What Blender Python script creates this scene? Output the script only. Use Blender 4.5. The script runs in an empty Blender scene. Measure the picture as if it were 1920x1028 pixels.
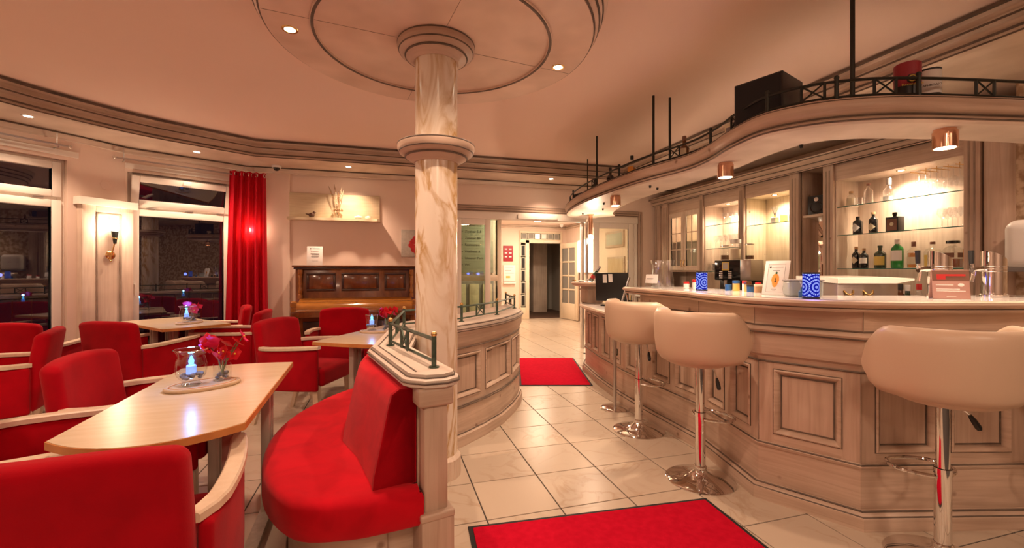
import bpy, bmesh, math, random
from mathutils import Vector, Matrix, Euler

random.seed(7)
S = bpy.context.scene
COL = S.collection
R = math.radians
PI = math.pi

# ------------------------------------------------------------------ camera, world, lights, exposure
YAW = 16.06
cd = bpy.data.cameras.new('camera')
cam = bpy.data.objects.new('camera', cd)
COL.objects.link(cam)
cam.location = (0, 0, 1.255)
cam.rotation_euler = (R(90), 0, R(-YAW))
cd.sensor_width = 36.0
cd.lens = 36.0 * 823.0 / 1920.0
cd.shift_y = -6.0 / 1920.0
cd.clip_start = 0.05
S.camera = cam
S.cycles.transparent_max_bounces = 32

S.view_settings.view_transform = 'Standard'
S.view_settings.look = 'None'
S.view_settings.gamma = 1.0
S.view_settings.use_curve_mapping = False
S.view_settings.exposure = 1.22

w = bpy.data.worlds.new('night')
S.world = w
w.use_nodes = True
w.node_tree.nodes['Background'].inputs[0].default_value = (0.02, 0.012, 0.02, 1)
w.node_tree.nodes['Background'].inputs[1].default_value = 0.35

WARM = (1.0, 0.67, 0.46)
WARM2 = (1.0, 0.71, 0.48)


def spot(loc, power, angle=110, blend=0.8, size=0.04, color=WARM, target=None, name='downlight_glow'):
    l = bpy.data.lights.new(name, 'SPOT')
    l.energy = power; l.color = color; l.spot_size = R(angle); l.spot_blend = blend; l.shadow_soft_size = size
    o = bpy.data.objects.new(name, l); COL.objects.link(o); o.location = loc
    if target is not None:
        d = Vector(target) - Vector(loc)
        o.rotation_euler = d.to_track_quat('-Z', 'Y').to_euler()
    return o


def point(loc, power, size=0.03, color=WARM, name='bulb_glow'):
    l = bpy.data.lights.new(name, 'POINT')
    l.energy = power; l.color = color; l.shadow_soft_size = size
    o = bpy.data.objects.new(name, l); COL.objects.link(o); o.location = loc
    return o


def disc_light(loc, power, size=0.4, color=WARM, name='added_lamp_glow'):
    l = bpy.data.lights.new(name, 'AREA')
    l.shape = 'DISK'; l.size = size; l.energy = power; l.color = color
    o = bpy.data.objects.new(name, l); COL.objects.link(o); o.location = loc
    return o


# unseen flush ceiling lamps, added to light the room from behind the photographer
CEIL = 2.82
SOF = 2.62
ADDED_LAMPS = [(-2.6, 1.6), (-2.4, -1.4), (0.3, -0.8), (2.4, -0.9), (0.4, 4.6), (0.2, -2.6)]
ADDED_POWER = [16, 12, 13, 13, 0, 12]
for (x, y), p in zip(ADDED_LAMPS, ADDED_POWER):
    if p:
        disc_light((x, y, CEIL - 0.085), p, 0.36)

# ------------------------------------------------------------------ materials
MATS = {}


def nodes(name):
    m = bpy.data.materials.new(name); m.use_nodes = True
    nt = m.node_tree; nt.nodes.clear()
    out = nt.nodes.new('ShaderNodeOutputMaterial')
    MATS[name] = m
    return m, nt, out


def pbr(name, col, rough=0.5, metal=0.0, spec=0.5, col2=None, scale=(6, 6, 6), detail=4, ramp=(0.35, 0.7),
        bump=0.0, bscale=None, coat=0.0, sheen=0.0, emis=None, estr=0.0, rand=0.0, distort=0.0, transm=0.0, alpha=1.0):
    m, nt, out = nodes(name)
    N = nt.nodes; L = nt.links
    b = N.new('ShaderNodeBsdfPrincipled')
    L.new(b.outputs[0], out.inputs[0])
    b.inputs['Base Color'].default_value = (*col, 1)
    b.inputs['Roughness'].default_value = rough
    b.inputs['Metallic'].default_value = metal
    b.inputs['Specular IOR Level'].default_value = spec
    b.inputs['Coat Weight'].default_value = coat
    b.inputs['Coat Roughness'].default_value = 0.08
    b.inputs['Sheen Weight'].default_value = sheen
    b.inputs['Transmission Weight'].default_value = transm
    b.inputs['Alpha'].default_value = alpha
    if emis:
        b.inputs['Emission Color'].default_value = (*emis, 1)
        b.inputs['Emission Strength'].default_value = estr
    if col2 or bump:
        tc = N.new('ShaderNodeTexCoord'); mp = N.new('ShaderNodeMapping')
        mp.inputs['Scale'].default_value = scale
        L.new(tc.outputs['Object'], mp.inputs['Vector'])
        vec = mp.outputs['Vector']
        if rand:
            oi = N.new('ShaderNodeObjectInfo'); va = N.new('ShaderNodeVectorMath'); va.operation = 'ADD'
            vm = N.new('ShaderNodeVectorMath'); vm.operation = 'SCALE'; vm.inputs['Scale'].default_value = rand
            cmb = N.new('ShaderNodeCombineXYZ')
            for i in range(3):
                L.new(oi.outputs['Random'], cmb.inputs[i])
            L.new(cmb.outputs[0], vm.inputs[0]); L.new(vec, va.inputs[0]); L.new(vm.outputs[0], va.inputs[1])
            vec = va.outputs[0]
        nz = N.new('ShaderNodeTexNoise'); nz.inputs['Scale'].default_value = 1.0
        nz.inputs['Detail'].default_value = detail; nz.inputs['Distortion'].default_value = distort
        L.new(vec, nz.inputs['Vector'])
        if col2:
            cr = N.new('ShaderNodeValToRGB')
            cr.color_ramp.elements[0].position = ramp[0]; cr.color_ramp.elements[0].color = (*col2, 1)
            cr.color_ramp.elements[1].position = ramp[1]; cr.color_ramp.elements[1].color = (*col, 1)
            L.new(nz.outputs['Fac'], cr.inputs[0]); L.new(cr.outputs[0], b.inputs['Base Color'])
        if bump:
            bp = N.new('ShaderNodeBump'); bp.inputs['Strength'].default_value = bump; bp.inputs['Distance'].default_value = 0.01
            if bscale:
                n2 = N.new('ShaderNodeTexNoise'); n2.inputs['Scale'].default_value = bscale
                L.new(tc.outputs['Object'], n2.inputs['Vector']); L.new(n2.outputs['Fac'], bp.inputs['Height'])
            else:
                L.new(nz.outputs['Fac'], bp.inputs['Height'])
            L.new(bp.outputs[0], b.inputs['Normal'])
    return m


def thin_glass(name, tint=(1, 1, 1), ior=1.5, rough=0.0, gcol=(1, 1, 1)):
    m, nt, out = nodes(name)
    N = nt.nodes; L = nt.links
    t = N.new('ShaderNodeBsdfTransparent'); t.inputs[0].default_value = (*tint, 1)
    g = N.new('ShaderNodeBsdfGlossy'); g.inputs['Roughness'].default_value = rough; g.inputs[0].default_value = (*gcol, 1)
    fr = N.new('ShaderNodeFresnel')
    ge = N.new('ShaderNodeNewGeometry'); mi = N.new('ShaderNodeMix'); mi.data_type = 'FLOAT'
    mi.inputs[2].default_value = ior; mi.inputs[3].default_value = 1.0 / ior
    L.new(ge.outputs['Backfacing'], mi.inputs[0]); L.new(mi.outputs[0], fr.inputs['IOR'])
    mx = N.new('ShaderNodeMixShader')
    L.new(fr.outputs[0], mx.inputs[0]); L.new(t.outputs[0], mx.inputs[1]); L.new(g.outputs[0], mx.inputs[2])
    L.new(mx.outputs[0], out.inputs[0])
    return m


def emit(name, col, strength):
    m, nt, out = nodes(name)
    e = nt.nodes.new('ShaderNodeEmission'); e.inputs[0].default_value = (*col, 1); e.inputs[1].default_value = strength
    nt.links.new(e.outputs[0], out.inputs[0])
    return m


def wood_streak(name, col, col2, vertical, rough=0.45, knots=True, scale=1.0, col3=None):
    """limed / stained boards: long grain, blotches and knots"""
    m, nt, out = nodes(name)
    N = nt.nodes; L = nt.links
    b = N.new('ShaderNodeBsdfPrincipled'); L.new(b.outputs[0], out.inputs[0])
    b.inputs['Roughness'].default_value = rough
    tc = N.new('ShaderNodeTexCoord'); mp = N.new('ShaderNodeMapping')
    mp.inputs['Scale'].default_value = (38 * scale, 38 * scale, 2.0 * scale) if vertical else (2.6 * scale, 2.6 * scale, 45 * scale)
    L.new(tc.outputs['Object'], mp.inputs[0])
    oi = N.new('ShaderNodeObjectInfo')
    ad = N.new('ShaderNodeVectorMath'); ad.operation = 'ADD'
    sc = N.new('ShaderNodeVectorMath'); sc.operation = 'SCALE'; sc.inputs['Scale'].default_value = 13.0
    cb = N.new('ShaderNodeCombineXYZ')
    for i in range(3):
        L.new(oi.outputs['Random'], cb.inputs[i])
    L.new(cb.outputs[0], sc.inputs[0]); L.new(mp.outputs[0], ad.inputs[0]); L.new(sc.outputs[0], ad.inputs[1])
    n1 = N.new('ShaderNodeTexNoise'); n1.inputs['Scale'].default_value = 1.0; n1.inputs['Detail'].default_value = 5; n1.inputs['Distortion'].default_value = 0.6
    L.new(ad.outputs[0], n1.inputs[0])
    n2 = N.new('ShaderNodeTexNoise'); n2.inputs['Scale'].default_value = 3.2; n2.inputs['Detail'].default_value = 2
    L.new(tc.outputs['Object'], n2.inputs[0])
    cr = N.new('ShaderNodeValToRGB')
    cr.color_ramp.elements[0].position = 0.33; cr.color_ramp.elements[0].color = (*col2, 1)
    cr.color_ramp.elements[1].position = 0.62; cr.color_ramp.elements[1].color = (*col, 1)
    L.new(n1.outputs[0], cr.inputs[0])
    c2 = N.new('ShaderNodeValToRGB')
    c2.color_ramp.elements[0].position = 0.3; c2.color_ramp.elements[0].color = (0.80, 0.78, 0.76, 1)
    c2.color_ramp.elements[1].position = 0.7; c2.color_ramp.elements[1].color = (1, 1, 1, 1)
    L.new(n2.outputs[0], c2.inputs[0])
    mu = N.new('ShaderNodeMix'); mu.data_type = 'RGBA'; mu.blend_type = 'MULTIPLY'; mu.inputs[0].default_value = 1.0
    L.new(cr.outputs[0], mu.inputs[6]); L.new(c2.outputs[0], mu.inputs[7])
    src = mu.outputs[2]
    if knots:
        vo = N.new('ShaderNodeTexVoronoi'); vo.inputs['Scale'].default_value = 5.0
        L.new(tc.outputs['Object'], vo.inputs['Vector'])
        kr = N.new('ShaderNodeValToRGB')
        kr.color_ramp.elements[0].position = 0.035; kr.color_ramp.elements[0].color = (0.30, 0.17, 0.10, 1)
        kr.color_ramp.elements[1].position = 0.10; kr.color_ramp.elements[1].color = (1, 1, 1, 1)
        L.new(vo.outputs['Distance'], kr.inputs[0])
        m2 = N.new('ShaderNodeMix'); m2.data_type = 'RGBA'; m2.blend_type = 'MULTIPLY'; m2.inputs[0].default_value = 0.75
        L.new(src, m2.inputs[6]); L.new(kr.outputs[0], m2.inputs[7])
        src = m2.outputs[2]
    L.new(src, b.inputs['Base Color'])
    bp = N.new('ShaderNodeBump'); bp.inputs['Strength'].default_value = 0.12; bp.inputs['Distance'].default_value = 0.005
    L.new(n1.outputs[0], bp.inputs['Height']); L.new(bp.outputs[0], b.inputs['Normal'])
    return m


def marble(name, base, vein, scale=2.2, rough=0.15, dist=3.5, width=0.07, stretch=(1, 1, 1), vein2=None, rand=0.0, amount=0.8, spec=0.5, lo=0.42, hi=0.7):
    m, nt, out = nodes(name)
    N = nt.nodes; L = nt.links
    b = N.new('ShaderNodeBsdfPrincipled'); L.new(b.outputs[0], out.inputs[0])
    b.inputs['Roughness'].default_value = rough; b.inputs['Specular IOR Level'].default_value = spec
    tc = N.new('ShaderNodeTexCoord'); mp = N.new('ShaderNodeMapping'); mp.inputs['Scale'].default_value = stretch
    L.new(tc.outputs['Object'], mp.inputs[0])
    vec = mp.outputs[0]
    if rand:
        oi = N.new('ShaderNodeObjectInfo'); cb = N.new('ShaderNodeCombineXYZ')
        mm = N.new('ShaderNodeMath'); mm.operation = 'MULTIPLY'; mm.inputs[1].default_value = rand
        L.new(oi.outputs['Random'], mm.inputs[0])
        for i in range(3):
            L.new(mm.outputs[0], cb.inputs[i])
        ad = N.new('ShaderNodeVectorMath'); ad.operation = 'ADD'
        L.new(vec, ad.inputs[0]); L.new(cb.outputs[0], ad.inputs[1]); vec = ad.outputs[0]
    n1 = N.new('ShaderNodeTexNoise'); n1.inputs['Scale'].default_value = scale; n1.inputs['Detail'].default_value = 6; n1.inputs['Distortion'].default_value = dist * 0.3
    L.new(vec, n1.inputs[0])
    sub = N.new('ShaderNodeMath'); sub.operation = 'SUBTRACT'; sub.inputs[1].default_value = 0.5
    ab = N.new('ShaderNodeMath'); ab.operation = 'ABSOLUTE'
    L.new(n1.outputs[0], sub.inputs[0]); L.new(sub.outputs[0], ab.inputs[0])
    cr = N.new('ShaderNodeValToRGB')
    cr.color_ramp.elements[0].position = 0.0; cr.color_ramp.elements[0].color = (*vein, 1)
    cr.color_ramp.elements[1].position = width; cr.color_ramp.elements[1].color = (*base, 1)
    L.new(ab.outputs[0], cr.inputs[0])
    n2 = N.new('ShaderNodeTexNoise'); n2.inputs['Scale'].default_value = scale * 0.8; n2.inputs['Detail'].default_value = 3
    L.new(vec, n2.inputs[0])
    mx = N.new('ShaderNodeMix'); mx.data_type = 'RGBA'
    c3 = N.new('ShaderNodeValToRGB')
    c3.color_ramp.elements[0].position = lo; c3.color_ramp.elements[0].color = (0, 0, 0, 1)
    c3.color_ramp.elements[1].position = hi; c3.color_ramp.elements[1].color = (amount, amount, amount, 1)
    L.new(n2.outputs[0], c3.inputs[0]); L.new(c3.outputs[0], mx.inputs[0])
    mx.inputs[6].default_value = (*base, 1); L.new(cr.outputs[0], mx.inputs[7])
    L.new(mx.outputs[2], b.inputs['Base Color'])
    return m


# room
pbr('plaster', (0.82, 0.66, 0.56), 0.85, col2=(0.78, 0.62, 0.52), scale=(1.5, 1.5, 1.5), bump=0.05, bscale=120)
pbr('ceiling_paint', (0.87, 0.68, 0.58), 0.9, col2=(0.84, 0.65, 0.55), scale=(0.7, 0.7, 0.7), bump=0.04, bscale=90)
pbr('grout', (0.06, 0.05, 0.045), 0.9)
marble('tile_stone', (0.53, 0.44, 0.35), (0.44, 0.33, 0.235), 3.0, 0.27, 4, 0.035, rand=40.0, amount=0.9, spec=0.3)
marble('column_marble', (0.80, 0.71, 0.60), (0.50, 0.31, 0.12), 2.6, 0.22, 5, 0.07, stretch=(2.2, 2.2, 0.6), amount=1.0, lo=0.30, hi=0.55)
wood_streak('limed_v', (0.61, 0.46, 0.365), (0.50, 0.36, 0.275), True)
wood_streak('limed_h', (0.63, 0.48, 0.38), (0.52, 0.38, 0.29), False)
wood_streak('limed_pale_v', (0.78, 0.65, 0.54), (0.68, 0.54, 0.44), True, knots=False)
wood_streak('limed_pale_h', (0.74, 0.62, 0.51), (0.62, 0.49, 0.39), False, knots=False)
wood_streak('cream_board', (0.76, 0.66, 0.50), (0.64, 0.53, 0.37), True)
pbr('patina', (0.075, 0.055, 0.042), 0.6, col2=(0.17, 0.125, 0.095), scale=(7, 7, 7))
pbr('patina_soft', (0.24, 0.18, 0.14), 0.6, col2=(0.36, 0.27, 0.21), scale=(9, 9, 9))
wood_streak('limed_white', (0.78, 0.69, 0.61), (0.66, 0.56, 0.48), False, knots=False)
wood_streak('disc_wood', (0.84, 0.66, 0.55), (0.75, 0.56, 0.45), False, knots=False, scale=0.5)
pbr('white_pvc', (0.80, 0.74, 0.66), 0.35)
pbr('door_cream', (0.74, 0.63, 0.48), 0.45)
thin_glass('window_glass', (0.55, 0.52, 0.55), 2.0)
thin_glass('clear_glass', (0.92, 0.94, 0.93), 1.7)
thin_glass('door_glass', (0.86, 0.92, 0.86), 1.5)
thin_glass('crystal', (0.93, 0.94, 0.95), 2.1)
thin_glass('shelf_glass', (0.96, 0.975, 0.965), 1.45)
pbr('shelf_edge', (0.02, 0.14, 0.11), 0.12, coat=0.5)
pbr('mirror', (0.85, 0.82, 0.78), 0.03, 1.0)
pbr('night_stone', (0.02, 0.02, 0.022), 0.8)
pbr('wallpaper', (0.60, 0.46, 0.32), 0.8, col2=(0.34, 0.22, 0.13), scale=(16, 16, 16), ramp=(0.42, 0.58))
# furniture
pbr('red_velvet', (0.47, 0.002, 0.011), 0.92, spec=0.10, col2=(0.33, 0.0015, 0.008), scale=(5, 5, 5), sheen=0.06, bump=0.08, bscale=260)
pbr('settee_velvet', (0.56, 0.003, 0.014), 0.9, spec=0.12, col2=(0.42, 0.002, 0.010), scale=(7, 7, 9), detail=6, ramp=(0.25, 0.62), distort=0.8, sheen=0.08, bump=0.10)
pbr('red_curtain', (0.44, 0.004, 0.02), 0.8, spec=0.15)
pbr('red_carpet', (0.55, 0.006, 0.028), 0.97, spec=0.05, col2=(0.47, 0.004, 0.022), scale=(30, 30, 30), bump=0.25, bscale=380)
pbr('rubber', (0.012, 0.012, 0.014), 0.7)
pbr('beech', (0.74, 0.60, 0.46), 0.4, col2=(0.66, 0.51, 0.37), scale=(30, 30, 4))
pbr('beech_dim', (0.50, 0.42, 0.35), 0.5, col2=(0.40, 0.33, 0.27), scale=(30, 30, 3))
pbr('table_laminate', (0.64, 0.51, 0.36), 0.26, col2=(0.60, 0.47, 0.32), scale=(3, 40, 3))
pbr('table_edge', (0.62, 0.27, 0.08), 0.4, col2=(0.48, 0.19, 0.05), scale=(12, 12, 3))
pbr('cream_leather', (0.62, 0.46, 0.34), 0.38, bump=0.05, bscale=300)
pbr('chrome', (0.80, 0.79, 0.78), 0.05, 1.0)
pbr('brushed_steel', (0.55, 0.52, 0.50), 0.28, 1.0)
pbr('brass', (0.75, 0.50, 0.20), 0.22, 1.0)
pbr('copper', (0.72, 0.42, 0.28), 0.18, 1.0)
pbr('verdigris', (0.055, 0.085, 0.065), 0.42, 0.6, col2=(0.11, 0.16, 0.12), scale=(25, 25, 25))
pbr('dark_iron', (0.03, 0.033, 0.028), 0.45, 0.5)
pbr('black', (0.010, 0.010, 0.011), 0.4)
pbr('black_gloss', (0.010, 0.010, 0.011), 0.08)
pbr('speaker_cloth', (0.012, 0.012, 0.014), 0.85)
pbr('counter_stone', (0.72, 0.68, 0.66), 0.10, col2=(0.66, 0.61, 0.59), scale=(9, 9, 9))
pbr('white', (0.80, 0.77, 0.73), 0.4)
pbr('paper', (0.82, 0.79, 0.76), 0.6)
pbr('paper_grey', (0.55, 0.52, 0.50), 0.6)
pbr('ink', (0.03, 0.028, 0.03), 0.7)
pbr('ink_grey', (0.25, 0.23, 0.23), 0.7)
pbr('piano_wood', (0.25, 0.080, 0.020), 0.22, col2=(0.14, 0.042, 0.011), scale=(9, 9, 3), coat=0.5, distort=1.2)
pbr('piano_light', (0.42, 0.17, 0.035), 0.16, col2=(0.30, 0.11, 0.02), scale=(5, 20, 20), coat=0.7)
pbr('piano_dark', (0.06, 0.020, 0.008), 0.3, coat=0.3)
pbr('driftwood', (0.66, 0.55, 0.38), 0.6, col2=(0.56, 0.45, 0.29), scale=(4, 4, 40))
pbr('canvas_beige', (0.50, 0.46, 0.40), 0.8, col2=(0.42, 0.38, 0.33), scale=(25, 25, 25))
pbr('paint_red', (0.60, 0.03, 0.03), 0.5, col2=(0.42, 0.015, 0.02), scale=(20, 20, 20))
pbr('dried', (0.45, 0.28, 0.14), 0.85, col2=(0.30, 0.17, 0.09), scale=(60, 60, 60))
pbr('dried_pale', (0.75, 0.62, 0.46), 0.85)
pbr('petal_red', (0.62, 0.010, 0.022), 0.55, spec=0.3)
pbr('petal_pink', (0.70, 0.02, 0.12), 0.55, spec=0.3)
pbr('petal_yellow', (0.75, 0.40, 0.05), 0.5)
pbr('stem_green', (0.10, 0.15, 0.05), 0.6)
pbr('pebble', (0.22, 0.19, 0.18), 0.5, col2=(0.12, 0.10, 0.10), scale=(40, 40, 40))
pbr('coaster_wood', (0.62, 0.46, 0.30), 0.45, col2=(0.50, 0.36, 0.22), scale=(6, 60, 6))
emit('lamp_on', (1.0, 0.86, 0.62), 30.0)
emit('flame_glass', (1.0, 0.85, 0.58), 9.0)
emit('light_panel', (1.0, 0.88, 0.70), 1.6)
emit('candle_blue', (0.10, 0.50, 1.0), 2.2)
pbr('led_wax', (0.5, 0.6, 0.8), 0.5, emis=(0.01, 0.22, 1.0), estr=0.55)
emit('led_green', (0.3, 1.0, 0.15), 3.0)
emit('candle_yellow', (1.0, 0.70, 0.12), 1.2)
pbr('white_wax', (0.78, 0.80, 0.84), 0.5)
# bottles
for n, c in dict(bt_black=(0.012, 0.013, 0.014), bt_darkgreen=(0.02, 0.045, 0.02), bt_green=(0.01, 0.26, 0.045), bt_brown=(0.14, 0.05, 0.015),
                 bt_amber=(0.62, 0.22, 0.02), bt_paleamber=(0.62, 0.40, 0.12), bt_deep=(0.26, 0.05, 0.02)).items():
    pbr(n, c, 0.08, coat=0.6)
pbr('lab_cream', (0.72, 0.64, 0.46), 0.6)
pbr('lab_white', (0.80, 0.79, 0.76), 0.6)
pbr('lab_orange', (0.80, 0.36, 0.06), 0.6)
pbr('lab_yellow', (0.72, 0.56, 0.14), 0.6)
pbr('lab_red', (0.55, 0.02, 0.02), 0.5)
pbr('lab_brown', (0.20, 0.09, 0.06), 0.6)
pbr('lab_green', (0.015, 0.10, 0.03), 0.5)
pbr('gold', (0.72, 0.52, 0.12), 0.35, 0.4)
pbr('cork', (0.50, 0.32, 0.17), 0.8)
pbr('silver_cap', (0.65, 0.65, 0.66), 0.25, 0.9)
pbr('blue_lid', (0.02, 0.10, 0.26), 0.4)
pbr('pink_card', (0.48, 0.27, 0.23), 0.5)
pbr('sign_red', (0.30, 0.015, 0.03), 0.5)
pbr('board_grey', (0.44, 0.44, 0.37), 0.6)
pbr('board_grey_dark', (0.23, 0.22, 0.20), 0.6)
pbr('hall_grey', (0.42, 0.38, 0.33), 0.85)
pbr('hall_carpet', (0.10, 0.05, 0.03), 0.95)
pbr('clear_tub', (0.35, 0.38, 0.36), 0.2)


def make_curtain_mat():
    m, nt, out = nodes('curtain_sheer')
    N = nt.nodes; L = nt.links
    d = N.new('ShaderNodeBsdfPrincipled'); d.inputs['Base Color'].default_value = (0.50, 0.004, 0.02, 1); d.inputs['Roughness'].default_value = 0.6
    d.inputs['Specular IOR Level'].default_value = 0.25
    t = N.new('ShaderNodeBsdfTranslucent'); t.inputs[0].default_value = (0.85, 0.02, 0.03, 1)
    mx = N.new('ShaderNodeMixShader'); mx.inputs[0].default_value = 0.22
    L.new(d.outputs[0], mx.inputs[1]); L.new(t.outputs[0], mx.inputs[2]); L.new(mx.outputs[0], out.inputs[0])


make_curtain_mat()


def make_lantern_mat():
    """perforated lantern: rows of lit dots on concentric arcs"""
    m, nt, out = nodes('lantern_pattern')
    N = nt.nodes; L = nt.links
    tc = N.new('ShaderNodeTexCoord')
    sep = N.new('ShaderNodeSeparateXYZ'); L.new(tc.outputs['Object'], sep.inputs[0])
    at = N.new('ShaderNodeMath'); at.operation = 'ARCTAN2'; L.new(sep.outputs[1], at.inputs[0]); L.new(sep.outputs[0], at.inputs[1])
    sc = N.new('ShaderNodeMath'); sc.operation = 'MULTIPLY'; sc.inputs[1].default_value = 0.04; L.new(at.outputs[0], sc.inputs[0])
    # polar coordinates about a point low on the side, repeated
    u = N.new('ShaderNodeMath'); u.operation = 'PINGPONG'; u.inputs[1].default_value = 0.045; L.new(sc.outputs[0], u.inputs[0])
    v = N.new('ShaderNodeMath'); v.operation = 'SUBTRACT'; v.inputs[1].default_value = 0.06; L.new(sep.outputs[2], v.inputs[0])
    cb = N.new('ShaderNodeCombineXYZ'); L.new(u.outputs[0], cb.inputs[0]); L.new(v.outputs[0], cb.inputs[1])
    ln = N.new('ShaderNodeVectorMath'); ln.operation = 'LENGTH'; L.new(cb.outputs[0], ln.inputs[0])
    r1 = N.new('ShaderNodeMath'); r1.operation = 'MULTIPLY'; r1.inputs[1].default_value = 60.0; L.new(ln.outputs['Value'], r1.inputs[0])
    fr = N.new('ShaderNodeMath'); fr.operation = 'FRACT'; L.new(r1.outputs[0], fr.inputs[0])
    c1 = N.new('ShaderNodeMath'); c1.operation = 'LESS_THAN'; c1.inputs[1].default_value = 0.5; L.new(fr.outputs[0], c1.inputs[0])
    a2 = N.new('ShaderNodeMath'); a2.operation = 'ARCTAN2'; L.new(v.outputs[0], a2.inputs[0]); L.new(u.outputs[0], a2.inputs[1])
    m2 = N.new('ShaderNodeMath'); m2.operation = 'MULTIPLY'; m2.inputs[1].default_value = 4.0; L.new(a2.outputs[0], m2.inputs[0])
    f2 = N.new('ShaderNodeMath'); f2.operation = 'FRACT'; L.new(m2.outputs[0], f2.inputs[0])
    c2 = N.new('ShaderNodeMath'); c2.operation = 'LESS_THAN'; c2.inputs[1].default_value = 0.7; L.new(f2.outputs[0], c2.inputs[0])
    mu = N.new('ShaderNodeMath'); mu.operation = 'MULTIPLY'; L.new(c1.outputs[0], mu.inputs[0]); L.new(c2.outputs[0], mu.inputs[1])
    cr = N.new('ShaderNodeValToRGB')
    cr.color_ramp.elements[0].color = (0.006, 0.010, 0.30, 1); cr.color_ramp.elements[1].color = (0.35, 0.42, 1.0, 1)
    L.new(mu.outputs[0], cr.inputs[0])
    e = N.new('ShaderNodeEmission'); e.inputs[1].default_value = 0.5; L.new(cr.outputs[0], e.inputs[0])
    L.new(e.outputs[0], out.inputs[0])


make_lantern_mat()


# ------------------------------------------------------------------ mesh helpers
class MB:
    def __init__(s, M=None):
        s.v = []; s.f = []; s.M = M

    def add(s, vs, fs):
        o = len(s.v)
        for p in vs:
            p = Vector(p)
            s.v.append(s.M @ p if s.M is not None else p)
        s.f += [tuple(i + o for i in f) for f in fs]
        return s

    def box(s, x0, x1, y0, y1, z0, z1):
        return s.add([(x0, y0, z0), (x1, y0, z0), (x1, y1, z0), (x0, y1, z0), (x0, y0, z1), (x1, y0, z1), (x1, y1, z1), (x0, y1, z1)],
                     [(0, 3, 2, 1), (4, 5, 6, 7), (0, 1, 5, 4), (1, 2, 6, 5), (2, 3, 7, 6), (3, 0, 4, 7)])

    def cbox(s, x0, x1, y0, y1, z0, z1, b=0.005):
        """box with chamfered edges"""
        return s.rbox((x0 + x1) / 2, (y0 + y1) / 2, (z0 + z1) / 2, (x1 - x0) / 2, (y1 - y0) / 2, (z1 - z0) / 2, b, 1, 0)

    def rbox(s, cx, cy, cz, sx, sy, sz, r, k=3, m=2, fn=None):
        """rounded box, half sizes s*, corner radius r, optional deformation"""
        r = min(r, sx, sy, sz)

        def coords(h):
            L = []
            for i in range(k):
                L.append((-(h - r), math.tan(-PI / 4 + PI / 4 * i / k)))
            for i in range(m + 2):
                L.append((-(h - r) + 2 * (h - r) * i / (m + 1), 0.0))
            for i in range(1, k + 1):
                L.append(((h - r), math.tan(PI / 4 * i / k)))
            return L
        H = (sx, sy, sz); vs = []; fs = []; idx = {}

        def vert(p):
            q = (round(p[0], 5), round(p[1], 5), round(p[2], 5))
            if q not in idx:
                idx[q] = len(vs); vs.append(p)
            return idx[q]
        for ax in range(3):
            a, b = (ax + 1) % 3, (ax + 2) % 3
            A = coords(H[a]); B = coords(H[b])
            for sg in (-1, 1):
                g = []
                for (ia, oa) in A:
                    row = []
                    for (ib, ob) in B:
                        o = [0, 0, 0]; o[ax] = sg; o[a] = oa; o[b] = ob
                        ov = Vector(o).normalized() * r
                        inn = [0, 0, 0]; inn[ax] = sg * (H[ax] - r); inn[a] = ia; inn[b] = ib
                        row.append(vert(tuple(Vector(inn) + ov)))
                    g.append(row)
                for i in range(len(A) - 1):
                    for j in range(len(B) - 1):
                        q = (g[i][j], g[i + 1][j], g[i + 1][j + 1], g[i][j + 1])
                        if len(set(q)) < 3:
                            continue
                        fs.append(q if sg > 0 else q[::-1])
        out = []
        for p in vs:
            p = fn(Vector(p)) if fn else Vector(p)
            out.append((p[0] + cx, p[1] + cy, p[2] + cz))
        return s.add(out, fs)

    def lathe(s, prof, n=24, c=(0, 0, 0), a0=0, a1=2 * PI, caps=True):
        full = abs(a1 - a0 - 2 * PI) < 1e-6
        k = n if full else n + 1
        vs = []
        for (r, z) in prof:
            for i in range(k):
                a = a0 + (a1 - a0) * i / n
                vs.append((c[0] + r * math.cos(a), c[1] + r * math.sin(a), c[2] + z))
        fs = []
        for j in range(len(prof) - 1):
            for i in range(n):
                i2 = (i + 1) % k
                fs.append((j * k + i, j * k + i2, (j + 1) * k + i2, (j + 1) * k + i))
        if caps and full:
            if prof[0][0] > 1e-6:
                fs.append(tuple(range(k))[::-1])
            if prof[-1][0] > 1e-6:
                fs.append(tuple((len(prof) - 1) * k + i for i in range(k)))
        return s.add(vs, fs)

    def cyl(s, x, y, z0, z1, r, n=16, r1=None):
        return s.lathe([(r, z0), (r if r1 is None else r1, z1)], n, (x, y, 0))

    def tube(s, pts, r, n=8, closed=False, rs=None):
        pts = [Vector(p) for p in pts]
        m = len(pts); vs = []; fs = []
        up = Vector((0, 0, 1)); prev = None
        for i, p in enumerate(pts):
            if closed:
                t = (pts[(i + 1) % m] - pts[i - 1])
            else:
                t = pts[min(i + 1, m - 1)] - pts[max(i - 1, 0)]
            t.normalize()
            if prev is None:
                ref = up if abs(t.z) < 0.9 else Vector((1, 0, 0))
                a = t.cross(ref).normalized()
            else:
                a = (prev - t * prev.dot(t)).normalized()
            prev = a
            b = t.cross(a)
            rr = rs[i] if rs else r
            for k in range(n):
                th = 2 * PI * k / n
                vs.append(p + a * (rr * math.cos(th)) + b * (rr * math.sin(th)))
        for i in range(m if closed else m - 1):
            j = (i + 1) % m
            for k in range(n):
                k2 = (k + 1) % n
                fs.append((i * n + k, i * n + k2, j * n + k2, j * n + k))
        if not closed:
            fs.append(tuple(range(n))[::-1]); fs.append(tuple((m - 1) * n + k for k in range(n)))
        return s.add(vs, fs)

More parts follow.
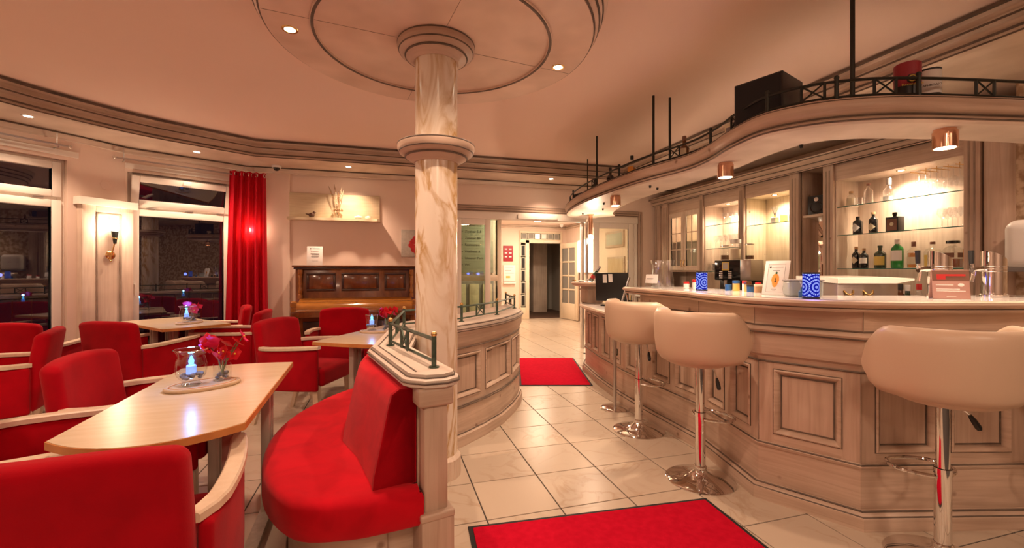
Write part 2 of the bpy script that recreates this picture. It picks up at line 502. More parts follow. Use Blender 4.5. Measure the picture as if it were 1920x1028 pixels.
    def sweep(s, path, prof, closed_prof=True, cap=True, closed_path=False):
        """profile (offset to the right of the path, z) carried along a 2D path with mitres"""
        m = len(path); n = len(prof); vs = []; fs = []
        for i in range(m):
            o = offs_dir(path, i, closed_path)
            for (d, z) in prof:
                vs.append((path[i][0] + o[0] * d, path[i][1] + o[1] * d, z))
        for i in range(m if closed_path else m - 1):
            j = (i + 1) % m
            for k in range(n if closed_prof else n - 1):
                k2 = (k + 1) % n
                fs.append((i * n + k, j * n + k, j * n + k2, i * n + k2))
        if closed_prof and cap and not closed_path:
            fs.append(tuple(range(n))); fs.append(tuple((m - 1) * n + k for k in range(n))[::-1])
        return s.add(vs, fs)

    def prism(s, poly, z0, z1):
        n = len(poly)
        vs = [(x, y, z0) for x, y in poly] + [(x, y, z1) for x, y in poly]
        fs = [tuple(range(n))[::-1], tuple(range(n, 2 * n))]
        for i in range(n):
            j = (i + 1) % n
            fs.append((i, j, n + j, n + i))
        return s.add(vs, fs)

    def rings(s, loops, cap0=True, cap1=True):
        n = len(loops[0]); vs = [p for l in loops for p in l]; fs = []
        for i in range(len(loops) - 1):
            for k in range(n):
                k2 = (k + 1) % n
                fs.append((i * n + k, i * n + k2, (i + 1) * n + k2, (i + 1) * n + k))
        if cap0:
            fs.append(tuple(range(n))[::-1])
        if cap1:
            fs.append(tuple((len(loops) - 1) * n + k for k in range(n)))
        return s.add(vs, fs)

    def grid(s, g):
        a = len(g); b = len(g[0])
        return s.add([p for r in g for p in r], [(i * b + j, (i + 1) * b + j, (i + 1) * b + j + 1, i * b + j + 1) for i in range(a - 1) for j in range(b - 1)])

    def ball(s, c, r, n=10, m=6, sq=(1, 1, 1)):
        prof = [(math.sin(PI * i / m), -math.cos(PI * i / m)) for i in range(m + 1)]
        vs = []; fs = []
        for (q, z) in prof:
            for i in range(n):
                a = 2 * PI * i / n
                vs.append((c[0] + r * q * math.cos(a) * sq[0], c[1] + r * q * math.sin(a) * sq[1], c[2] + r * z * sq[2]))
        for j in range(m):
            for i in range(n):
                i2 = (i + 1) % n
                fs.append((j * n + i, j * n + i2, (j + 1) * n + i2, (j + 1) * n + i))
        return s.add(vs, fs)

    def mesh(s, name, sharp=35):
        me = bpy.data.meshes.new(name)
        me.from_pydata([tuple(p) for p in s.v], [], s.f)
        bm = bmesh.new(); bm.from_mesh(me)
        bmesh.ops.remove_doubles(bm, verts=bm.verts, dist=0.00002)
        bmesh.ops.recalc_face_normals(bm, faces=bm.faces)
        bm.to_mesh(me); bm.free()
        me.shade_smooth()
        me.set_sharp_from_angle(angle=R(sharp))
        return me

    def build(s, name, mat, parent=None, sharp=35, label=None):
        me = s.mesh(name, sharp)
        me.materials.append(MATS[mat])
        o = bpy.data.objects.new(name, me); COL.objects.link(o)
        if parent is not None:
            o.parent = parent
        if label:
            o['label'] = label
        return o


def offs_dir(path, i, closed=False):
    m = len(path)
    p = Vector(path[i][:2])
    a = Vector(path[i - 1][:2]) if (i > 0 or closed) else None
    b = Vector(path[(i + 1) % m][:2]) if (i < m - 1 or closed) else None
    t1 = (p - a).normalized() if a is not None else (b - p).normalized()
    t2 = (b - p).normalized() if b is not None else t1
    n1 = Vector((t1.y, -t1.x)); n2 = Vector((t2.y, -t2.x))
    n = (n1 + n2)
    if n.length < 1e-6:
        return n1
    n.normalize()
    return n / max(0.35, n.dot(n1))


def offset_path(path, d, closed=False):
    return [(path[i][0] + offs_dir(path, i, closed)[0] * d, path[i][1] + offs_dir(path, i, closed)[1] * d) for i in range(len(path))]


def smooth(pts, k=6, closed=False):
    n = len(pts); out = []
    for i in range(n if closed else n - 1):
        P = [Vector(pts[(i + j) % n] if closed else pts[min(max(i + j, 0), n - 1)]) for j in (-1, 0, 1, 2)]
        for q in range(k):
            t = q / k
            out.append(tuple(0.5 * ((2 * P[1]) + (P[2] - P[0]) * t + (2 * P[0] - 5 * P[1] + 4 * P[2] - P[3]) * t * t + (3 * P[1] - P[0] - 3 * P[2] + P[3]) * t ** 3)))
    if not closed:
        out.append(tuple(pts[-1]))
    return out


def thing(name, label, cat, loc=(0, 0, 0), rotz=0.0, group=None):
    o = bpy.data.objects.new(name, None); COL.objects.link(o)
    o.empty_display_size = 0.1
    o.location = loc; o.rotation_euler = (0, 0, rotz)
    o['label'] = label; o['category'] = cat
    if group:
        o['group'] = group
    return o


def tag(o, label, cat, group=None, kind=None):
    o['label'] = label
    if cat:
        o['category'] = cat
    if group:
        o['group'] = group
    if kind:
        o['kind'] = kind
    return o


def struct(o, label, cat):
    o['label'] = label; o['category'] = cat; o['kind'] = 'structure'
    return o


def copy_tree(o, parent=None):
    c = o.copy(); COL.objects.link(c); c.parent = parent
    for ch in list(o.children):
        copy_tree(ch, c)
    return c


def dup(root, loc, rotz, label, group=None):
    c = copy_tree(root)
    c.location = loc; c.rotation_euler = (0, 0, rotz); c['label'] = label
    if group:
        c['group'] = group
    return c


def text_part(txt, name, mat, parent, loc, rot, size, ext=0.0006, align='CENTER', font_w=1.0):
    cu = bpy.data.curves.new(name, 'FONT'); cu.body = txt; cu.size = size; cu.extrude = ext; cu.align_x = align; cu.align_y = 'CENTER'
    cu.resolution_u = 2
    t = bpy.data.objects.new('tmp_text', cu); COL.objects.link(t)
    bpy.context.view_layer.update()
    me = bpy.data.meshes.new_from_object(t.evaluated_get(bpy.context.evaluated_depsgraph_get()))
    bpy.data.objects.remove(t); bpy.data.curves.remove(cu)
    me.name = name
    me.materials.clear(); me.materials.append(MATS[mat])
    o = bpy.data.objects.new(name, me); COL.objects.link(o)
    if parent is not None:
        o.parent = parent
    o.location = loc; o.rotation_euler = rot; o.scale = (font_w, 1, 1)
    return o


def frame_M(p0, p1, z=0.0):
    """local frame: x along p0->p1, y outward to the RIGHT of that direction, z up"""
    t = (Vector((p1[0], p1[1], 0)) - Vector((p0[0], p0[1], 0))).normalized()
    n = Vector((t.y, -t.x, 0))
    M = Matrix(((t.x, n.x, 0, p0[0]), (t.y, n.y, 0, p0[1]), (0, 0, 1, z), (0, 0, 0, 1)))
    return M


def seg_len(a, b):
    return math.hypot(b[0] - a[0], b[1] - a[1])


def sub2(path, org):
    return [(p[0] - org[0], p[1] - org[1]) for p in path]


# ------------------------------------------------------------------ room shell
# room outline, the bow window wall is faceted
W_A = (-5.0, 3.17)
W_B = (-2.99, 5.517)
W_C = (-2.77, 5.85)
W_D = (-1.75, 6.50)
YB = 6.50
XR = 4.72
YF = -3.6
DOOR_X0, DOOR_X1, DOOR_Z = 0.98, 4.06, 2.16

# floor: dark joint bed with stone tiles laid on it
floor = MB().prism([(-5.2, YF), (5.2, YF), (5.2, 11.0), (-5.2, 11.0)], -0.06, -0.004).build('floor', 'grout')
struct(floor, 'pale cream stone tile floor with dark joints', 'floor')
TS = 0.40
tm = MB()
h = TS / 2 - 0.0034
b_ = 0.0015
tm.rings([[(-h, -h, -0.004), (h, -h, -0.004), (h, h, -0.004), (-h, h, -0.004)],
          [(-h, -h, -b_), (h, -h, -b_), (h, h, -b_), (-h, h, -b_)],
          [(-h + b_, -h + b_, 0), (h - b_, -h + b_, 0), (h - b_, h - b_, 0), (-h + b_, h - b_, 0)]], cap0=False)
tile_mesh = tm.mesh('tile'); tile_mesh.materials.append(MATS['tile_stone'])
tiles = []
sy_, cy_ = math.sin(R(YAW)), math.cos(R(YAW))
for i in range(-16, 14):
    for j in range(-4, 24):
        x = 0.490 - TS / 2 + TS * i; y = 2.157 - TS / 2 + TS * j
        if y > 10.9 or x > 4.85 or x < -5:
            continue
        if y > 6.35 and x < 1.2:
            continue
        if x > 2.75 and 1.75 < y < 6.2:
            continue
        if x < -1.5 and y > 6.2 + 0.5 * (x + 1.9):
            continue
        D = sy_ * x + cy_ * y; xr = cy_ * x - sy_ * y
        vis = D > 1.5 and abs(xr) < D * 1.22 + 0.35
        tiles.append((0 if vis else 1, D, x, y))
tiles.sort()
far = MB()
cnt = 0
for (nv, D, x, y) in tiles:
    if not nv and cnt < 290:
        t = bpy.data.objects.new('tile', tile_mesh); COL.objects.link(t); t.parent = floor; t.location = (x, y, 0); cnt += 1
    else:
        far.M = Matrix.Translation((x, y, 0))
        far.rings([[(-h, -h, -0.004), (h, -h, -0.004), (h, h, -0.004), (-h, h, -0.004)],
                   [(-h + b_, -h + b_, 0), (h - b_, -h + b_, 0), (h - b_, h - b_, 0), (-h + b_, h - b_, 0)]], cap0=False)
o = far.build('tile_field', 'tile_stone', floor); o['kind'] = 'stuff'

# ceiling slab
o = MB().prism([(-5.2, YF), (5.2, YF), (5.2, 6.62), (-5.2, 6.62)], CEIL, CEIL + 0.12).build('ceiling', 'ceiling_paint')
struct(o, 'smooth salmon-lit plaster ceiling', 'ceiling')


def wall_slab(name, p0, p1, z0, z1, thick=0.12, mat='plaster', holes=(), label='', cat='wall'):
    """wall whose room face runs p0->p1 with the room on the RIGHT; holes are (u0,u1,z0,z1)"""
    M = frame_M(p0, p1); L = seg_len(p0, p1)
    mb = MB(M)
    us = sorted(set([0, L] + [h_[0] for h_ in holes] + [h_[1] for h_ in holes]))
    zs = sorted(set([z0, z1] + [h_[2] for h_ in holes] + [h_[3] for h_ in holes]))
    for a, b in zip(us, us[1:]):
        for c, d in zip(zs, zs[1:]):
            if any(a >= h_[0] - 1e-6 and b <= h_[1] + 1e-6 and c >= h_[2] - 1e-6 and d <= h_[3] + 1e-6 for h_ in holes):
                continue
            mb.box(a, b, -thick, 0, c, d)
    o = mb.build(name, mat)
    struct(o, label, cat)
    return o


# facet 1 (window by the left frame edge), facet 2 (window behind the curtain)
L1 = seg_len(W_A, W_B); L2 = seg_len(W_C, W_D)
WIN_Z = 2.36
wall_slab('wall_left', W_A, W_B, 0, CEIL, 0.16, holes=[(L1 - 1.55, L1 - 0.10, 0.0, WIN_Z)], label='plaster wall bay around the left terrace window')
wall_slab('wall_pillar', W_B, W_C, 0, CEIL, 0.16, label='narrow plaster wall between the two terrace windows')
wall_slab('wall_bay', W_C, W_D, 0, CEIL, 0.16, holes=[(0.02, 1.06, 0.0, WIN_Z)], label='plaster wall bay around the terrace window beside the red curtain')
wall_slab('wall_back', (W_D[0], YB), (XR + 0.1, YB), 0, CEIL, 0.14,
          holes=[(DOOR_X0 - W_D[0], DOOR_X1 - W_D[0], 0.0, DOOR_Z)], label='plaster wall behind the piano and the glass sliding door')
o = MB().box(W_D[0] + 0.02, -1.235, YB - 0.025, YB + 0.02, 0, SOF).build('wall_pier', 'plaster'); struct(o, 'shallow plaster pier beside the red curtain', 'wall')
wall_slab('wall_right', (XR, YB), (XR, 2.06), 0, CEIL, 0.12, label='plaster wall behind the back bar cabinets')
wall_slab('wall_washroom', (4.42, 2.06), (4.42, YF), 0, CEIL, 0.12, mat='wallpaper', label='brown marbled wallpaper wall with the towel dispenser')
wall_slab('wall_front', (4.42, YF), (-5.0, YF), 0, CEIL, 0.12, label='plaster wall behind the photographer')
wall_slab('wall_side', (-5.0, YF), W_A, 0, CEIL, 0.12, label='plaster wall at the far side of the lounge')

# dropped soffit with moulded fascia running round the room
FAS = smooth([(-3.62, YF), (-3.62, 1.0), (-3.55, 2.6), (-3.32, 3.95), (-3.01, 4.58), (-2.75, 4.94), (-2.385, 5.325), (-2.0, 5.60), (-1.50, 5.92)], 5) + [(3.5, 5.95), (3.5, YF)]


def build_soffit():
    outer = []
    for (x, y) in FAS:
        if x <= -1.5:
            # nearest wall in the outward direction
            outer.append(None)
    pts_wall = [(-5.0, YF), (-5.0, 1.0), W_A, W_B, W_C, W_D]
    # plain polygon between room outline and the fascia curve
    poly = [(-5.0, YF), W_A, W_B, W_C, W_D, (XR, YB), (XR, 2.06), (4.42, 2.06), (4.42, YF)]
    inner = list(FAS)
    mb = MB()
    # strips: match each fascia point with a point on the outline by normalised parameter on three runs
    def resample(pl, n):
        d = [0]
        for a, b in zip(pl, pl[1:]):
            d.append(d[-1] + seg_len(a, b))
        out = []
        for i in range(n):
            t = d[-1] * i / (n - 1)
            k = max(j for j in range(len(d)) if d[j] <= t + 1e-9); k = min(k, len(pl) - 2)
            f = (t - d[k]) / max(1e-9, d[k + 1] - d[k])
            out.append((pl[k][0] + (pl[k + 1][0] - pl[k][0]) * f, pl[k][1] + (pl[k + 1][1] - pl[k][1]) * f))
        return out
    runs = [(inner[:-2], [(-5.0, YF), W_A, W_B, W_C, W_D]), (inner[-3:-1], [W_D, (XR, YB)]), (inner[-2:], [(XR, YB), (XR, YF)])]
    for a, b in runs:
        n = 40 if len(a) > 3 else 2
        A = resample(a, n); B = resample(b, n)
        lo = [[(p[0], p[1], SOF) for p in A], [(p[0], p[1], SOF) for p in B]]
        hi = [[(p[0], p[1], SOF + 0.02) for p in A], [(p[0], p[1], SOF + 0.02) for p in B]]
        mb.grid(lo); mb.grid(hi)
    o = mb.build('ceiling_soffit', 'limed_pale_h')
    struct(o, 'dropped pale wooden soffit band along the walls', 'soffit')


build_soffit()
# fascia path runs so that the room centre lies to the right
fas = MB().sweep(FAS, [(-0.02, SOF - 0.002), (0.035, SOF - 0.002), (0.04, SOF + 0.03), (0.028, SOF + 0.045), (0.028, SOF + 0.085), (0.06, SOF + 0.095), (0.066, SOF + 0.12), (0.05, SOF + 0.135), (0.05, SOF + 0.16), (0.085, SOF + 0.175), (0.10, CEIL), (-0.02, CEIL)], cap=False).build('trim_1', 'limed_pale_h', sharp=50)
struct(fas, 'stepped limed wood cornice between ceiling and soffit', 'cornice')
for (d, z, ww, hh) in [(0.036, SOF + 0.034, 0.010, 0.014), (0.062, SOF + 0.104, 0.009, 0.010), (0.088, SOF + 0.182, 0.018, 0.020), (0.030, SOF + 0.004, 0.010, 0.010)]:
    MB().sweep(FAS, [(d - 0.005, z - hh / 2), (d + ww, z - hh / 2), (d + ww, z + hh / 2), (d - 0.005, z + hh / 2)], cap=False).build('dark_bead', 'patina', fas)
# moulding where the soffit meets the walls
WALLP = [(-5.0, YF), W_A, W_B, W_C, (W_D[0] + 0.0, W_D[1] - 0.03), (XR, YB - 0.03)]
wm = MB().sweep(WALLP, [(0, SOF - 0.07), (0.022, SOF - 0.065), (0.028, SOF - 0.03), (0.045, SOF - 0.015), (0.045, SOF), (0, SOF)], cap=False).build('trim_2', 'limed_pale_h', sharp=50)
struct(wm, 'small moulding where soffit meets the wall', 'moulding')
MB().sweep(WALLP, [(0.02, SOF - 0.016), (0.052, SOF - 0.016), (0.052, SOF - 0.002), (0.02, SOF - 0.002)], cap=False).build('dark_bead', 'patina', wm)
# lintel lines over the windows
for nm, a, b in (('trim_3', W_A, W_B), ('trim_4', W_C, W_D)):
    M = frame_M(a, b); L = seg_len(a, b)
    o = MB(M).box(L - 1.7 if nm == 'trim_3' else 0.0, L - 0.02, 0, 0.02, WIN_Z + 0.035, WIN_Z + 0.09).build(nm, 'white_pvc')
    struct(o, 'white lintel moulding above a terrace window', 'moulding')

# baseboard along the back wall
o = MB().box(W_D[0], DOOR_X0 - 0.05, YB - 0.018, YB, 0, 0.09).build('baseboard_back', 'limed_h'); struct(o, 'limed wood baseboard below the back wall', 'baseboard')


# ------------------------------------------------------------------ terrace windows
def terrace_window(name, a, b, u0, u1, tilt, label):
    M = frame_M(a, b)
    root = bpy.data.objects.new(name, None); COL.objects.link(root); root.matrix_world = M
    struct(root, label, 'window')
    y0, y1 = -0.13, -0.06
    fw = 0.055
    mb = MB()
    mb.cbox(u0, u0 + fw, y0, y1, 0, WIN_Z, 0.006).cbox(u1 - fw, u1, y0, y1, 0, WIN_Z, 0.006)
    mb.cbox(u0 + fw, u1 - fw, y0, y1, WIN_Z - fw, WIN_Z, 0.006).cbox(u0 + fw, u1 - fw, y0, y1, 0, 0.05, 0.006)
    mb.cbox(u0 + fw, u1 - fw, y0, y1, 1.94, 2.0, 0.006)
    mb.build('window_frame', 'white_pvc', root)

    def sash(nm, ua, ub, za, zb, sw, M2=None):
        m = MB(M2)
        m.cbox(ua, ua + sw, y0 + 0.02, y1 + 0.03, za, zb, 0.008).cbox(ub - sw, ub, y0 + 0.02, y1 + 0.03, za, zb, 0.008)
        m.cbox(ua + sw, ub - sw, y0 + 0.02, y1 + 0.03, za, za + sw, 0.008).cbox(ua + sw, ub - sw, y0 + 0.02, y1 + 0.03, zb - sw, zb, 0.008)
        s = m.build(nm, 'white_pvc', root)
        MB(M2).box(ua + sw - 0.005, ub - sw + 0.005, y0 + 0.055, y0 + 0.063, za + sw - 0.005, zb - sw + 0.005).build('glass_pane', 'window_glass', s)
        return s
    d = sash('door_sash', u0 + 0.03, u1 - 0.03, 0.03, 1.955, 0.075)
    # handle on the door sash
    hm = MB(); hm.cbox(u0 + 0.052, u0 + 0.078, y1 + 0.03, y1 + 0.042, 0.99, 1.13, 0.004); hm.tube([(u0 + 0.065, y1 + 0.042, 1.10), (u0 + 0.065, y1 + 0.075, 1.10), (u0 + 0.065, y1 + 0.08, 0.98)], 0.009, 8)
    hm.build('window_handle', 'white_pvc', d)
    if tilt:
        Mt = Matrix.Translation((0, y1 + 0.03, 1.985)) @ Matrix.Rotation(R(-tilt), 4, 'X') @ Matrix.Translation((0, -y1 - 0.03, -1.985))
    else:
        Mt = None
    t = sash('transom_sash', u0 + 0.03, u1 - 0.03, 1.985, WIN_Z - 0.03, 0.07, Mt)
    hg = MB()
    for q in (0.2, 0.55, 0.86):
        u = u0 + (u1 - u0) * q
        hg.cbox(u - 0.04, u + 0.04, y1 + 0.025, y1 + 0.04, 1.962, 1.976, 0.003)
    hg.build('hinge', 'brushed_steel', root)
    if tilt:
        cm = MB(Mt); u = (u0 + u1) / 2
        cm.cbox(u - 0.03, u + 0.05, y1 + 0.03, y1 + 0.05, WIN_Z - 0.08, WIN_Z - 0.035, 0.004); cm.build('tilt_catch', 'white_pvc', t)
    return root


terrace_window('window_1', W_A, W_B, L1 - 1.55, L1 - 0.10, 0, 'tall white terrace window, its narrow upper pane closed')
terrace_window('window_2', W_C, W_D, 0.02, 1.06, 17, 'tall white terrace window with its narrow upper pane tilted open')

# balcony outside, barely lit
o = MB().prism([(-6.6, 4.2), (-5.2, 3.3), (-3.1, 5.75), (-2.9, 6.05), (-1.8, 6.7), (-2.6, 8.4)], -0.10, -0.02).build('terrace', 'night_stone')
struct(o, 'dark stone terrace outside the windows', 'terrace')


def balcony_rail(name, a, b, label, n):
    M = frame_M(a, b); L = seg_len(a, b)
    r = thing(name, label, 'railing')
    r.matrix_world = M
    r['group'] = 'balcony railings outside the windows'
    MB().tube([(0, 0, 0.98), (L, 0, 0.98)], 0.018, 8).build('top_rail', 'brushed_steel', r)
    MB().tube([(0, 0, 0.12), (L, 0, 0.12)], 0.014, 8).build('bottom_rail', 'brushed_steel', r)
    for i in range(n + 1):
        MB().tube([(L * i / n, 0, 0 if i in (0, n) else 0.12), (L * i / n, 0, 0.98)], 0.012 if i in (0, n) else 0.006, 6).build('baluster', 'brushed_steel', r)


balcony_rail('balcony_railing', (-4.2, 4.85), (-3.22, 6.0), 'steel balcony railing behind the left terrace window', 11)
balcony_rail('balcony_railing', (-3.05, 6.3), (-2.0, 6.95), 'steel balcony railing behind the window with the tilted upper pane', 9)

# panelled pilaster with torch lamp between the windows
Mp = frame_M(W_B, W_C); LP = seg_len(W_B, W_C)
pil = bpy.data.objects.new('wall_pilaster', None); COL.objects.link(pil); pil.matrix_world = Mp
tag(pil, 'limed wood wall pilaster with long recessed panel between the windows', 'pilaster')
mb = MB(); mb.box(-0.03, LP + 0.03, 0.002, 0.07, 0, 1.95); mb.build('body', 'limed_pale_v', pil)
for (x0, x1) in ((-0.03, 0.085), (LP - 0.085, LP + 0.03)):
    MB().cbox(x0, x1, 0.07, 0.085, 0.0, 1.95, 0.003).build('stile', 'limed_pale_v', pil)
MB().cbox(0.085, LP - 0.085, 0.07, 0.085, 1.86, 1.95, 0.003).build('rail', 'limed_pale_h', pil)
MB().cbox(0.085, LP - 0.085, 0.07, 0.085, 0.0, 0.2, 0.003).build('rail', 'limed_pale_h', pil)
for (x0, x1, z0, z1) in ((0.085, 0.10, 0.2, 1.86), (LP - 0.10, LP - 0.085, 0.2, 1.86), (0.085, LP - 0.085, 1.845, 1.86)):
    MB().cbox(x0, x1, 0.07, 0.092, z0, z1, 0.003).build('dark_bead', 'patina_soft', pil)
MB().sweep([(LP + 0.03, 0.0), (LP + 0.03, 0.085), (-0.03, 0.085), (-0.03, 0.0)][::-1], [(-0.03, 1.93), (0.005, 1.93), (0.012, 1.955), (0.035, 1.97), (0.045, 1.99), (0.045, 2.005), (-0.03, 2.005)]).build('capital', 'white_pvc', pil)
MB().box(-0.03, LP + 0.03, 0.002, 0.085, 1.95, 2.003).build('capital_block', 'white_pvc', pil)


def torch(M, label, power):
    """torch shaped wall lamp: rosette, slanted stem, cone and flame glass. local y points off the wall"""
    t = thing('torch_lamp', label, 'wall lamp')
    t.matrix_world = M
    t['group'] = 'torch wall lamps'
    MB(Matrix.Rotation(R(-90), 4, 'X')).lathe([(0.0, 0.0), (0.042, 0.0), (0.046, 0.006), (0.034, 0.014), (0.018, 0.02), (0.0, 0.022)], 20).build('rosette', 'brass', t)
    MB().tube([(-0.012, 0.03, -0.055), (-0.008, 0.035, 0.0), (0.006, 0.05, 0.10), (0.012, 0.055, 0.13)], 0.006, 8).build('stem', 'brass', t)
    MB().ball((-0.012, 0.03, -0.06), 0.011).build('finial', 'brass', t)
    MB(Matrix.Translation((0.012, 0.055, 0.12))).lathe([(0.0, 0.0), (0.013, 0.0), (0.018, 0.04), (0.030, 0.125), (0.034, 0.13), (0.030, 0.132), (0.0, 0.12)], 16).build('cone', 'dark_iron', t)
    MB(Matrix.Translation((0.012, 0.055, 0.165))).tube([(0.025 * math.cos(a), 0.025 * math.sin(a), 0.01 + 0.01 * a / 6) for a in [PI * 2 * i / 16 for i in range(17)]], 0.003, 5).build('band', 'brass', t)
    MB(Matrix.Translation((0.012, 0.058, 0.25))).lathe([(0.0, 0.0), (0.022, 0.004), (0.034, 0.035), (0.03, 0.07), (0.016, 0.10), (0.0, 0.125)], 16).build('flame_shade', 'flame_glass', t)
    p = M @ Vector((0.012, 0.13, 0.31))
    point(p, power, 0.04, WARM2)
    return t


torch(Mp @ Matrix.Translation((LP * 0.52, 0.086, 1.42)), 'brass torch lamp glowing on the pilaster between the windows', 4.5)
torch(Matrix.Translation((-1.65, YB - 0.025, 1.47)) @ Matrix.Rotation(PI, 4, 'Z'), 'brass torch lamp on the wall hidden behind the red curtain', 3.0)


# ------------------------------------------------------------------ column and ceiling rosette
CX, CY = 0.302, 2.74
RS = 0.129
colm = thing('marble_column', 'round cream marble column standing in front of the low parapet', 'column', (CX, CY, 0))
MB().lathe([(RS, 0.12), (RS, 2.65)], 48, caps=False).build('shaft', 'column_marble', colm)
fl = MB()
nf = 28
loop0 = []
for zz in (0.0, 0.115):
    loop = []
    for i in range(nf * 4):
        a = 2 * PI * i / (nf * 4)
        rr = 0.150 - (0.006 if i % 4 in (0,) else 0.0)
        loop.append((rr * math.cos(a), rr * math.sin(a), zz))
    loop0.append(loop)
loop0.append([(0.131 * math.cos(2 * PI * i / (nf * 4)), 0.131 * math.sin(2 * PI * i / (nf * 4)), 0.135) for i in range(nf * 4)])
fl.rings(loop0); fl.build('fluted_base', 'limed_pale_v', colm)


def ring(nm, z, flip=False):
    prof = [(RS - 0.005, 0.0), (RS + 0.008, 0.0), (RS + 0.02, 0.012), (RS + 0.055, 0.03), (RS + 0.06, 0.042), (RS + 0.095, 0.06), (RS + 0.106, 0.085), (RS + 0.106, 0.105), (RS + 0.085, 0.118), (RS + 0.0, 0.122)]
    o = MB().lathe([(r, z + q) for r, q in prof], 56, caps=False).build(nm, 'limed_h', colm, sharp=40)
    for (rr, q, ww) in ((RS + 0.058, 0.036, 0.006), (RS + 0.094, 0.066, 0.006), (RS + 0.102, 0.109, 0.006)):
        MB().tube([(rr * math.cos(2 * PI * i / 56), rr * math.sin(2 * PI * i / 56), z + q) for i in range(56)], ww, 6, True).build('dark_bead', 'patina', o)


ring('collar_ring', 1.915)
ring('capital_ring', 2.535)

disc = thing('ceiling_rosette', 'large round limed wood ceiling rosette above the marble column', 'ceiling rosette', (CX, CY, 2.65))
o = MB().lathe([(0.12, 0.0), (0.69, 0.0), (0.69, -0.012), (0.715, -0.012), (0.715, 0.0), (0.955, 0.0), (0.965, 0.03), (0.985, 0.04), (0.985, 0.075), (1.005, 0.085), (1.01, 0.13), (1.035, 0.145), (1.04, 0.17)], 96, caps=False).build('disc', 'disc_wood', disc, sharp=40)
for (rr, zz, ww) in ((0.702, -0.006, 0.012), (0.958, 0.012, 0.009), (0.988, 0.058, 0.008), (1.008, 0.108, 0.008)):
    MB().tube([(rr * math.cos(2 * PI * i / 96), rr * math.sin(2 * PI * i / 96), zz) for i in range(96)], ww, 6, True).build('dark_bead', 'patina', disc)
for a in (8, 98, 188, 278):
    a = R(a)
    MB().box(0.24, 0.95, -0.0012, 0.0012, -0.0015, 0.001).build('joint', 'patina_soft', disc).rotation_euler = (0, 0, a)


def downlight(x, y, z, label, group, power, angle=115, rim='white_pvc', color=WARM):
    d = thing('downlight', label, 'downlight', (x, y, z), 0, group)
    MB().lathe([(0.030, 0.0), (0.030, -0.003), (0.043, -0.004), (0.046, 0.0)], 24, caps=False).build('trim_ring', rim, d)
    MB().lathe([(0.0, -0.0015), (0.031, -0.0015)], 20, caps=False).build('bulb', 'lamp_on', d)
    if power:
        spot((x, y, z - 0.012), power, angle, 0.9, 0.03, color)
    return d


# lamps in the rosette (camera-frame bearings of the two that show, and the opposite pair)
for k, a in enumerate((4.1, 176.5, 272.0)):
    a = R(a)
    downlight(CX + 0.835 * math.cos(a), CY + 0.835 * math.sin(a), 2.65, 'small lit downlight in the round ceiling rosette', 'downlights in the ceiling rosette', 36, 135, 'brass')
# lamps in the soffit; the last four are unseen, added for more light
for (x, y, p, lb) in [(-3.03, 4.90, 40, 'lit soffit downlight above the left terrace window'), (-2.08, 5.84, 40, 'lit soffit downlight above the window beside the curtain'),
                      (-0.47, 6.13, 55, 'lit soffit downlight above the shelf over the piano'), (2.36, 6.10, 50, 'lit soffit downlight above the glass sliding door'),
                      (-3.9, 3.2, 40, 'unseen soffit downlight added along the lounge wall'), (-4.1, 0.8, 40, 'unseen soffit downlight added along the lounge wall'), (3.95, 1.2, 40, 'unseen soffit downlight added over the washroom wall'),
                      (3.95, 3.6, 0, 'unseen soffit downlight added over the back bar')]:
    downlight(x, y, SOF, lb, 'downlights in the soffit', p)
for (x, y), p in zip(ADDED_LAMPS, ADDED_POWER):  # housings for the added lamps out of view
    if p:
        d = thing('added_ceiling_lamp', 'unseen round flush ceiling lamp added behind the viewer for more light', 'ceiling lamp', (x, y, CEIL), 0, 'added flush ceiling lamps')
        MB().lathe([(0.0, -0.07), (0.19, -0.07), (0.215, -0.055), (0.22, 0.0)], 32).build('housing', 'white', d)
# dome camera
d = thing('dome_camera', 'small dark dome security camera under the soffit', 'camera', (-1.36, 6.32, SOF))
MB().lathe([(0.0, -0.028), (0.052, -0.028), (0.056, -0.02), (0.056, 0.0)], 20).build('mount', 'white', d)
MB().lathe([(0.0, -0.07), (0.018, -0.066), (0.034, -0.052), (0.04, -0.028)], 20).build('dome', 'black_gloss', d)
# round cover plate on the wall above the pilaster
o = MB(Mp @ Matrix.Translation((LP * 0.55, 0.0, 2.17)) @ Matrix.Rotation(R(-90), 4, 'X')).lathe([(0.05, 0.0), (0.05, 0.006), (0.045, 0.009), (0.0, 0.009)], 28).build('cover_plate', 'plaster')
tag(o, 'round blank cover plate on the wall above the torch lamp pilaster', 'cover plate')


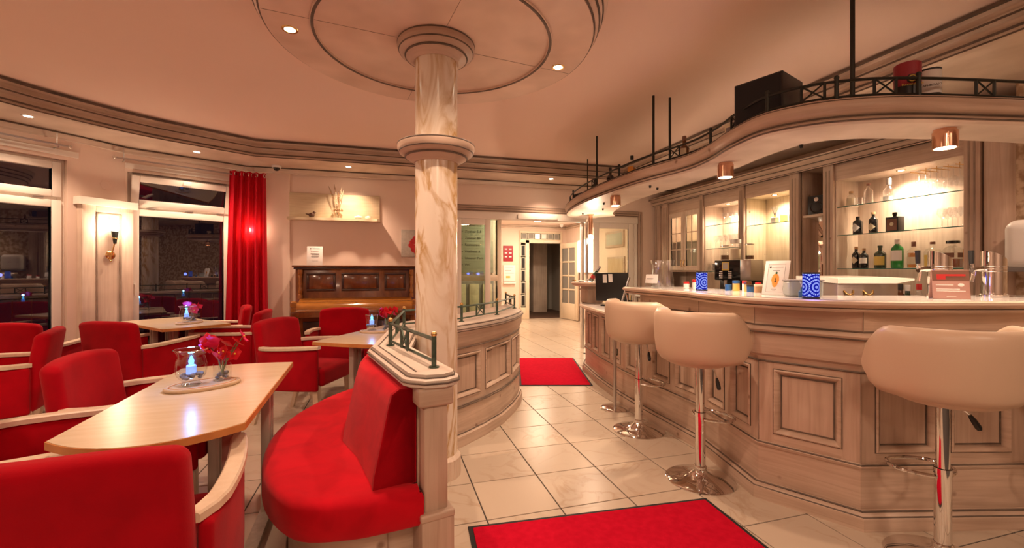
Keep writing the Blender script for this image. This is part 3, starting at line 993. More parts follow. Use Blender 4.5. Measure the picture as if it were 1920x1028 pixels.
# ------------------------------------------------------------------ armchairs (local +y is the way the chair faces)
def make_armchair(label, loc, rotz, group):
    t = thing('armchair', label, 'armchair', loc, rotz, group)

    def bend_back(p):
        # rounded top, slight rake and wrap
        k = (p.z + 0.27) / 0.54
        x = p.x * (1.0 - 0.035 * k)
        y = p.y - 0.075 * k + 0.10 * (p.x / 0.27) ** 2 * 0.35
        z = p.z - 0.022 * (abs(p.x) / 0.27) ** 3 * max(0, k)
        return Vector((x, y, z))
    MB().rbox(0, -0.235, 0.575, 0.27, 0.042, 0.27, 0.034, 3, 8, bend_back).build('backrest', 'red_velvet', t, 60)

    def puff(p):
        f = max(0.0, 1 - (p.x / 0.24) ** 2) * max(0.0, 1 - (p.y / 0.27) ** 2)
        return Vector((p.x, p.y, p.z + (0.018 * f if p.z > 0 else 0)))
    MB().rbox(0, 0.045, 0.395, 0.235, 0.265, 0.07, 0.035, 3, 6, puff).build('seat', 'red_velvet', t, 60)
    for sx in (-1, 1):
        def side(p, sx=sx):
            q = (p.y + 0.26) / 0.52
            return Vector((p.x + sx * 0.028 * math.sin(PI * min(1, max(0, q * 0.9 + 0.1))), p.y, p.z + 0.02 * q * (1 if p.z > 0 else 0)))
        MB().rbox(sx * 0.272, 0.03, 0.455, 0.019, 0.26, 0.155, 0.016, 2, 8, side).build('side_panel', 'red_velvet', t, 60)
        # wooden arm: flat strip following the side, curled in at the rear
        pts = []
        for i in range(11):
            q = i / 10.0
            y = -0.235 + 0.535 * q
            x = sx * (0.272 + 0.030 * math.sin(PI * min(1, q * 0.9 + 0.1)) - (0.03 * (1 - q / 0.15) if q < 0.15 else 0))
            z = 0.612 + 0.022 * q
            pts.append((x, y, z))
        m = MB(); loops = []
        for i, (x, y, z) in enumerate(pts):
            w_ = 0.027 if 0 < i < 10 else 0.022
            loops.append([(x - w_, y, z), (x + w_, y, z), (x + w_, y, z + 0.020), (x + w_ - 0.006, y, z + 0.026), (x - w_ + 0.006, y, z + 0.026), (x - w_, y, z + 0.020)])
        m.rings(loops); m.build('armrest', 'beech', t, 40)
        for (yy, dy, dx) in ((0.25, 0.015, 0.0), (-0.20, -0.10, 0.01)):
            m = MB(); x = sx * 0.235
            a = 0.024; b = 0.015
            m.rings([[(x + sx * dx - b, yy + dy - b, 0), (x + sx * dx + b, yy + dy - b, 0), (x + sx * dx + b, yy + dy + b, 0), (x + sx * dx - b, yy + dy + b, 0)],
                     [(x - a, yy - a, 0.34), (x + a, yy - a, 0.34), (x + a, yy + a, 0.34), (x - a, yy + a, 0.34)]])
            m.build('leg', 'beech', t)
    return t


def face(dx, dy):
    return math.atan2(-dx, dy)


G = 'red armchairs round the lounge tables'
chair0 = make_armchair('red velvet armchair with its back to the bowed end of the table by the settee', (-0.754, 1.50, 0), face(-0.115, 1), G)
for (x, y, dx, dy, lb) in [
    (-1.30, 2.05, 1.0, 0.10, 'red velvet armchair at the long side of the settee table, nearest its bowed end'),
    (-1.17, 2.70, 1.0, 0.05, 'red velvet armchair at the long side of the settee table, beside the flower vase'),
    (-2.58, 3.86, -0.93, -0.36, 'red velvet armchair turned away from the tables towards the lounge wall'),
    (-2.92, 4.74, 0.05, 1.0, 'red velvet armchair facing straight to the left terrace window'),
    (-2.07, 4.63, 0.42, 0.90, 'red velvet armchair before the pilaster with its back to the settee table'),
    (-1.88, 5.86, -0.95, -0.31, 'red velvet armchair close to the curtain at the window table'),
    (-1.53, 5.22, -1.0, -0.02, 'red velvet armchair at the window table between curtain and piano'),
    (-0.66, 4.12, 0.90, -0.42, 'red velvet armchair between the settee table and the piano table, seat in full view'),
    (-0.45, 4.95, -0.05, -1.0, 'red velvet armchair with its back close to the piano keyboard')]:
    dup(chair0, (x, y, 0), face(dx, dy), lb, G)


# ------------------------------------------------------------------ tables
def make_table(label, loc, rotz, wdt, lng, bow0, bow1, xl, xr, yi):
    t = thing('lounge_table', label, 'table', loc, rotz, 'pale lounge tables')
    hw, hl = wdt / 2, lng / 2
    poly = []
    for i in range(13):
        q = -1 + 2 * i / 12.0
        poly.append((hw * q, -hl - bow0 * (1 - q * q)))
    for i in range(13):
        q = 1 - 2 * i / 12.0
        poly.append((hw * q, hl + bow1 * (1 - q * q)))
    MB().prism(poly, 0.71, 0.7335).build('edge_band', 'table_edge', t)
    ins = [(x * (1 - 0.003 / hw), y * (1 - 0.003 / hl)) for x, y in poly]
    MB().prism(ins, 0.7335, 0.735).build('tabletop', 'table_laminate', t)
    for sx in (-1, 1):
        for sy in (-1, 1):
            m = MB(); x = xr if sx > 0 else xl; y = sy * (hl - yi)
            for q in (-0.032, 0.032):
                m.cbox(x - 0.02, x + 0.02, y + q - 0.02, y + q + 0.02, 0.02, 0.71, 0.003)
            m.cbox(x - 0.012, x + 0.012, y - 0.014, y + 0.014, 0.02, 0.71, 0.002)
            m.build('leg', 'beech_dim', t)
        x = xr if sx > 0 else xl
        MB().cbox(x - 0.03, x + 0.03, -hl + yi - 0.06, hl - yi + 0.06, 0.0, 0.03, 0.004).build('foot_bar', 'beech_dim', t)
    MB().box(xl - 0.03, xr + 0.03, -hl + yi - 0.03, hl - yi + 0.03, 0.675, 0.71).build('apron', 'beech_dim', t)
    return t


tA = make_table('long pale table with orange-brown edge and one bowed end beside the red settee', (-0.752, 2.215, 0), R(2.5), 0.535, 1.06, 0.13, 0.03, -0.055, 0.175, 0.21)
tB = make_table('pale table in front of the piano, tucked behind the low parapet', (-0.02, 3.80, 0), face(0.50, 0.87), 0.56, 1.02, 0.02, 0.02, -0.03, 0.17, 0.16)
tC = make_table('pale table under the window with the tilted upper pane', (-2.05, 5.20, 0), face(-0.65, 0.76), 0.56, 1.10, 0.02, 0.02, -0.09, 0.04, 0.30)


# ------------------------------------------------------------------ table decorations
def pebbles(n, r, z0, z1, rad, seed):
    rnd = random.Random(seed); m = MB()
    for i in range(n):
        a = rnd.random() * 2 * PI; q = r * math.sqrt(rnd.random())
        m.ball((q * math.cos(a), q * math.sin(a), z0 + (z1 - z0) * rnd.random()), rad * (0.7 + 0.6 * rnd.random()), 7, 5, (1, 1, 0.75))
    return m


def petal(L, W, cup, M):
    g = []
    for i in range(5):
        u = i / 4.0; row = []
        wd = W * math.sin(PI * (0.12 + 0.88 * u) ** 0.8) if u < 1 else 0.0
        for j in range(5):
            v = -1 + j / 2.0
            row.append(M @ Vector((wd * v, L * u, cup * (u * u * 0.6 + 0.35 * v * v * u))))
        g.append(row)
    return g


def decoration(tab, lx, ly, rot, where, seed, hurricane=True, scale=1.0):
    rnd = random.Random(seed)
    base = tab.matrix_basis @ Matrix.Translation((lx, ly, 0.735))
    rz = tab.rotation_euler.z + rot
    X, Y = base.translation.x, base.translation.y
    c = thing('wooden_coaster', 'oval wooden slice under the candle glass on the ' + where, 'coaster', (X, Y, 0.735), rz, 'wooden table coasters')
    m = MB()
    loops = []
    for (q, z) in ((0.96, 0.0), (1.0, 0.006), (1.0, 0.012), (0.975, 0.016)):
        loops.append([(0.145 * q * math.cos(2 * PI * i / 40), 0.10 * q * math.sin(2 * PI * i / 40), z) for i in range(40)])
    m.rings(loops); m.build('slab', 'coaster_wood', c)
    m = MB(); m.tube([(0.125 * math.cos(2 * PI * i / 40), 0.082 * math.sin(2 * PI * i / 40), 0.0165) for i in range(40)], 0.0022, 5, True); m.build('groove_ring', 'table_edge', c)
    cr, sr = math.cos(rz), math.sin(rz)

    def place(ax, ay):
        return (X + ax * cr - ay * sr, Y + ax * sr + ay * cr, 0.7512)
    # candle glass
    g = thing('candle_glass', 'flared candle glass with a blue electric candle on the ' + where, 'candle glass', place(-0.045, 0.0), rz, 'blue candle glasses')
    if hurricane:
        prof = [(0.0, 0.004), (0.034, 0.0), (0.038, 0.006), (0.03, 0.016), (0.040, 0.026), (0.055, 0.045), (0.060, 0.075), (0.056, 0.11), (0.050, 0.128), (0.056, 0.146), (0.066, 0.158)]
    else:
        prof = [(0.0, 0.004), (0.036, 0.0), (0.040, 0.006), (0.044, 0.06), (0.052, 0.13)]
    MB().lathe(prof, 32, caps=False).build('glass', 'clear_glass', g, 60)
    MB().tube([(prof[-1][0] * math.cos(2 * PI * i / 32), prof[-1][0] * math.sin(2 * PI * i / 32), prof[-1][1]) for i in range(32)], 0.0016, 5, True).build('rim', 'chrome', g)
    pebbles(16, 0.034, 0.034, 0.050, 0.012, seed).build('pebbles', 'pebble', g)['kind'] = 'stuff'
    MB().lathe([(0.0, 0.05), (0.019, 0.05), (0.019, 0.085), (0.015, 0.090), (0.0, 0.090)], 16).build('candle', 'led_wax', g)
    MB().lathe([(0.0, 0.089), (0.009, 0.094), (0.011, 0.106), (0.006, 0.122), (0.0, 0.132)], 12).build('candle_flame', 'candle_blue', g)
    p = place(-0.045, 0)
    point((p[0], p[1], p[2] + 0.146), 0.45, 0.012, (0.06, 0.36, 1.0), 'blue_candle_glow')
    # flower glass
    v = thing('flower_vase', 'small round glass of pebbles with red orchid blooms on the ' + where, 'vase', place(0.075, 0.012), rz, 'orchid vases')
    MB().lathe([(0.0, 0.004), (0.034, 0.0), (0.037, 0.004), (0.037, 0.075)], 24, caps=False).build('glass', 'clear_glass', v, 60)
    MB().lathe([(0.0, 0.03), (0.016, 0.03), (0.018, 0.11)], 16, caps=False).build('inner_tube', 'clear_glass', v, 60)
    pebbles(14, 0.026, 0.012, 0.036, 0.010, seed + 3).build('pebbles', 'pebble', v)['kind'] = 'stuff'
    heads = []
    for i in range(12):
        a = rnd.random() * 2 * PI; q = 0.012 + 0.068 * rnd.random() * scale
        hx, hy = q * math.cos(a) * 1.15, q * math.sin(a) * 0.7; hz = 0.105 + 0.085 * rnd.random() * scale
        heads.append((hx, hy, hz))
    for (hx, hy, hz) in heads[:6]:
        MB().tube([(0, 0, 0.03), (hx * 0.25, hy * 0.25, 0.09), (hx, hy, hz)], 0.0022, 5).build('stem', 'stem_green', v)
    for k, (hx, hy, hz) in enumerate(heads):
        f = None
        tilt = R(40 + 50 * rnd.random()); az = rnd.random() * 2 * PI if k > 2 else -rz - R(YAW) + PI + R(rnd.uniform(-50, 50))
        base_m = Matrix.Translation((hx, hy, hz)) @ Matrix.Rotation(az, 4, 'Z') @ Matrix.Rotation(tilt, 4, 'X')
        mt = 'petal_pink' if k % 4 == 1 else 'petal_red'
        for i in range(5):
            L_ = (0.042 if i % 2 else 0.036) * (0.85 + 0.3 * rnd.random()); W_ = 0.025 if i in (1, 4) else 0.018
            M = base_m @ Matrix.Rotation(2 * PI * i / 5, 4, 'Z')
            MB().grid(petal(L_, W_, 0.010, M)).build('petal', mt, v, 80)
        MB(base_m).ball((0, 0, 0.006), 0.005, 7, 5).build('blossom_centre', 'petal_yellow', v)
    return c


decoration(tA, -0.03, 0.06, R(28), 'settee table', 11)
decoration(tB, -0.09, 0.06, R(20), 'piano table', 23, False, 0.9)
decoration(tC, 0.05, -0.22, R(40), 'window table', 37, True, 0.8)


# ------------------------------------------------------------------ low parapet with railing
PZ = 0.87
NEAR = [(0.165, 1.72), (0.02, 2.35), (0.115, 3.05)]
par = thing('parapet', 'low limed wood parapet curving behind the marble column', 'parapet', (0.1, 2.3, 0))
oz = (0.1, 2.3)


def prt(mb):
    mb.M = Matrix.Translation((-0.1, -2.3, 0)); return mb


# near leg, the settee leans on its left side
pw = MB(); prt(pw).sweep(NEAR[:], [(-0.05, 0), (0.05, 0), (0.05, PZ - 0.06), (-0.05, PZ - 0.06)]); pw.build('wall_core', 'limed_v', par)
cop = [(-0.105, PZ - 0.045), (-0.105, PZ - 0.02), (-0.085, PZ - 0.01), (-0.085, PZ), (0.085, PZ), (0.085, PZ - 0.01), (0.105, PZ - 0.02), (0.105, PZ - 0.045), (0.06, PZ - 0.065), (-0.06, PZ - 0.065)]
tipped = [(0.228, 1.535)] + NEAR
m = prt(MB()); m.sweep(tipped[1:], cop); m.build('coping', 'limed_white', par)
# chamfered nose of the coping
m = prt(MB())
d0 = offs_dir(NEAR, 0)
tdir = (Vector(NEAR[0]) - Vector(NEAR[1])).normalized()
nose = []
for zq, k in ((PZ - 0.065, 0.6), (PZ - 0.045, 1.0), (PZ - 0.02, 1.0), (PZ - 0.01, 0.82), (PZ, 0.82)):
    lp = []
    for (sd, fd) in ((-0.105, 0), (-0.105, 0.0), (-0.09, 0.035), (-0.045, 0.085), (0.03, 0.10), (0.085, 0.075), (0.105, 0.03), (0.105, 0)):
        lp.append((NEAR[0][0] + d0[0] * sd * k + tdir.x * (fd * k), NEAR[0][1] + d0[1] * sd * k + tdir.y * (fd * k), zq))
    nose.append(lp)
m.rings(nose); m.build('coping_nose', 'limed_white', par)
for (sd, zq) in ((-0.090, PZ - 0.012), (-0.108, PZ - 0.03), (0.090, PZ - 0.012), (0.108, PZ - 0.03), (-0.055, PZ + 0.0008)):
    pth = [(p[0], p[1], zq) for p in offset_path(NEAR, sd)]
    m = prt(MB()); m.tube(pth, 0.0035, 5); m.build('dark_bead', 'patina', par)
for zq, k in ((PZ - 0.012, 0.86), (PZ - 0.03, 1.03)):
    pth = []
    for (sd, fd) in ((-0.105, 0), (-0.09, 0.035), (-0.045, 0.085), (0.03, 0.10), (0.085, 0.075), (0.105, 0.03), (0.105, 0)):
        pth.append((NEAR[0][0] + d0[0] * sd * k + tdir.x * (fd * k), NEAR[0][1] + d0[1] * sd * k + tdir.y * (fd * k), zq))
    m = prt(MB()); m.tube(pth, 0.0035, 5); m.build('dark_bead', 'patina', par)
# end post under the nose
M = Matrix.Translation((-0.1, -2.3, 0)) @ frame_M(NEAR[0], NEAR[1])
MB(M).cbox(-0.065, 0.02, -0.045, 0.052, 0.34, 0.76, 0.014).build('end_post', 'limed_v', par)
MB(M).rbox(-0.02, 0.0, 0.785, 0.062, 0.068, 0.035, 0.012, 2, 0).build('post_capital', 'limed_h', par)
MB(M).cbox(-0.085, 0.03, -0.06, 0.07, 0.0, 0.34, 0.010).build('post_plinth', 'limed_v', par)
MB(M).rbox(-0.027, 0.004, 0.345, 0.062, 0.066, 0.014, 0.008, 2, 0).build('plinth_moulding', 'limed_h', par)

# far leg: wide box with panelled convex front
FRONT = smooth([(0.36, 3.02), (0.52, 3.13), (0.72, 3.30), (0.90, 3.49), (1.06, 3.72), (1.18, 3.93), (1.26, 4.115)], 1)
BACK = [(1.36, 4.90), (1.05, 4.45), (0.60, 3.85), (0.16, 3.42), (0.05, 3.10)]
m = prt(MB()); m.prism([(p[0], p[1]) for p in offset_path(FRONT, -0.03)] + BACK, 0.0, PZ - 0.06); m.build('wall_core', 'limed_v', par)
m = prt(MB()); outl = [p for p in offset_path(FRONT, 0.035)] + [(1.41, 4.94), (1.03, 4.49), (0.58, 3.89), (0.12, 3.45), (0.0, 3.10)]
m.prism(outl, PZ - 0.045, PZ - 0.012); m.prism([p for p in offset_path(FRONT, 0.015)] + [(1.385, 4.90), (1.04, 4.46), (0.60, 3.86), (0.14, 3.43), (0.02, 3.10)], PZ - 0.012, PZ); m.build('coping', 'limed_white', par)
F3 = [(p[0], p[1]) for p in FRONT]
for (dd, zq, mt) in ((0.038, PZ - 0.030, 'patina'), (0.02, PZ - 0.006, 'patina')):
    m = prt(MB()); m.tube([(p[0], p[1], zq) for p in offset_path(F3, dd)], 0.0035, 5); m.build('dark_bead', mt, par)
# frieze, stiles, panels, plinth
m = prt(MB()); m.sweep(F3, [(-0.03, 0.70), (0.0, 0.70), (0.004, 0.72), (0.022, 0.755), (0.022, 0.80), (0.03, PZ - 0.05), (-0.03, PZ - 0.05)]); m.build('frieze', 'limed_h', par, 50)
m = prt(MB()); m.sweep(F3, [(-0.03, 0.0), (0.0, 0.0), (0.0, 0.27), (-0.03, 0.27)]); m.build('plinth_board', 'limed_h', par)
m = prt(MB()); m.sweep(F3, [(-0.02, 0.0), (0.028, 0.0), (0.028, 0.075), (0.012, 0.09), (-0.02, 0.09)]); m.build('base_moulding', 'limed_h', par)
for (dd, zq) in ((0.014, 0.092), (0.008, 0.275), (0.008, 0.288), (0.006, 0.70)):
    m = prt(MB()); m.tube([(p[0], p[1], zq) for p in offset_path(F3, dd)], 0.0045, 5); m.build('dark_bead', 'patina', par)


def bay_panel(parent, M, u0, u1, z0, z1, wood='limed_v', proud=0.0, board=-0.018):
    """recessed panel with a mitred moulding frame; local y is outward"""
    MB(M).box(u0, u1, board - 0.012, board, z0, z1).build('panel', wood, parent)
    fw = 0.026
    outer = [(u0, z0), (u1, z0), (u1, z1), (u0, z1)]
    for k in range(4):
        (a, b), (c, d) = outer[k], outer[(k + 1) % 4]
        cx_, cz_ = (u0 + u1) / 2, (z0 + z1) / 2
        loops = []
        for (pu, pz) in ((a, b), (c, d)):
            su = 1 if pu < cx_ else -1; sz = 1 if pz < cz_ else -1
            loops.append([(pu, board - 0.01, pz), (pu, proud + 0.006, pz), (pu + su * 0.006, proud + 0.010, pz + sz * 0.006), (pu + su * fw * 0.6, proud + 0.004, pz + sz * fw * 0.6), (pu + su * fw, board + 0.002, pz + sz * fw), (pu + su * fw, board - 0.01, pz + sz * fw)])
        mm = MB(M); mm.rings(loops); mm.build('panel_moulding', 'limed_h', parent, 50)
    i0 = 0.029
    for (a, b, c, d) in ((u0 + i0, u1 - i0, z0 + i0, z0 + i0 + 0.007), (u0 + i0, u1 - i0, z1 - i0 - 0.007, z1 - i0), (u0 + i0, u0 + i0 + 0.007, z0 + i0, z1 - i0), (u1 - i0 - 0.007, u1 - i0, z0 + i0, z1 - i0)):
        MB(M).box(a, b, board - 0.002, board + 0.003, c, d).build('dark_line', 'patina', parent)
    for (a, b, c, d) in ((u0 - 0.004, u1 + 0.004, z0 - 0.004, z0 + 0.003), (u0 - 0.004, u1 + 0.004, z1 - 0.003, z1 + 0.004), (u0 - 0.004, u0 + 0.003, z0, z1), (u1 - 0.003, u1 + 0.004, z0, z1)):
        MB(M).box(a, b, proud - 0.01, proud + 0.003, c, d).build('dark_line', 'patina', parent)


def panelled_segment(parent, p0, p1, org, nb, zr0, zr1, zp0, zp1, st=0.07, wood='limed_v'):
    M = Matrix.Translation((-org[0], -org[1], 0)) @ frame_M(p0, p1)
    L = seg_len(p0, p1)
    w_ = (L - st * (nb + 1)) / nb
    for i in range(nb + 1):
        u = i * (w_ + st)
        MB(M).box(u, u + st, -0.03, 0.0, zr0, zr1).build('stile', wood, parent)
    for i in range(nb):
        u = st + i * (w_ + st)
        MB(M).box(u, u + w_, -0.03, 0.0, zr0, zp0).build('rail', 'limed_h', parent)
        MB(M).box(u, u + w_, -0.03, 0.0, zp1, zr1).build('rail', 'limed_h', parent)
        bay_panel(parent, M, u, u + w_, zp0, zp1, wood)


PF = [F3[0], F3[2], F3[4], F3[6]]
for a, b in ((F3[0], F3[2]), (F3[2], F3[4]), (F3[4], F3[6])):
    panelled_segment(par, a, b, oz, 1, 0.27, 0.71, 0.34, 0.65, 0.035)


def railing_part(parent, pts, org, zb, hgt, mat='verdigris', posts=(), crosses=(), rad=0.008, post_r=0.010):
    """low gallery rail along 2D points, with ball posts and X panels"""
    T = Matrix.Translation((-org[0], -org[1], 0))
    m = MB(T); m.tube([(p[0], p[1], zb + hgt - 0.012) for p in pts], rad, 6); m.build('top_rail', mat, parent)
    m = MB(T); m.tube([(p[0], p[1], zb + hgt * 0.20) for p in pts], rad * 0.8, 6); m.build('bottom_rail', mat, parent)
    for (x, y) in posts:
        m = MB(T); m.cyl(x, y, zb, zb + hgt, post_r, 10); m.cyl(x, y, zb, zb + 0.005, post_r * 2.1, 12); p = m.build('post', mat, parent)
        MB(T).ball((x, y, zb + hgt + post_r * 0.8), post_r * 1.25, 10, 6).build('ball', 'brass' if mat == 'verdigris' else 'dark_iron', p)
    for (a, b) in crosses:
        for (x, y) in (a, b):
            m = MB(T); m.cyl(x, y, zb + hgt * 0.2, zb + hgt - 0.012, rad * 0.9, 6); m.build('baluster', mat, parent)
        for (za, zb2) in ((0.2, 0.9), (0.9, 0.2)):
            m = MB(T); m.tube([(a[0], a[1], zb + hgt * za), (b[0], b[1], zb + hgt * zb2)], rad * 0.6, 5); m.build('cross_bar', mat, parent)


railing_part(par, [(0.185, 1.765), (0.024, 2.34), (0.12, 3.075), (0.553, 3.30), (0.934, 3.72), (1.27, 4.32)], oz, PZ, 0.125,
             posts=[(0.185, 1.765), (0.024, 2.34), (0.12, 3.075), (0.553, 3.30), (0.934, 3.72), (1.27, 4.32)],
             crosses=[((0.095, 2.03), (0.072, 2.13)), ((0.060, 2.60), (0.072, 2.69)), ((0.70, 3.46), (0.78, 3.55))])
railing_part(par, [(1.27, 4.32), (1.33, 4.88)], oz, PZ, 0.125, posts=[(1.33, 4.88)], crosses=[((1.29, 4.52), (1.305, 4.64))])


# ------------------------------------------------------------------ curved red settee
set_o = (-0.25, 2.4)
settee = thing('settee', 'curved red velvet settee built against the low parapet', 'settee', (set_o[0], set_o[1], 0))
FR = smooth([(0.135, 1.640), (0.03, 1.625), (-0.12, 1.615), (-0.29, 1.655), (-0.405, 1.80), (-0.49, 2.02), (-0.535, 2.30), (-0.525, 2.55), (-0.47, 2.78), (-0.335, 3.07), (-0.12, 3.34)], 5)
LB = offset_path(NEAR, -0.058)
BK = [(-0.02, 3.30), (LB[2][0], LB[2][1] - 0.03), LB[1], (LB[0][0], LB[0][1] + 0.02)]
outl = [tuple(p) for p in FR] + BK


def sloop(d, z):
    # outline listed clockwise seen from above: right of travel is inside the seat
    o2 = offset_path(outl, d, True)
    return [(p[0] - set_o[0], p[1] - set_o[1], z) for p in o2]


m = MB(); m.rings([sloop(0.012, 0.315), sloop(0.0, 0.33), sloop(0.0, 0.425), sloop(0.006, 0.440), sloop(0.020, 0.45), sloop(0.05, 0.455)]); m.build('seat', 'settee_velvet', settee, 50)
# backrest: wedge following the parapet
bp_ = [LB[0], (LB[0][0] * 0.5 + LB[1][0] * 0.5, LB[0][1] * 0.5 + LB[1][1] * 0.5), (LB[1][0], LB[1][1] - 0.12), LB[1], (LB[1][0] + 0.01, LB[1][1] + 0.12), LB[2]]
bp_ = sub2(bp_, set_o)
prof = [(0.0, 0.452), (-0.155, 0.452), (-0.15, 0.50), (-0.10, 0.74), (-0.085, 0.79), (-0.06, 0.808), (0.0, 0.806)]
m = MB(); m.sweep(bp_, prof); m.build('backrest', 'settee_velvet', settee, 40)
m = MB(); m.sweep([(bp_[0][0], bp_[0][1]), (bp_[0][0] * 0.94 + bp_[1][0] * 0.06, bp_[0][1] * 0.94 + bp_[1][1] * 0.06)], [(0.004, 0.45), (-0.158, 0.45), (-0.153, 0.50), (-0.103, 0.74), (-0.088, 0.793), (-0.06, 0.812), (0.004, 0.81)]); m.build('end_piping', 'red_velvet', settee, 40)
inner = offset_path(outl, 0.10, True)
m = MB(); m.prism([(p[0] - set_o[0], p[1] - set_o[1]) for p in inner], 0.0, 0.316); m.build('base', 'limed_h', settee)
for z in (0.02, 0.29):
    m = MB(); m.tube([(p[0] - set_o[0], p[1] - set_o[1], z) for p in offset_path(outl, 0.097, True)], 0.008, 5, True); m.build('dark_bead', 'patina', settee)


# ------------------------------------------------------------------ mats
def mat_rug(label, corner, a, wdt, lng):
    r = thing('floor_mat', label, 'mat', (corner[0], corner[1], 0), a, 'red floor mats')
    MB().cbox(0, wdt, -lng, 0, 0.0, 0.006, 0.002).build('rubber_edge', 'rubber', r)
    MB().cbox(0.022, wdt - 0.022, -lng + 0.022, -0.022, 0.005, 0.011, 0.003).build('pile', 'red_carpet', r)
    return r


mat_rug('red carpet mat with black rubber edge in front of the bar stools', (0.386, 2.12), R(-4.1), 1.31, 0.95)
mat_rug('red carpet mat with black rubber edge by the reception end of the bar', (1.82, 6.03), R(-16), 0.80, 1.52)


# ------------------------------------------------------------------ bar counter
BAR = [(2.62, 5.40), (2.42, 5.06), (2.28, 4.40), (2.19, 3.75), (2.16, 3.30), (2.15, 2.60), (2.007, 1.98), (2.23, 1.59), (3.03, 1.38), (3.75, 1.19)]
bo = (2.4, 2.6)
bar = thing('bar_counter', 'long curved limed wood bar counter with panelled front', 'bar counter', (bo[0], bo[1], 0))
T_ = Matrix.Translation((-bo[0], -bo[1], 0))


def bsweep(path, prof, nm, mt, parent=bar, sharp=40, **k):
    m = MB(T_); m.sweep(path, prof, **k); return m.build(nm, mt, parent, sharp)


HI = BAR[4:]; LO = BAR[:5]
CT = 1.11
bsweep(HI, [(-0.14, 0), (-0.03, 0), (-0.03, CT - 0.04), (-0.14, CT - 0.04)], 'wall_core', 'limed_v')
bsweep(HI, [(-0.03, 0), (0.0, 0), (0.0, 0.29), (-0.03, 0.29)], 'plinth_board', 'limed_h')
bsweep(HI, [(-0.03, 0.755), (0.0, 0.755), (0.004, 0.785), (0.026, 0.80), (0.032, 0.845), (0.034, 0.925), (-0.03, 0.925)], 'cove_board', 'limed_h')
bsweep(HI, [(-0.03, 0.925), (0.052, 0.925), (0.058, 0.935), (0.050, 0.948), (0.030, 0.955), (-0.03, 0.955)], 'ledge_moulding', 'limed_h')
bsweep(HI, [(-0.03, 0.955), (0.030, 0.955), (0.034, CT - 0.04), (-0.03, CT - 0.04)], 'frieze', 'limed_h')
bsweep(BAR, [(-0.02, 0), (0.040, 0), (0.040, 0.062), (0.026, 0.075), (0.020, 0.088), (-0.02, 0.09)], 'base_moulding', 'limed_h')
for (dd, z) in ((0.022, 0.090), (0.034, 0.066), (0.005, 0.292), (0.010, 0.306)):
    m = MB(T_); m.tube([(p[0], p[1], z) for p in offset_path(BAR, dd)], 0.005, 5); m.build('dark_bead', 'patina', bar)
bsweep(BAR, [(-0.02, 0.285), (0.008, 0.285), (0.014, 0.298), (0.008, 0.312), (-0.02, 0.312)], 'dado_moulding', 'limed_h')
for (dd, z) in ((0.004, 0.757), (0.048, 0.922), (0.032, 0.958)):
    m = MB(T_); m.tube([(p[0], p[1], z) for p in offset_path(HI, dd)], 0.005, 5); m.build('dark_bead', 'patina', bar)
for i in range(1, len(HI) - 1):
    o_ = offs_dir(HI, i)
    x, y = HI[i]
    MB(T_).tube([(x + o_[0] * 0.002, y + o_[1] * 0.002, 0.31), (x + o_[0] * 0.002, y + o_[1] * 0.002, 0.75)], 0.003, 5).build('corner_joint', 'patina_soft', bar)
    MB(T_).tube([(x + o_[0] * 0.033, y + o_[1] * 0.033, 0.96), (x + o_[0] * 0.033, y + o_[1] * 0.033, CT - 0.04)], 0.002, 5).build('corner_joint', 'patina_soft', bar)
# high panels
nb = [2, 2, 1, 2, 2]
for i, n in enumerate(nb):
    panelled_segment(bar, HI[i], HI[i + 1], bo, n, 0.29, 0.76, 0.365, 0.715, 0.075)
# lower reception part
bsweep(LO, [(-0.14, 0), (-0.03, 0), (-0.03, 0.80), (-0.14, 0.80)], 'wall_core', 'limed_v')
bsweep(LO, [(-0.03, 0), (0.0, 0), (0.0, 0.29), (-0.03, 0.29)], 'plinth_board', 'limed_h')
for i, n in enumerate([1, 2, 2, 1]):
    panelled_segment(bar, LO[i], LO[i + 1], bo, n, 0.29, 0.80, 0.34, 0.75, 0.07)
lows = smooth(LO, 5)
bsweep(lows, [(-0.55, 0.80), (0.05, 0.80), (0.06, 0.815), (0.06, 0.825), (0.045, 0.835), (-0.55, 0.835)], 'desk_top', 'counter_stone')
bsweep(lows, [(0.04, 0.795), (0.065, 0.80), (0.078, 0.815), (0.07, 0.832), (0.045, 0.838)], 'desk_edge', 'limed_h')
# countertop of the high part: stone slab, rounded wooden nosing
top_path = smooth([(2.17, 3.46), (2.155, 3.30), (2.15, 3.0), (2.13, 2.6), (2.05, 2.22), (2.03, 1.92), (2.22, 1.64), (2.60, 1.50), (3.05, 1.385), (3.75, 1.20)], 6)
bsweep(top_path, [(-0.42, CT - 0.04), (0.105, CT - 0.04), (0.108, CT - 0.002), (-0.42, CT)], 'countertop', 'counter_stone')
bsweep(top_path, [(0.04, CT - 0.055), (0.12, CT - 0.052), (0.128, CT - 0.042), (0.122, CT - 0.034), (0.140, CT - 0.028), (0.150, CT - 0.014), (0.144, CT - 0.002), (0.125, CT + 0.003), (0.105, CT)], 'counter_nosing', 'limed_h')
for (dd, z) in ((0.124, CT - 0.035), (0.112, CT + 0.0008)):
    m = MB(T_); m.tube([(p[0], p[1], z) for p in offset_path(top_path, dd)], 0.003, 5); m.build('dark_bead', 'patina', bar)
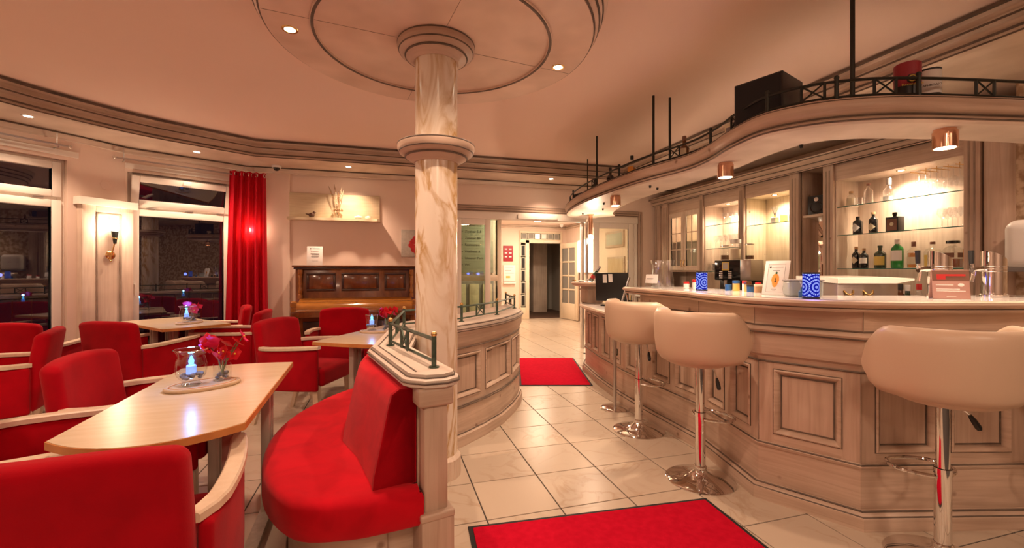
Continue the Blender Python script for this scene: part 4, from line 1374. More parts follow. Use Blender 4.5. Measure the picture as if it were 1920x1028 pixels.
# end pier between desk and high counter, and the pedestal at the far end
MB(T_).cbox(2.16, 2.56, 3.30, 3.42, 0, CT - 0.05, 0.006).build('end_pier', 'limed_v', bar)
ped = thing('reception_pedestal', 'narrow wooden pedestal with round stone top at the reception end of the bar', 'pedestal', (2.60, 5.28, 0))
MB().cbox(-0.10, 0.12, -0.12, 0.10, 0.838, CT - 0.05, 0.01).build('post', 'limed_v', ped)
MB().cbox(-0.115, 0.135, -0.135, 0.115, 1.0, 1.02, 0.006).build('band', 'limed_h', ped)
MB().lathe([(0.0, CT - 0.03), (0.23, CT - 0.03), (0.235, CT - 0.01), (0.22, CT), (0.0, CT)], 40).build('round_top', 'counter_stone', ped)
MB().lathe([(0.20, CT - 0.055), (0.225, CT - 0.05), (0.25, CT - 0.03), (0.255, CT - 0.015), (0.245, CT - 0.003), (0.222, CT)], 40, caps=False).build('rim', 'limed_h', ped)


# ------------------------------------------------------------------ bar stools (local +y faces the bar)
def make_stool(label, loc, rotz, group):
    t = thing('bar_stool', label, 'bar stool', loc, rotz, group)
    MB().lathe([(0.0, 0.0), (0.195, 0.0), (0.197, 0.006), (0.185, 0.012), (0.12, 0.022), (0.07, 0.036), (0.042, 0.055), (0.034, 0.07), (0.0, 0.07)], 48).build('base_plate', 'chrome', t, 60)
    MB().lathe([(0.036, 0.066), (0.036, 0.085), (0.030, 0.09)], 24, caps=False).build('collar', 'chrome', t)
    MB().lathe([(0.029, 0.07), (0.029, 0.40), (0.024, 0.402), (0.024, 0.70)], 24).build('column', 'chrome', t)
    MB().lathe([(0.031, 0.385), (0.031, 0.408)], 24, caps=False).build('sleeve', 'chrome', t)
    pts = [(-0.028, 0.0, 0.37), (-0.10, 0.05, 0.37), (-0.125, 0.11, 0.37), (-0.09, 0.18, 0.37), (0, 0.20, 0.37), (0.09, 0.18, 0.37), (0.125, 0.11, 0.37), (0.10, 0.05, 0.37), (0.028, 0.0, 0.37)]
    MB().tube([tuple(p) for p in smooth(pts, 5)], 0.0085, 8).build('footrest', 'chrome', t)
    lv = MB(); lv.tube([(0.02, 0.03, 0.70), (0.08, 0.02, 0.675), (0.12, -0.0, 0.63)], 0.004, 6); l = lv.build('lever', 'chrome', t)
    MB().tube([(0.115, 0.003, 0.635), (0.125, -0.003, 0.615), (0.14, -0.01, 0.585), (0.143, -0.012, 0.575)], 0.01, 8, rs=[0.007, 0.011, 0.012, 0.008]).build('lever_grip', 'black', l)
    MB().cbox(-0.09, 0.09, -0.09, 0.09, 0.69, 0.705, 0.004).build('seat_plate', 'brushed_steel', t)

    def dome(p):
        q = math.hypot(p.x, p.y) / 0.24
        return Vector((p.x, p.y, p.z + (0.015 * (1 - q * q) if p.z > 0 else 0.012 * q * q)))
    MB().lathe([(0.0, 0.70), (0.15, 0.70), (0.185, 0.715), (0.205, 0.745), (0.202, 0.79), (0.18, 0.812), (0.11, 0.82), (0.0, 0.822)], 40, (0, -0.015, 0)).build('seat', 'cream_leather', t, 60)
    # wrap-around back shell
    th = 0.022; g = []
    na, nv = 36, 10
    half = R(108)
    ring_o = []
    for i in range(na + 1):
        a = -half + 2 * half * i / na
        k = abs(a) / half
        ztop = 1.025 - 0.10 * max(0, (k - 0.72) / 0.28) ** 1.6
        if k > 0.93:
            ztop -= 0.05 * ((k - 0.93) / 0.07) ** 2
        zb = 0.728 + 0.006 * k + (0.05 * ((k - 0.9) / 0.1) ** 2 if k > 0.9 else 0)
        loop = []
        for j in range(2 * nv):
            if j < nv:
                v = j / (nv - 1.0); side = 1
            else:
                v = 1 - (j - nv) / (nv - 1.0); side = -1
            z = zb + (ztop - zb) * v
            rr = 0.240 + 0.018 * v + 0.010 * math.sin(PI * v)
            e = th * math.sqrt(max(0.0, 1 - (2 * v - 1) ** 8)) if True else th
            e = max(e, 0.004)
            rr += side * e
            loop.append((rr * math.sin(a), -rr * math.cos(a) * 0.96 + 0.015, z))
        ring_o.append(loop)
    MB().rings(ring_o).build('back_shell', 'cream_leather', t, 70)
    return t


GS = 'cream bar stools along the bar'
st0 = make_stool('cream leather bar stool standing before the stretch of bar with the glass carafes', (1.912, 3.04, 0), face(1, 0.10), GS)
dup(st0, (1.815, 2.22, 0), face(1, 0.16), 'cream leather bar stool beside the standing menu card', GS)
dup(st0, (2.300, 1.300, 0), face(0.30, 0.95), 'cream leather bar stool in front of the beer taps', GS)
dup(st0, (3.02, 1.13, 0), face(0.25, 0.97), 'cream leather bar stool below the towel dispenser end of the bar', GS)

# barrier post beside the first stool
q = thing('barrier_post', 'slim steel barrier post on a round foot beside the bar', 'post', (2.005, 3.58, 0))
MB().lathe([(0.0, 0.0), (0.128, 0.0), (0.13, 0.006), (0.12, 0.014), (0.03, 0.022), (0.0, 0.022)], 36).build('foot', 'chrome', q)
MB().lathe([(0.016, 0.02), (0.016, 0.50), (0.019, 0.50), (0.019, 0.54), (0.016, 0.54), (0.016, 0.86), (0.0, 0.87)], 16).build('pole', 'brushed_steel', q)
MB().cbox(0.010, 0.024, -0.012, 0.012, 0.485, 0.545, 0.003).build('clip', 'dark_iron', q)


# ------------------------------------------------------------------ canopy over the bar
KZ0, KZ1 = 2.00, 2.115
CANO = smooth([(2.86, 5.62), (2.62, 5.70), (2.36, 5.50), (2.20, 5.12), (2.08, 4.50), (2.04, 3.90), (2.05, 3.30), (2.13, 2.80), (2.10, 2.50), (2.01, 2.22), (1.97, 1.93), (2.08, 1.725), (2.25, 1.60), (2.48, 1.508), (2.85, 1.425), (3.30, 1.34), (3.85, 1.25)], 5)
ko = (2.3, 3.0)
canopy = thing('bar_canopy', 'curved limed wood shelf canopy hanging above the bar', 'canopy', (ko[0], ko[1], KZ0))
TK = Matrix.Translation((-ko[0], -ko[1], -KZ0))
inner_k = smooth([(3.0, 5.35), (2.80, 5.05), (2.62, 4.5), (2.52, 3.9), (2.50, 3.2), (2.46, 2.67), (2.37, 2.25), (2.38, 1.98), (2.54, 1.85), (2.85, 1.76), (3.20, 1.69), (3.90, 1.60)], 6)
outl_k = offset_path(CANO, -0.05)
m = MB(TK); m.prism([(p[0], p[1]) for p in outl_k] + [(p[0], p[1]) for p in inner_k[::-1]], KZ0, KZ1 - 0.01); m.build('shelf_board', 'limed_pale_h', canopy)
m = MB(TK); m.sweep(CANO, [(-0.06, KZ0 - 0.003), (-0.012, KZ0 - 0.003), (-0.006, KZ0 + 0.012), (-0.02, KZ0 + 0.022), (-0.02, KZ0 + 0.032), (0.004, KZ0 + 0.05), (0.012, KZ0 + 0.075), (0.004, KZ0 + 0.098), (-0.01, KZ1), (-0.06, KZ1)]); m.build('edge_moulding', 'limed_h', canopy, 40)
for (dd, z) in ((-0.018, KZ0 + 0.027), (-0.008, KZ0 + 0.002), (-0.002, KZ0 + 0.104)):
    m = MB(TK); m.tube([(p[0], p[1], z) for p in offset_path(CANO, dd)], 0.0045, 5); m.build('dark_bead', 'patina', canopy)
for (x, y, r_) in ((2.72, 5.62, 0.008), (2.36, 4.63, 0.011), (2.30, 3.42, 0.011), (2.47, 3.42, 0.011), (2.41, 1.76, 0.012)):
    m = MB(TK); m.cyl(x, y, KZ1 - 0.01, CEIL, r_, 10); m.build('hanging_rod', 'dark_iron', canopy)
rail_k = offset_path(CANO, -0.055)


def along(path, Yv):
    return min(path, key=lambda p: abs(p[1] - Yv) + (0 if p[0] < 2.9 else 0.0))


def kpt(i):
    return tuple(rail_k[i])


nk = len(rail_k)
posts = [kpt(i) for i in (8, 16, 27, 39, 50, 58, 66, 74)]
cross = []
for i in (12, 22, 33, 44, 54, 62, 70, 77):
    a = Vector(kpt(i)); b = Vector(kpt(min(i + 1, nk - 1))); d_ = (b - a).normalized() * 0.10
    cross.append((tuple(a), tuple(a + d_)))
railing_part(canopy, [tuple(p) for p in rail_k[4:]], ko, KZ1 - KZ0, 0.115, 'dark_iron', posts, cross, 0.0075, 0.010)
for ch in canopy.children:
    pass


# small dark pegs in the underside
for (x, y) in ((2.30, 4.35), (2.50, 4.75), (2.36, 2.02), (2.45, 5.2), (2.22, 3.35), (2.34, 3.42)):
    m = MB(TK); m.lathe([(0.0, KZ0 - 0.022), (0.008, KZ0 - 0.020), (0.011, KZ0 - 0.008), (0.011, KZ0)], 10, (x, y, 0)); m.build('peg', 'black', canopy)


def can_spot(x, y, label, power):
    d = thing('canopy_spotlight', label, 'spotlight', (x, y, KZ0), 0, 'copper spotlights below the canopy')
    MB().lathe([(0.0, 0.0), (0.046, 0.0), (0.046, -0.012), (0.052, -0.014), (0.052, -0.10), (0.045, -0.10), (0.045, -0.085), (0.0, -0.085)], 28).build('housing', 'copper', d)
    MB().lathe([(0.0, -0.088), (0.044, -0.088)], 24, caps=False).build('lens', 'lamp_on', d)
    spot((x, y, KZ0 - 0.11), power, 120, 0.9, 0.035, WARM2)


can_spot(2.26, 2.51, 'copper spotlight below the canopy above the menu card', 30)
can_spot(2.19, 3.90, 'copper spotlight below the canopy above the barrier post', 28)
can_spot(2.83, 1.59, 'copper spotlight below the canopy above the beer taps', 30)
# tall support pole and long lamp at the far end
o = MB().tube([(2.70, 5.60, 0.0), (2.70, 5.60, KZ0)], 0.02, 12).build('support_pole', 'chrome'); tag(o, 'thin chrome pole carrying the far end of the canopy', 'pole')
d = thing('pendant_lamp', 'slim copper tube lamp hanging from the far end of the canopy', 'lamp', (2.60, 5.28, KZ0))
MB().lathe([(0.0, 0.0), (0.045, 0.0), (0.045, -0.01), (0.028, -0.012), (0.028, -0.27), (0.0, -0.27)], 20).build('tube', 'copper', d)
MB().lathe([(0.0, -0.36), (0.022, -0.35), (0.03, -0.32), (0.026, -0.275), (0.0, -0.27)], 16).build('bulb', 'lamp_on', d)
point((2.60, 5.20, KZ0 - 0.32), 8, 0.03, WARM2)


# ------------------------------------------------------------------ back bar: cabinet units along the right wall (front face X = 4.40)
XF = 4.40
XB = XR - 0.005
HEAD = 2.17
BCZ = 0.86


def unit(name, label, y0, y1, cat='cabinet'):
    return thing(name, label, cat, (XF, (y0 + y1) / 2, 0))


def ubox(parent, yc, nm, mt, x0, x1, y0, y1, z0, z1, ch=0.003):
    m = MB(Matrix.Translation((-XF, -yc, 0))); m.cbox(x0, x1, y0, y1, z0, z1, ch); return m.build(nm, mt, parent)


def pilaster(parent, yc, y0, y1, z0=BCZ, z1=2.34):
    ubox(parent, yc, 'pilaster', 'limed_v', XF - 0.035, XF + 0.02, y0, y1, z0, z1, 0.004)
    n = 2 if y1 - y0 < 0.13 else 3
    for i in range(n):
        y = y0 + (y1 - y0) * (i + 1) / (n + 1)
        ubox(parent, yc, 'flute', 'patina_soft', XF - 0.038, XF - 0.034, y - 0.006, y + 0.006, z0 + 0.03, z1 - 0.06, 0.001)


def glass_shelf(parent, yc, y0, y1, z, x0=XF + 0.01, x1=XB - 0.01):
    s = ubox(parent, yc, 'glass_shelf', 'shelf_glass', x0 + 0.004, x1, y0, y1, z - 0.008, z, 0.001)
    m = MB(Matrix.Translation((-XF, -yc, 0))); m.box(x0, x0 + 0.004, y0, y1, z - 0.008, z); m.build('polished_edge', 'shelf_edge', s)


def niche(name, label, y0, y1, shelves, board, power, header=HEAD):
    yc = (y0 + y1) / 2
    u = unit(name, label, y0, y1)
    ubox(u, yc, 'back_panel', board, XB - 0.012, XB, y0, y1, BCZ, 2.34, 0.001)
    ubox(u, yc, 'side', board, XF + 0.0, XB - 0.012, y0 - 0.012, y0, BCZ, 2.34, 0.001)
    ubox(u, yc, 'side', board, XF + 0.0, XB - 0.012, y1, y1 + 0.012, BCZ, 2.34, 0.001)
    ubox(u, yc, 'top', board, XF + 0.01, XB - 0.012, y0, y1, header, header + 0.015, 0.001)
    ubox(u, yc, 'header', 'limed_h', XF - 0.012, XF + 0.012, y0 - 0.01, y1 + 0.01, header, 2.34, 0.003)
    for z in shelves:
        glass_shelf(u, yc, y0 + 0.002, y1 - 0.002, z)
    m = MB(Matrix.Translation((0.11, 0, header))); m.lathe([(0.022, 0.0), (0.022, -0.003), (0.036, -0.004), (0.038, 0.0)], 20, caps=False); l = m.build('lamp_ring', 'brass', u)
    MB(Matrix.Translation((0.11, 0, header))).lathe([(0.0, -0.001), (0.023, -0.001)], 16, caps=False).build('lamp_bulb', 'lamp_on', l)
    if power:
        spot((XF + 0.11, yc, header - 0.012), power, 150, 1.0, 0.02, WARM2)
    return u


# base cupboards and back counter
for k, (y0, y1) in enumerate(((2.2, 3.3), (3.3, 4.4), (4.4, 5.45), (5.45, 6.46))):
    u = thing('base_cupboard', ['limed wood base cupboard below the spirits shelves', 'limed wood base cupboard below the mirror niche', 'limed wood base cupboard below the coffee machine', 'limed wood base cupboard below the glazed cabinet'][k], 'cupboard', (4.06, (y0 + y1) / 2, 0))
    hw_ = (y1 - y0) / 2
    MB().box(0.0, XB - 4.06, -hw_ + 0.002, hw_ - 0.002, 0, BCZ - 0.03).build('carcass', 'limed_v', u)
    for sgn in (-1, 1):
        dd_ = MB().cbox(-0.02, 0.0, (0.005 if sgn > 0 else -hw_ + 0.01), (hw_ - 0.01 if sgn > 0 else -0.005), 0.09, BCZ - 0.05, 0.004).build('door', 'limed_v', u)
        MB().cbox(-0.035, -0.02, sgn * 0.04 - 0.01, sgn * 0.04 + 0.01, 0.55, 0.62, 0.004).build('handle', 'brass', dd_)
o = MB().cbox(4.0, XB, 2.2, 6.46, BCZ - 0.03, BCZ, 0.004).build('back_counter', 'counter_stone'); tag(o, 'pale stone worktop of the back bar', 'worktop')

# glazed cabinet
Y0, Y1 = 5.37, 6.09
yc = (Y0 + Y1) / 2
u = unit('glazed_cabinet', 'limed wood wall cabinet with two small-paned glass doors', Y0, Y1)
ubox(u, yc, 'carcass_back', 'cream_board', XB - 0.012, XB, Y0, Y1, 1.24, 2.34, 0.001)
for (a, b) in ((Y0, Y0 + 0.015), (Y1 - 0.015, Y1)):
    ubox(u, yc, 'side', 'limed_v', XF + 0.004, XB - 0.012, a, b, 1.24, 2.34, 0.001)
ubox(u, yc, 'bottom', 'limed_h', XF + 0.004, XB - 0.012, Y0 + 0.015, Y1 - 0.015, 1.24, 1.26, 0.001)
ubox(u, yc, 'header', 'limed_h', XF - 0.01, XF + 0.02, Y0, Y1, 2.17, 2.34, 0.003)
ubox(u, yc, 'shelf', 'cream_board', XF + 0.05, XB - 0.012, Y0 + 0.015, Y1 - 0.015, 1.70, 1.715, 0.001)
ubox(u, yc, 'wall_panel_below', 'limed_v', XB - 0.012, XB, Y0, Y1, BCZ, 1.24, 0.001)
for (a, b) in ((Y0 + 0.004, yc - 0.003), (yc + 0.003, Y1 - 0.004)):
    m = MB(Matrix.Translation((-XF, -yc, 0))); fw = 0.055
    m.cbox(XF - 0.022, XF, a, a + fw, 1.265, 2.165, 0.004).cbox(XF - 0.022, XF, b - fw, b, 1.265, 2.165, 0.004)
    m.cbox(XF - 0.022, XF, a + fw, b - fw, 1.265, 1.33, 0.004).cbox(XF - 0.022, XF, a + fw, b - fw, 2.09, 2.165, 0.004)
    dr = m.build('door', 'limed_pale_v', u)
    m = MB(Matrix.Translation((-XF, -yc, 0))); cy__ = (a + b) / 2
    m.cbox(XF - 0.018, XF - 0.006, cy__ - 0.008, cy__ + 0.008, 1.33, 2.09, 0.002)
    for q in (1, 2):
        z = 1.33 + 0.76 * q / 3
        m.cbox(XF - 0.018, XF - 0.006, a + fw, b - fw, z - 0.008, z + 0.008, 0.002)
    m.build('glazing_bars', 'limed_pale_v', dr)
    m = MB(Matrix.Translation((-XF, -yc, 0))); m.box(XF - 0.012, XF - 0.008, a + fw, b - fw, 1.33, 2.09); m.build('glass_pane', 'clear_glass', dr)
    hy = (b - 0.03) if a < yc - 0.1 else (a + 0.03)
    m = MB(Matrix.Translation((-XF, -yc, 0))); m.tube([(XF - 0.022, hy, 1.32), (XF - 0.045, hy, 1.33), (XF - 0.05, hy, 1.37), (XF - 0.045, hy, 1.41), (XF - 0.022, hy, 1.42)], 0.006, 6); m.build('handle', 'brass', dr)
pilaster(u, yc, 6.10, 6.24); pilaster(u, yc, 6.32, 6.44)
MB(Matrix.Translation((0.14, 0, 2.332))).lathe([(0.0, -0.001), (0.023, -0.001), (0.034, 0.0)], 16, caps=False).build('lamp_bulb', 'lamp_on', u)  # no cabinet lamp is known; bulb added to brighten the inside
spot((XF + 0.14, yc, 2.32), 12, 150, 1.0, 0.02, WARM2)  # light of the added cabinet bulb
pilaster(u, yc, 5.29, 5.36)
ubox(u, yc, 'filler', 'limed_v', XF + 0.0, XF + 0.02, 6.09, 6.46, BCZ, 2.34, 0.002)

u1 = niche('glass_niche', 'lit open cabinet niche with glass shelves full of stemware', 4.64, 5.275, [1.247, 1.567, 1.894], 'limed_pale_v', 26)
pilaster(u1, 4.9575, 4.54, 4.63)
u2 = niche('diffuser_niche', 'lit open cabinet niche with one glass shelf of candles above the coffee machine', 3.90, 4.525, [1.825], 'cream_board', 26)
pilaster(u2, 4.2125, 3.77, 3.885)
u3 = niche('spirits_niche', 'wide lit cabinet niche with three glass shelves of spirits', 2.345, 3.375, [1.279, 1.614, 1.90], 'limed_pale_v', 34)
pilaster(u3, 2.86, 3.385, 3.49); pilaster(u3, 2.86, 2.235, 2.335)
# mirror niche
Y0, Y1 = 3.505, 3.755
yc = (Y0 + Y1) / 2
u = unit('mirror_niche', 'narrow cabinet niche with mirror below and slatted back above', Y0, Y1)
ubox(u, yc, 'back_panel', 'limed_pale_v', XB - 0.012, XB, Y0, Y1, BCZ, 2.34, 0.001)
for (a, b) in ((Y0, Y0 + 0.012), (Y1 - 0.012, Y1)):
    ubox(u, yc, 'side', 'limed_v', XF, XB - 0.012, a, b, BCZ, 2.34, 0.001)
ubox(u, yc, 'shelf', 'limed_pale_h', XF, XB - 0.012, Y0 + 0.012, Y1 - 0.012, 1.835, 1.86, 0.002)
ubox(u, yc, 'mirror', 'mirror', XF + 0.10, XF + 0.106, Y0 + 0.012, Y1 - 0.012, BCZ, 1.835, 0.001)
for i in range(4):
    ubox(u, yc, 'slat', 'patina_soft', XB - 0.03, XB - 0.012, Y0 + 0.012, Y1 - 0.012, 2.03 + i * 0.075, 2.05 + i * 0.075, 0.002)
# crown moulding above all units
crown = MB()
cp = [(XB, 6.47), (XF - 0.03, 6.47), (XF - 0.03, 2.10)]
crown.sweep(cp, [(-0.02, 2.335), (0.01, 2.335), (0.015, 2.36), (0.04, 2.38), (0.05, 2.41), (0.085, 2.43), (0.09, 2.455), (-0.02, 2.455)], cap=True)
o = crown.build('trim_5', 'limed_h', sharp=50); struct(o, 'crown moulding above the back bar cabinets', 'moulding')
for (dd, z) in ((0.016, 2.345), (0.045, 2.388), (0.088, 2.436)):
    MB().tube([(p[0], p[1], z) for p in offset_path(cp, dd)], 0.006, 5).build('dark_bead', 'patina', o)
o = MB().box(XF - 0.05, XB, 2.06, 6.48, 2.335, 2.345).build('cabinet_top_board', 'limed_h'); tag(o, 'long board closing the top of the back bar cabinets', 'board')
# round half column at the end of the back bar
o = thing('end_column', 'smooth rounded limed wood column at the end of the back bar', 'column', (XF + 0.02, 2.145, 0))
MB().lathe([(0.085, 0.0), (0.085, 2.45)], 28).build('shaft', 'limed_v', o)
MB().lathe([(0.092, 2.38), (0.10, 2.40), (0.10, 2.45), (0.09, 2.46)], 28).build('capital', 'limed_h', o)
# towel dispenser
o = thing('towel_dispenser', 'white rounded paper towel dispenser on the wallpapered wall', 'dispenser', (4.418, 1.86, 1.26))
MB().rbox(-0.12, 0.0, 0.175, 0.12, 0.17, 0.175, 0.07, 5, 3).build('cover', 'white', o, 60)
MB().cbox(-0.22, 0.0, -0.15, 0.15, -0.012, 0.02, 0.006).build('outlet', 'ink_grey', o)
for i in range(3):
    MB().box(-0.2415, -0.2395, -0.02 + i * 0.016 - 0.006, -0.02 + i * 0.016 + 0.006, 0.18, 0.19).build('logo', 'lab_red', o)


# ------------------------------------------------------------------ bottles and glasses
def bottle(x, y, z, label, r, hgt, neck, mat, cap='black', caph=0.03, lab=None, labz=(0.25, 0.55), group='spirit bottles', square=False, fill=None, shoulder=0.62, diamond=False, rot=0.0, wide=1.0, capr=None):
    t = thing('bottle', label, 'bottle', (x, y, z), rot, group)
    zs = hgt * shoulder
    zn = hgt * (shoulder + 0.16)
    zt = hgt - caph
    if square:
        m = MB(); b = r * 0.25
        def lp(rr, zz, ww=1.0):
            k = rr * 0.28
            return [(-(rr * ww - k), -rr, zz), (rr * ww - k, -rr, zz), (rr * ww, -(rr - k), zz), (rr * ww, rr - k, zz), (rr * ww - k, rr, zz), (-(rr * ww - k), rr, zz), (-rr * ww, rr - k, zz), (-rr * ww, -(rr - k), zz)]
        m.rings([lp(r * 0.92, 0, wide), lp(r, 0.006, wide), lp(r, zs, wide), lp(r * 0.85, zs + (zn - zs) * 0.5, wide), lp(neck, zn), lp(neck, zt)]); m.build('glass', mat, t, 50)
        if fill:
            f_ = MB(); f_.rings([lp(r * 0.9, 0.006, wide), lp(r * 0.9, zs * fill[1], wide)]); f_.build('liquid', fill[0], t)
    else:
        MB().lathe([(0, 0.003), (r * 0.9, 0.0), (r, 0.006), (r, zs), (r * 0.93, zs + (zn - zs) * 0.3), (neck * 1.6, zs + (zn - zs) * 0.75), (neck, zn), (neck, zt)], 24).build('glass', mat, t, 50)
        if fill:
            MB().lathe([(0, 0.006), (r * 0.93, 0.006), (r * 0.93, zs * fill[1]), (0, zs * fill[1])], 20).build('liquid', fill[0], t)
    cr_ = capr or neck * 1.12
    MB().lathe([(cr_, zt), (cr_, hgt - 0.002), (cr_ * 0.94, hgt), (0, hgt)], 16).build('cap', cap, t)
    if lab:
        z0, z1 = hgt * labz[0], hgt * labz[1]
        if square:
            m = MB()
            if diamond:
                hw_ = r * wide * 0.95
                m.M = Matrix.Translation((-0.001 - r, 0, (z0 + z1) / 2))
                m.add([(0, -hw_, 0), (0, 0, -(z1 - z0) / 2), (0, hw_, 0), (0, 0, (z1 - z0) / 2), (0.002, -hw_, 0), (0.002, 0, -(z1 - z0) / 2), (0.002, hw_, 0), (0.002, 0, (z1 - z0) / 2)], [(0, 1, 2, 3), (7, 6, 5, 4), (0, 4, 5, 1), (1, 5, 6, 2), (2, 6, 7, 3), (3, 7, 4, 0)])
            else:
                m.box(-r - 0.0015, -r + 0.001, -r * wide * 0.72, r * wide * 0.72, z0, z1)
                if wide == 1.0:
                    m.box(-r * 0.72, r * 0.72, -r - 0.0015, -r + 0.001, z0, z1)
            m.build('label', lab, t)
        elif diamond:
            m = MB(); g = []
            n = 12
            for i in range(n + 1):
                a = -R(60) + R(120) * i / n; k = 1 - abs(2 * i / n - 1)
                g.append([((r + 0.0012) * -math.cos(a), (r + 0.0012) * math.sin(a), (z0 + z1) / 2 + s_ * k * (z1 - z0) / 2) for s_ in (-1, 1)])
            m.grid(g); m.build('label', lab, t)
        else:
            m = MB(); g = []
            for i in range(13):
                a = -R(75) + R(150) * i / 12
                g.append([((r + 0.001) * -math.cos(a), (r + 0.001) * math.sin(a), z_) for z_ in (z0, z1)])
            m.grid(g); m.build('label', lab, t)
    return t


XS = XF + 0.10
S1, S2, S3 = 1.279, 1.614, 1.90
# low shelf
bottle(XS, 3.25, S1, 'black gin bottle with cream diamond label on the lowest spirits shelf', 0.034, 0.215, 0.014, 'bt_black', 'cork', 0.025, 'lab_cream', (0.20, 0.55), diamond=True)
bottle(XS - 0.03, 3.155, S1, 'black bottle with small white label on the lowest spirits shelf', 0.036, 0.195, 0.013, 'bt_black', 'cork', 0.022, 'lab_white', (0.25, 0.52))
bottle(XS, 3.03, S1, 'rounded dark green rum bottle with yellowed label', 0.046, 0.215, 0.016, 'bt_darkgreen', 'bt_darkgreen', 0.02, 'lab_yellow', (0.14, 0.52), capr=0.020)
bottle(XS, 2.885, S1, 'bright green gin bottle with white label and white cap', 0.046, 0.262, 0.018, 'bt_green', 'white', 0.04, 'lab_white', (0.26, 0.62), shoulder=0.66)
bottle(XS, 2.755, S1, 'amber whisky bottle with dark cap and round dark label', 0.045, 0.235, 0.015, 'clear_glass', 'lab_brown', 0.045, 'lab_cream', (0.14, 0.42), fill=('bt_amber', 0.92))
bottle(XS, 2.615, S1, 'pale whisky bottle with yellow label', 0.046, 0.225, 0.016, 'clear_glass', 'lab_brown', 0.022, 'lab_yellow', (0.08, 0.50), square=True, fill=('bt_paleamber', 0.8))
bottle(XS, 2.475, S1, 'broad square decanter bottle with flat black stopper', 0.052, 0.225, 0.017, 'clear_glass', 'black_gloss', 0.024, 'lab_brown', (0.38, 0.55), square=True, fill=('bt_deep', 0.5), capr=0.044, shoulder=0.66)
bottle(XS, 2.375, S1, 'tall clear bottle with orange printed label and black cap', 0.028, 0.33, 0.011, 'clear_glass', 'black', 0.05, 'lab_orange', (0.16, 0.45), fill=('bt_amber', 0.55))
# middle shelf
bottle(XS, 3.235, S2, 'squat black gin bottle with white diamond label on the middle shelf', 0.041, 0.178, 0.015, 'bt_black', 'black', 0.022, 'lab_white', (0.14, 0.62), diamond=True, shoulder=0.68)
bottle(XS, 3.09, S2, 'slender black gin bottle with white diamond label and cork on the middle shelf', 0.036, 0.205, 0.014, 'bt_black', 'cork', 0.022, 'lab_cream', (0.12, 0.48), diamond=True)
t = thing('boxed_bottle', 'black gift box with skull print and a bottle cap showing above it', 'box', (XS, 2.905, S2), 0.0)
MB().cbox(-0.04, 0.04, -0.052, 0.052, 0, 0.135, 0.002).build('box', 'black', t)
MB().box(-0.0415, -0.0395, -0.042, 0.042, 0.012, 0.118).build('print', 'lab_brown', t)
MB(Matrix.Translation((-0.042, 0, 0.07)) @ Matrix.Rotation(R(-90), 4, 'Y')).lathe([(0.0, 0.0005), (0.017, 0.0005)], 16, caps=False).build('print_motif', 'lab_cream', t)
MB().lathe([(0.0, 0.135), (0.014, 0.135), (0.014, 0.15), (0.018, 0.152), (0.018, 0.178), (0, 0.18)], 14).build('bottle_cap', 'black_gloss', t)
# top shelf
bottle(XS, 3.30, S3, 'round white stoneware bottle with butterfly label on the top shelf', 0.036, 0.155, 0.016, 'clear_glass', 'cork', 0.02, 'lab_cream', (0.08, 0.55), fill=('lab_white', 0.9))
bottle(XS, 3.135, S3, 'tall clear decanter bottle with brown cap on the top shelf', 0.038, 0.20, 0.014, 'crystal', 'lab_brown', 0.018)
bottle(XS, 2.955, S3, 'clear vodka bottle with silver cap and white label on the top shelf', 0.042, 0.215, 0.017, 'crystal', 'silver_cap', 0.06, 'lab_white', (0.04, 0.22), shoulder=0.48)


def stem_glass(label, loc, group, bowl_r=0.034, bowl_h=0.09, stem_h=0.08, inverted=False):
    t = thing('wine_glass', label, 'glass', loc, 0, group)
    H_ = stem_h + bowl_h
    prof = [(0.030, 0.0), (0.029, 0.003), (0.005, 0.008), (0.004, stem_h), (bowl_r * 0.55, stem_h + bowl_h * 0.12), (bowl_r, stem_h + bowl_h * 0.45), (bowl_r * 0.93, stem_h + bowl_h * 0.8), (bowl_r * 0.78, H_)]
    if inverted:
        prof = [(r_, H_ - z_) for r_, z_ in prof][::-1]
    MB().lathe(prof, 20, caps=False).build('glass', 'crystal', t, 60)
    return t


def tumbler(label, loc, group, r=0.032, h_=0.09, r1=0.036):
    t = thing('tumbler', label, 'glass', loc, 0, group)
    MB().lathe([(0, 0.004), (r * 0.96, 0.0), (r, 0.004), (r1, h_), (r1 - 0.002, h_), (r - 0.002, 0.01), (0, 0.01)], 20, caps=False).build('glass', 'crystal', t, 60)
    return t


tumbler('small tumbler between bottles on the top spirits shelf', (XS, 3.215, S3), 'tumblers on the back bar', 0.026, 0.08, 0.028)
# stemware on the middle shelf, right
g0 = stem_glass('stemmed glass in the group on the middle spirits shelf', (XS + 0.02, 2.56, S2), 'stemmed glasses on the middle spirits shelf')
for i, (dx, y) in enumerate(((0.09, 2.56), (0.02, 2.49), (0.09, 2.49), (0.02, 2.42), (0.09, 2.42))):
    dup(g0, (XS + dx, y, S2), 0, g0['label'])
# hanging rack of glasses
t = thing('glass_rack', 'brass rack for hanging glasses below the top of the spirits niche', 'rack', (XS + 0.05, 2.58, HEAD))
for i in range(5):
    y = -0.16 + i * 0.08
    MB().tube([(-0.12, y, -0.05), (0.10, y, -0.05)], 0.004, 6).build('rail', 'brass', t)
    MB().tube([(0.08, y, -0.05), (0.08, y, 0.0)], 0.003, 6).build('hanger', 'brass', t)
h0 = stem_glass('upturned glass hanging from the brass rack', (XS - 0.02, 2.46, HEAD - 0.045 - 0.17), 'glasses hanging in the spirits niche', inverted=True)
for i in range(4):
    for dx in (0.0, 0.08):
        if i or dx:
            dup(h0, (XS - 0.02 + dx, 2.46 + i * 0.08, HEAD - 0.045 - 0.17), 0, h0['label'])
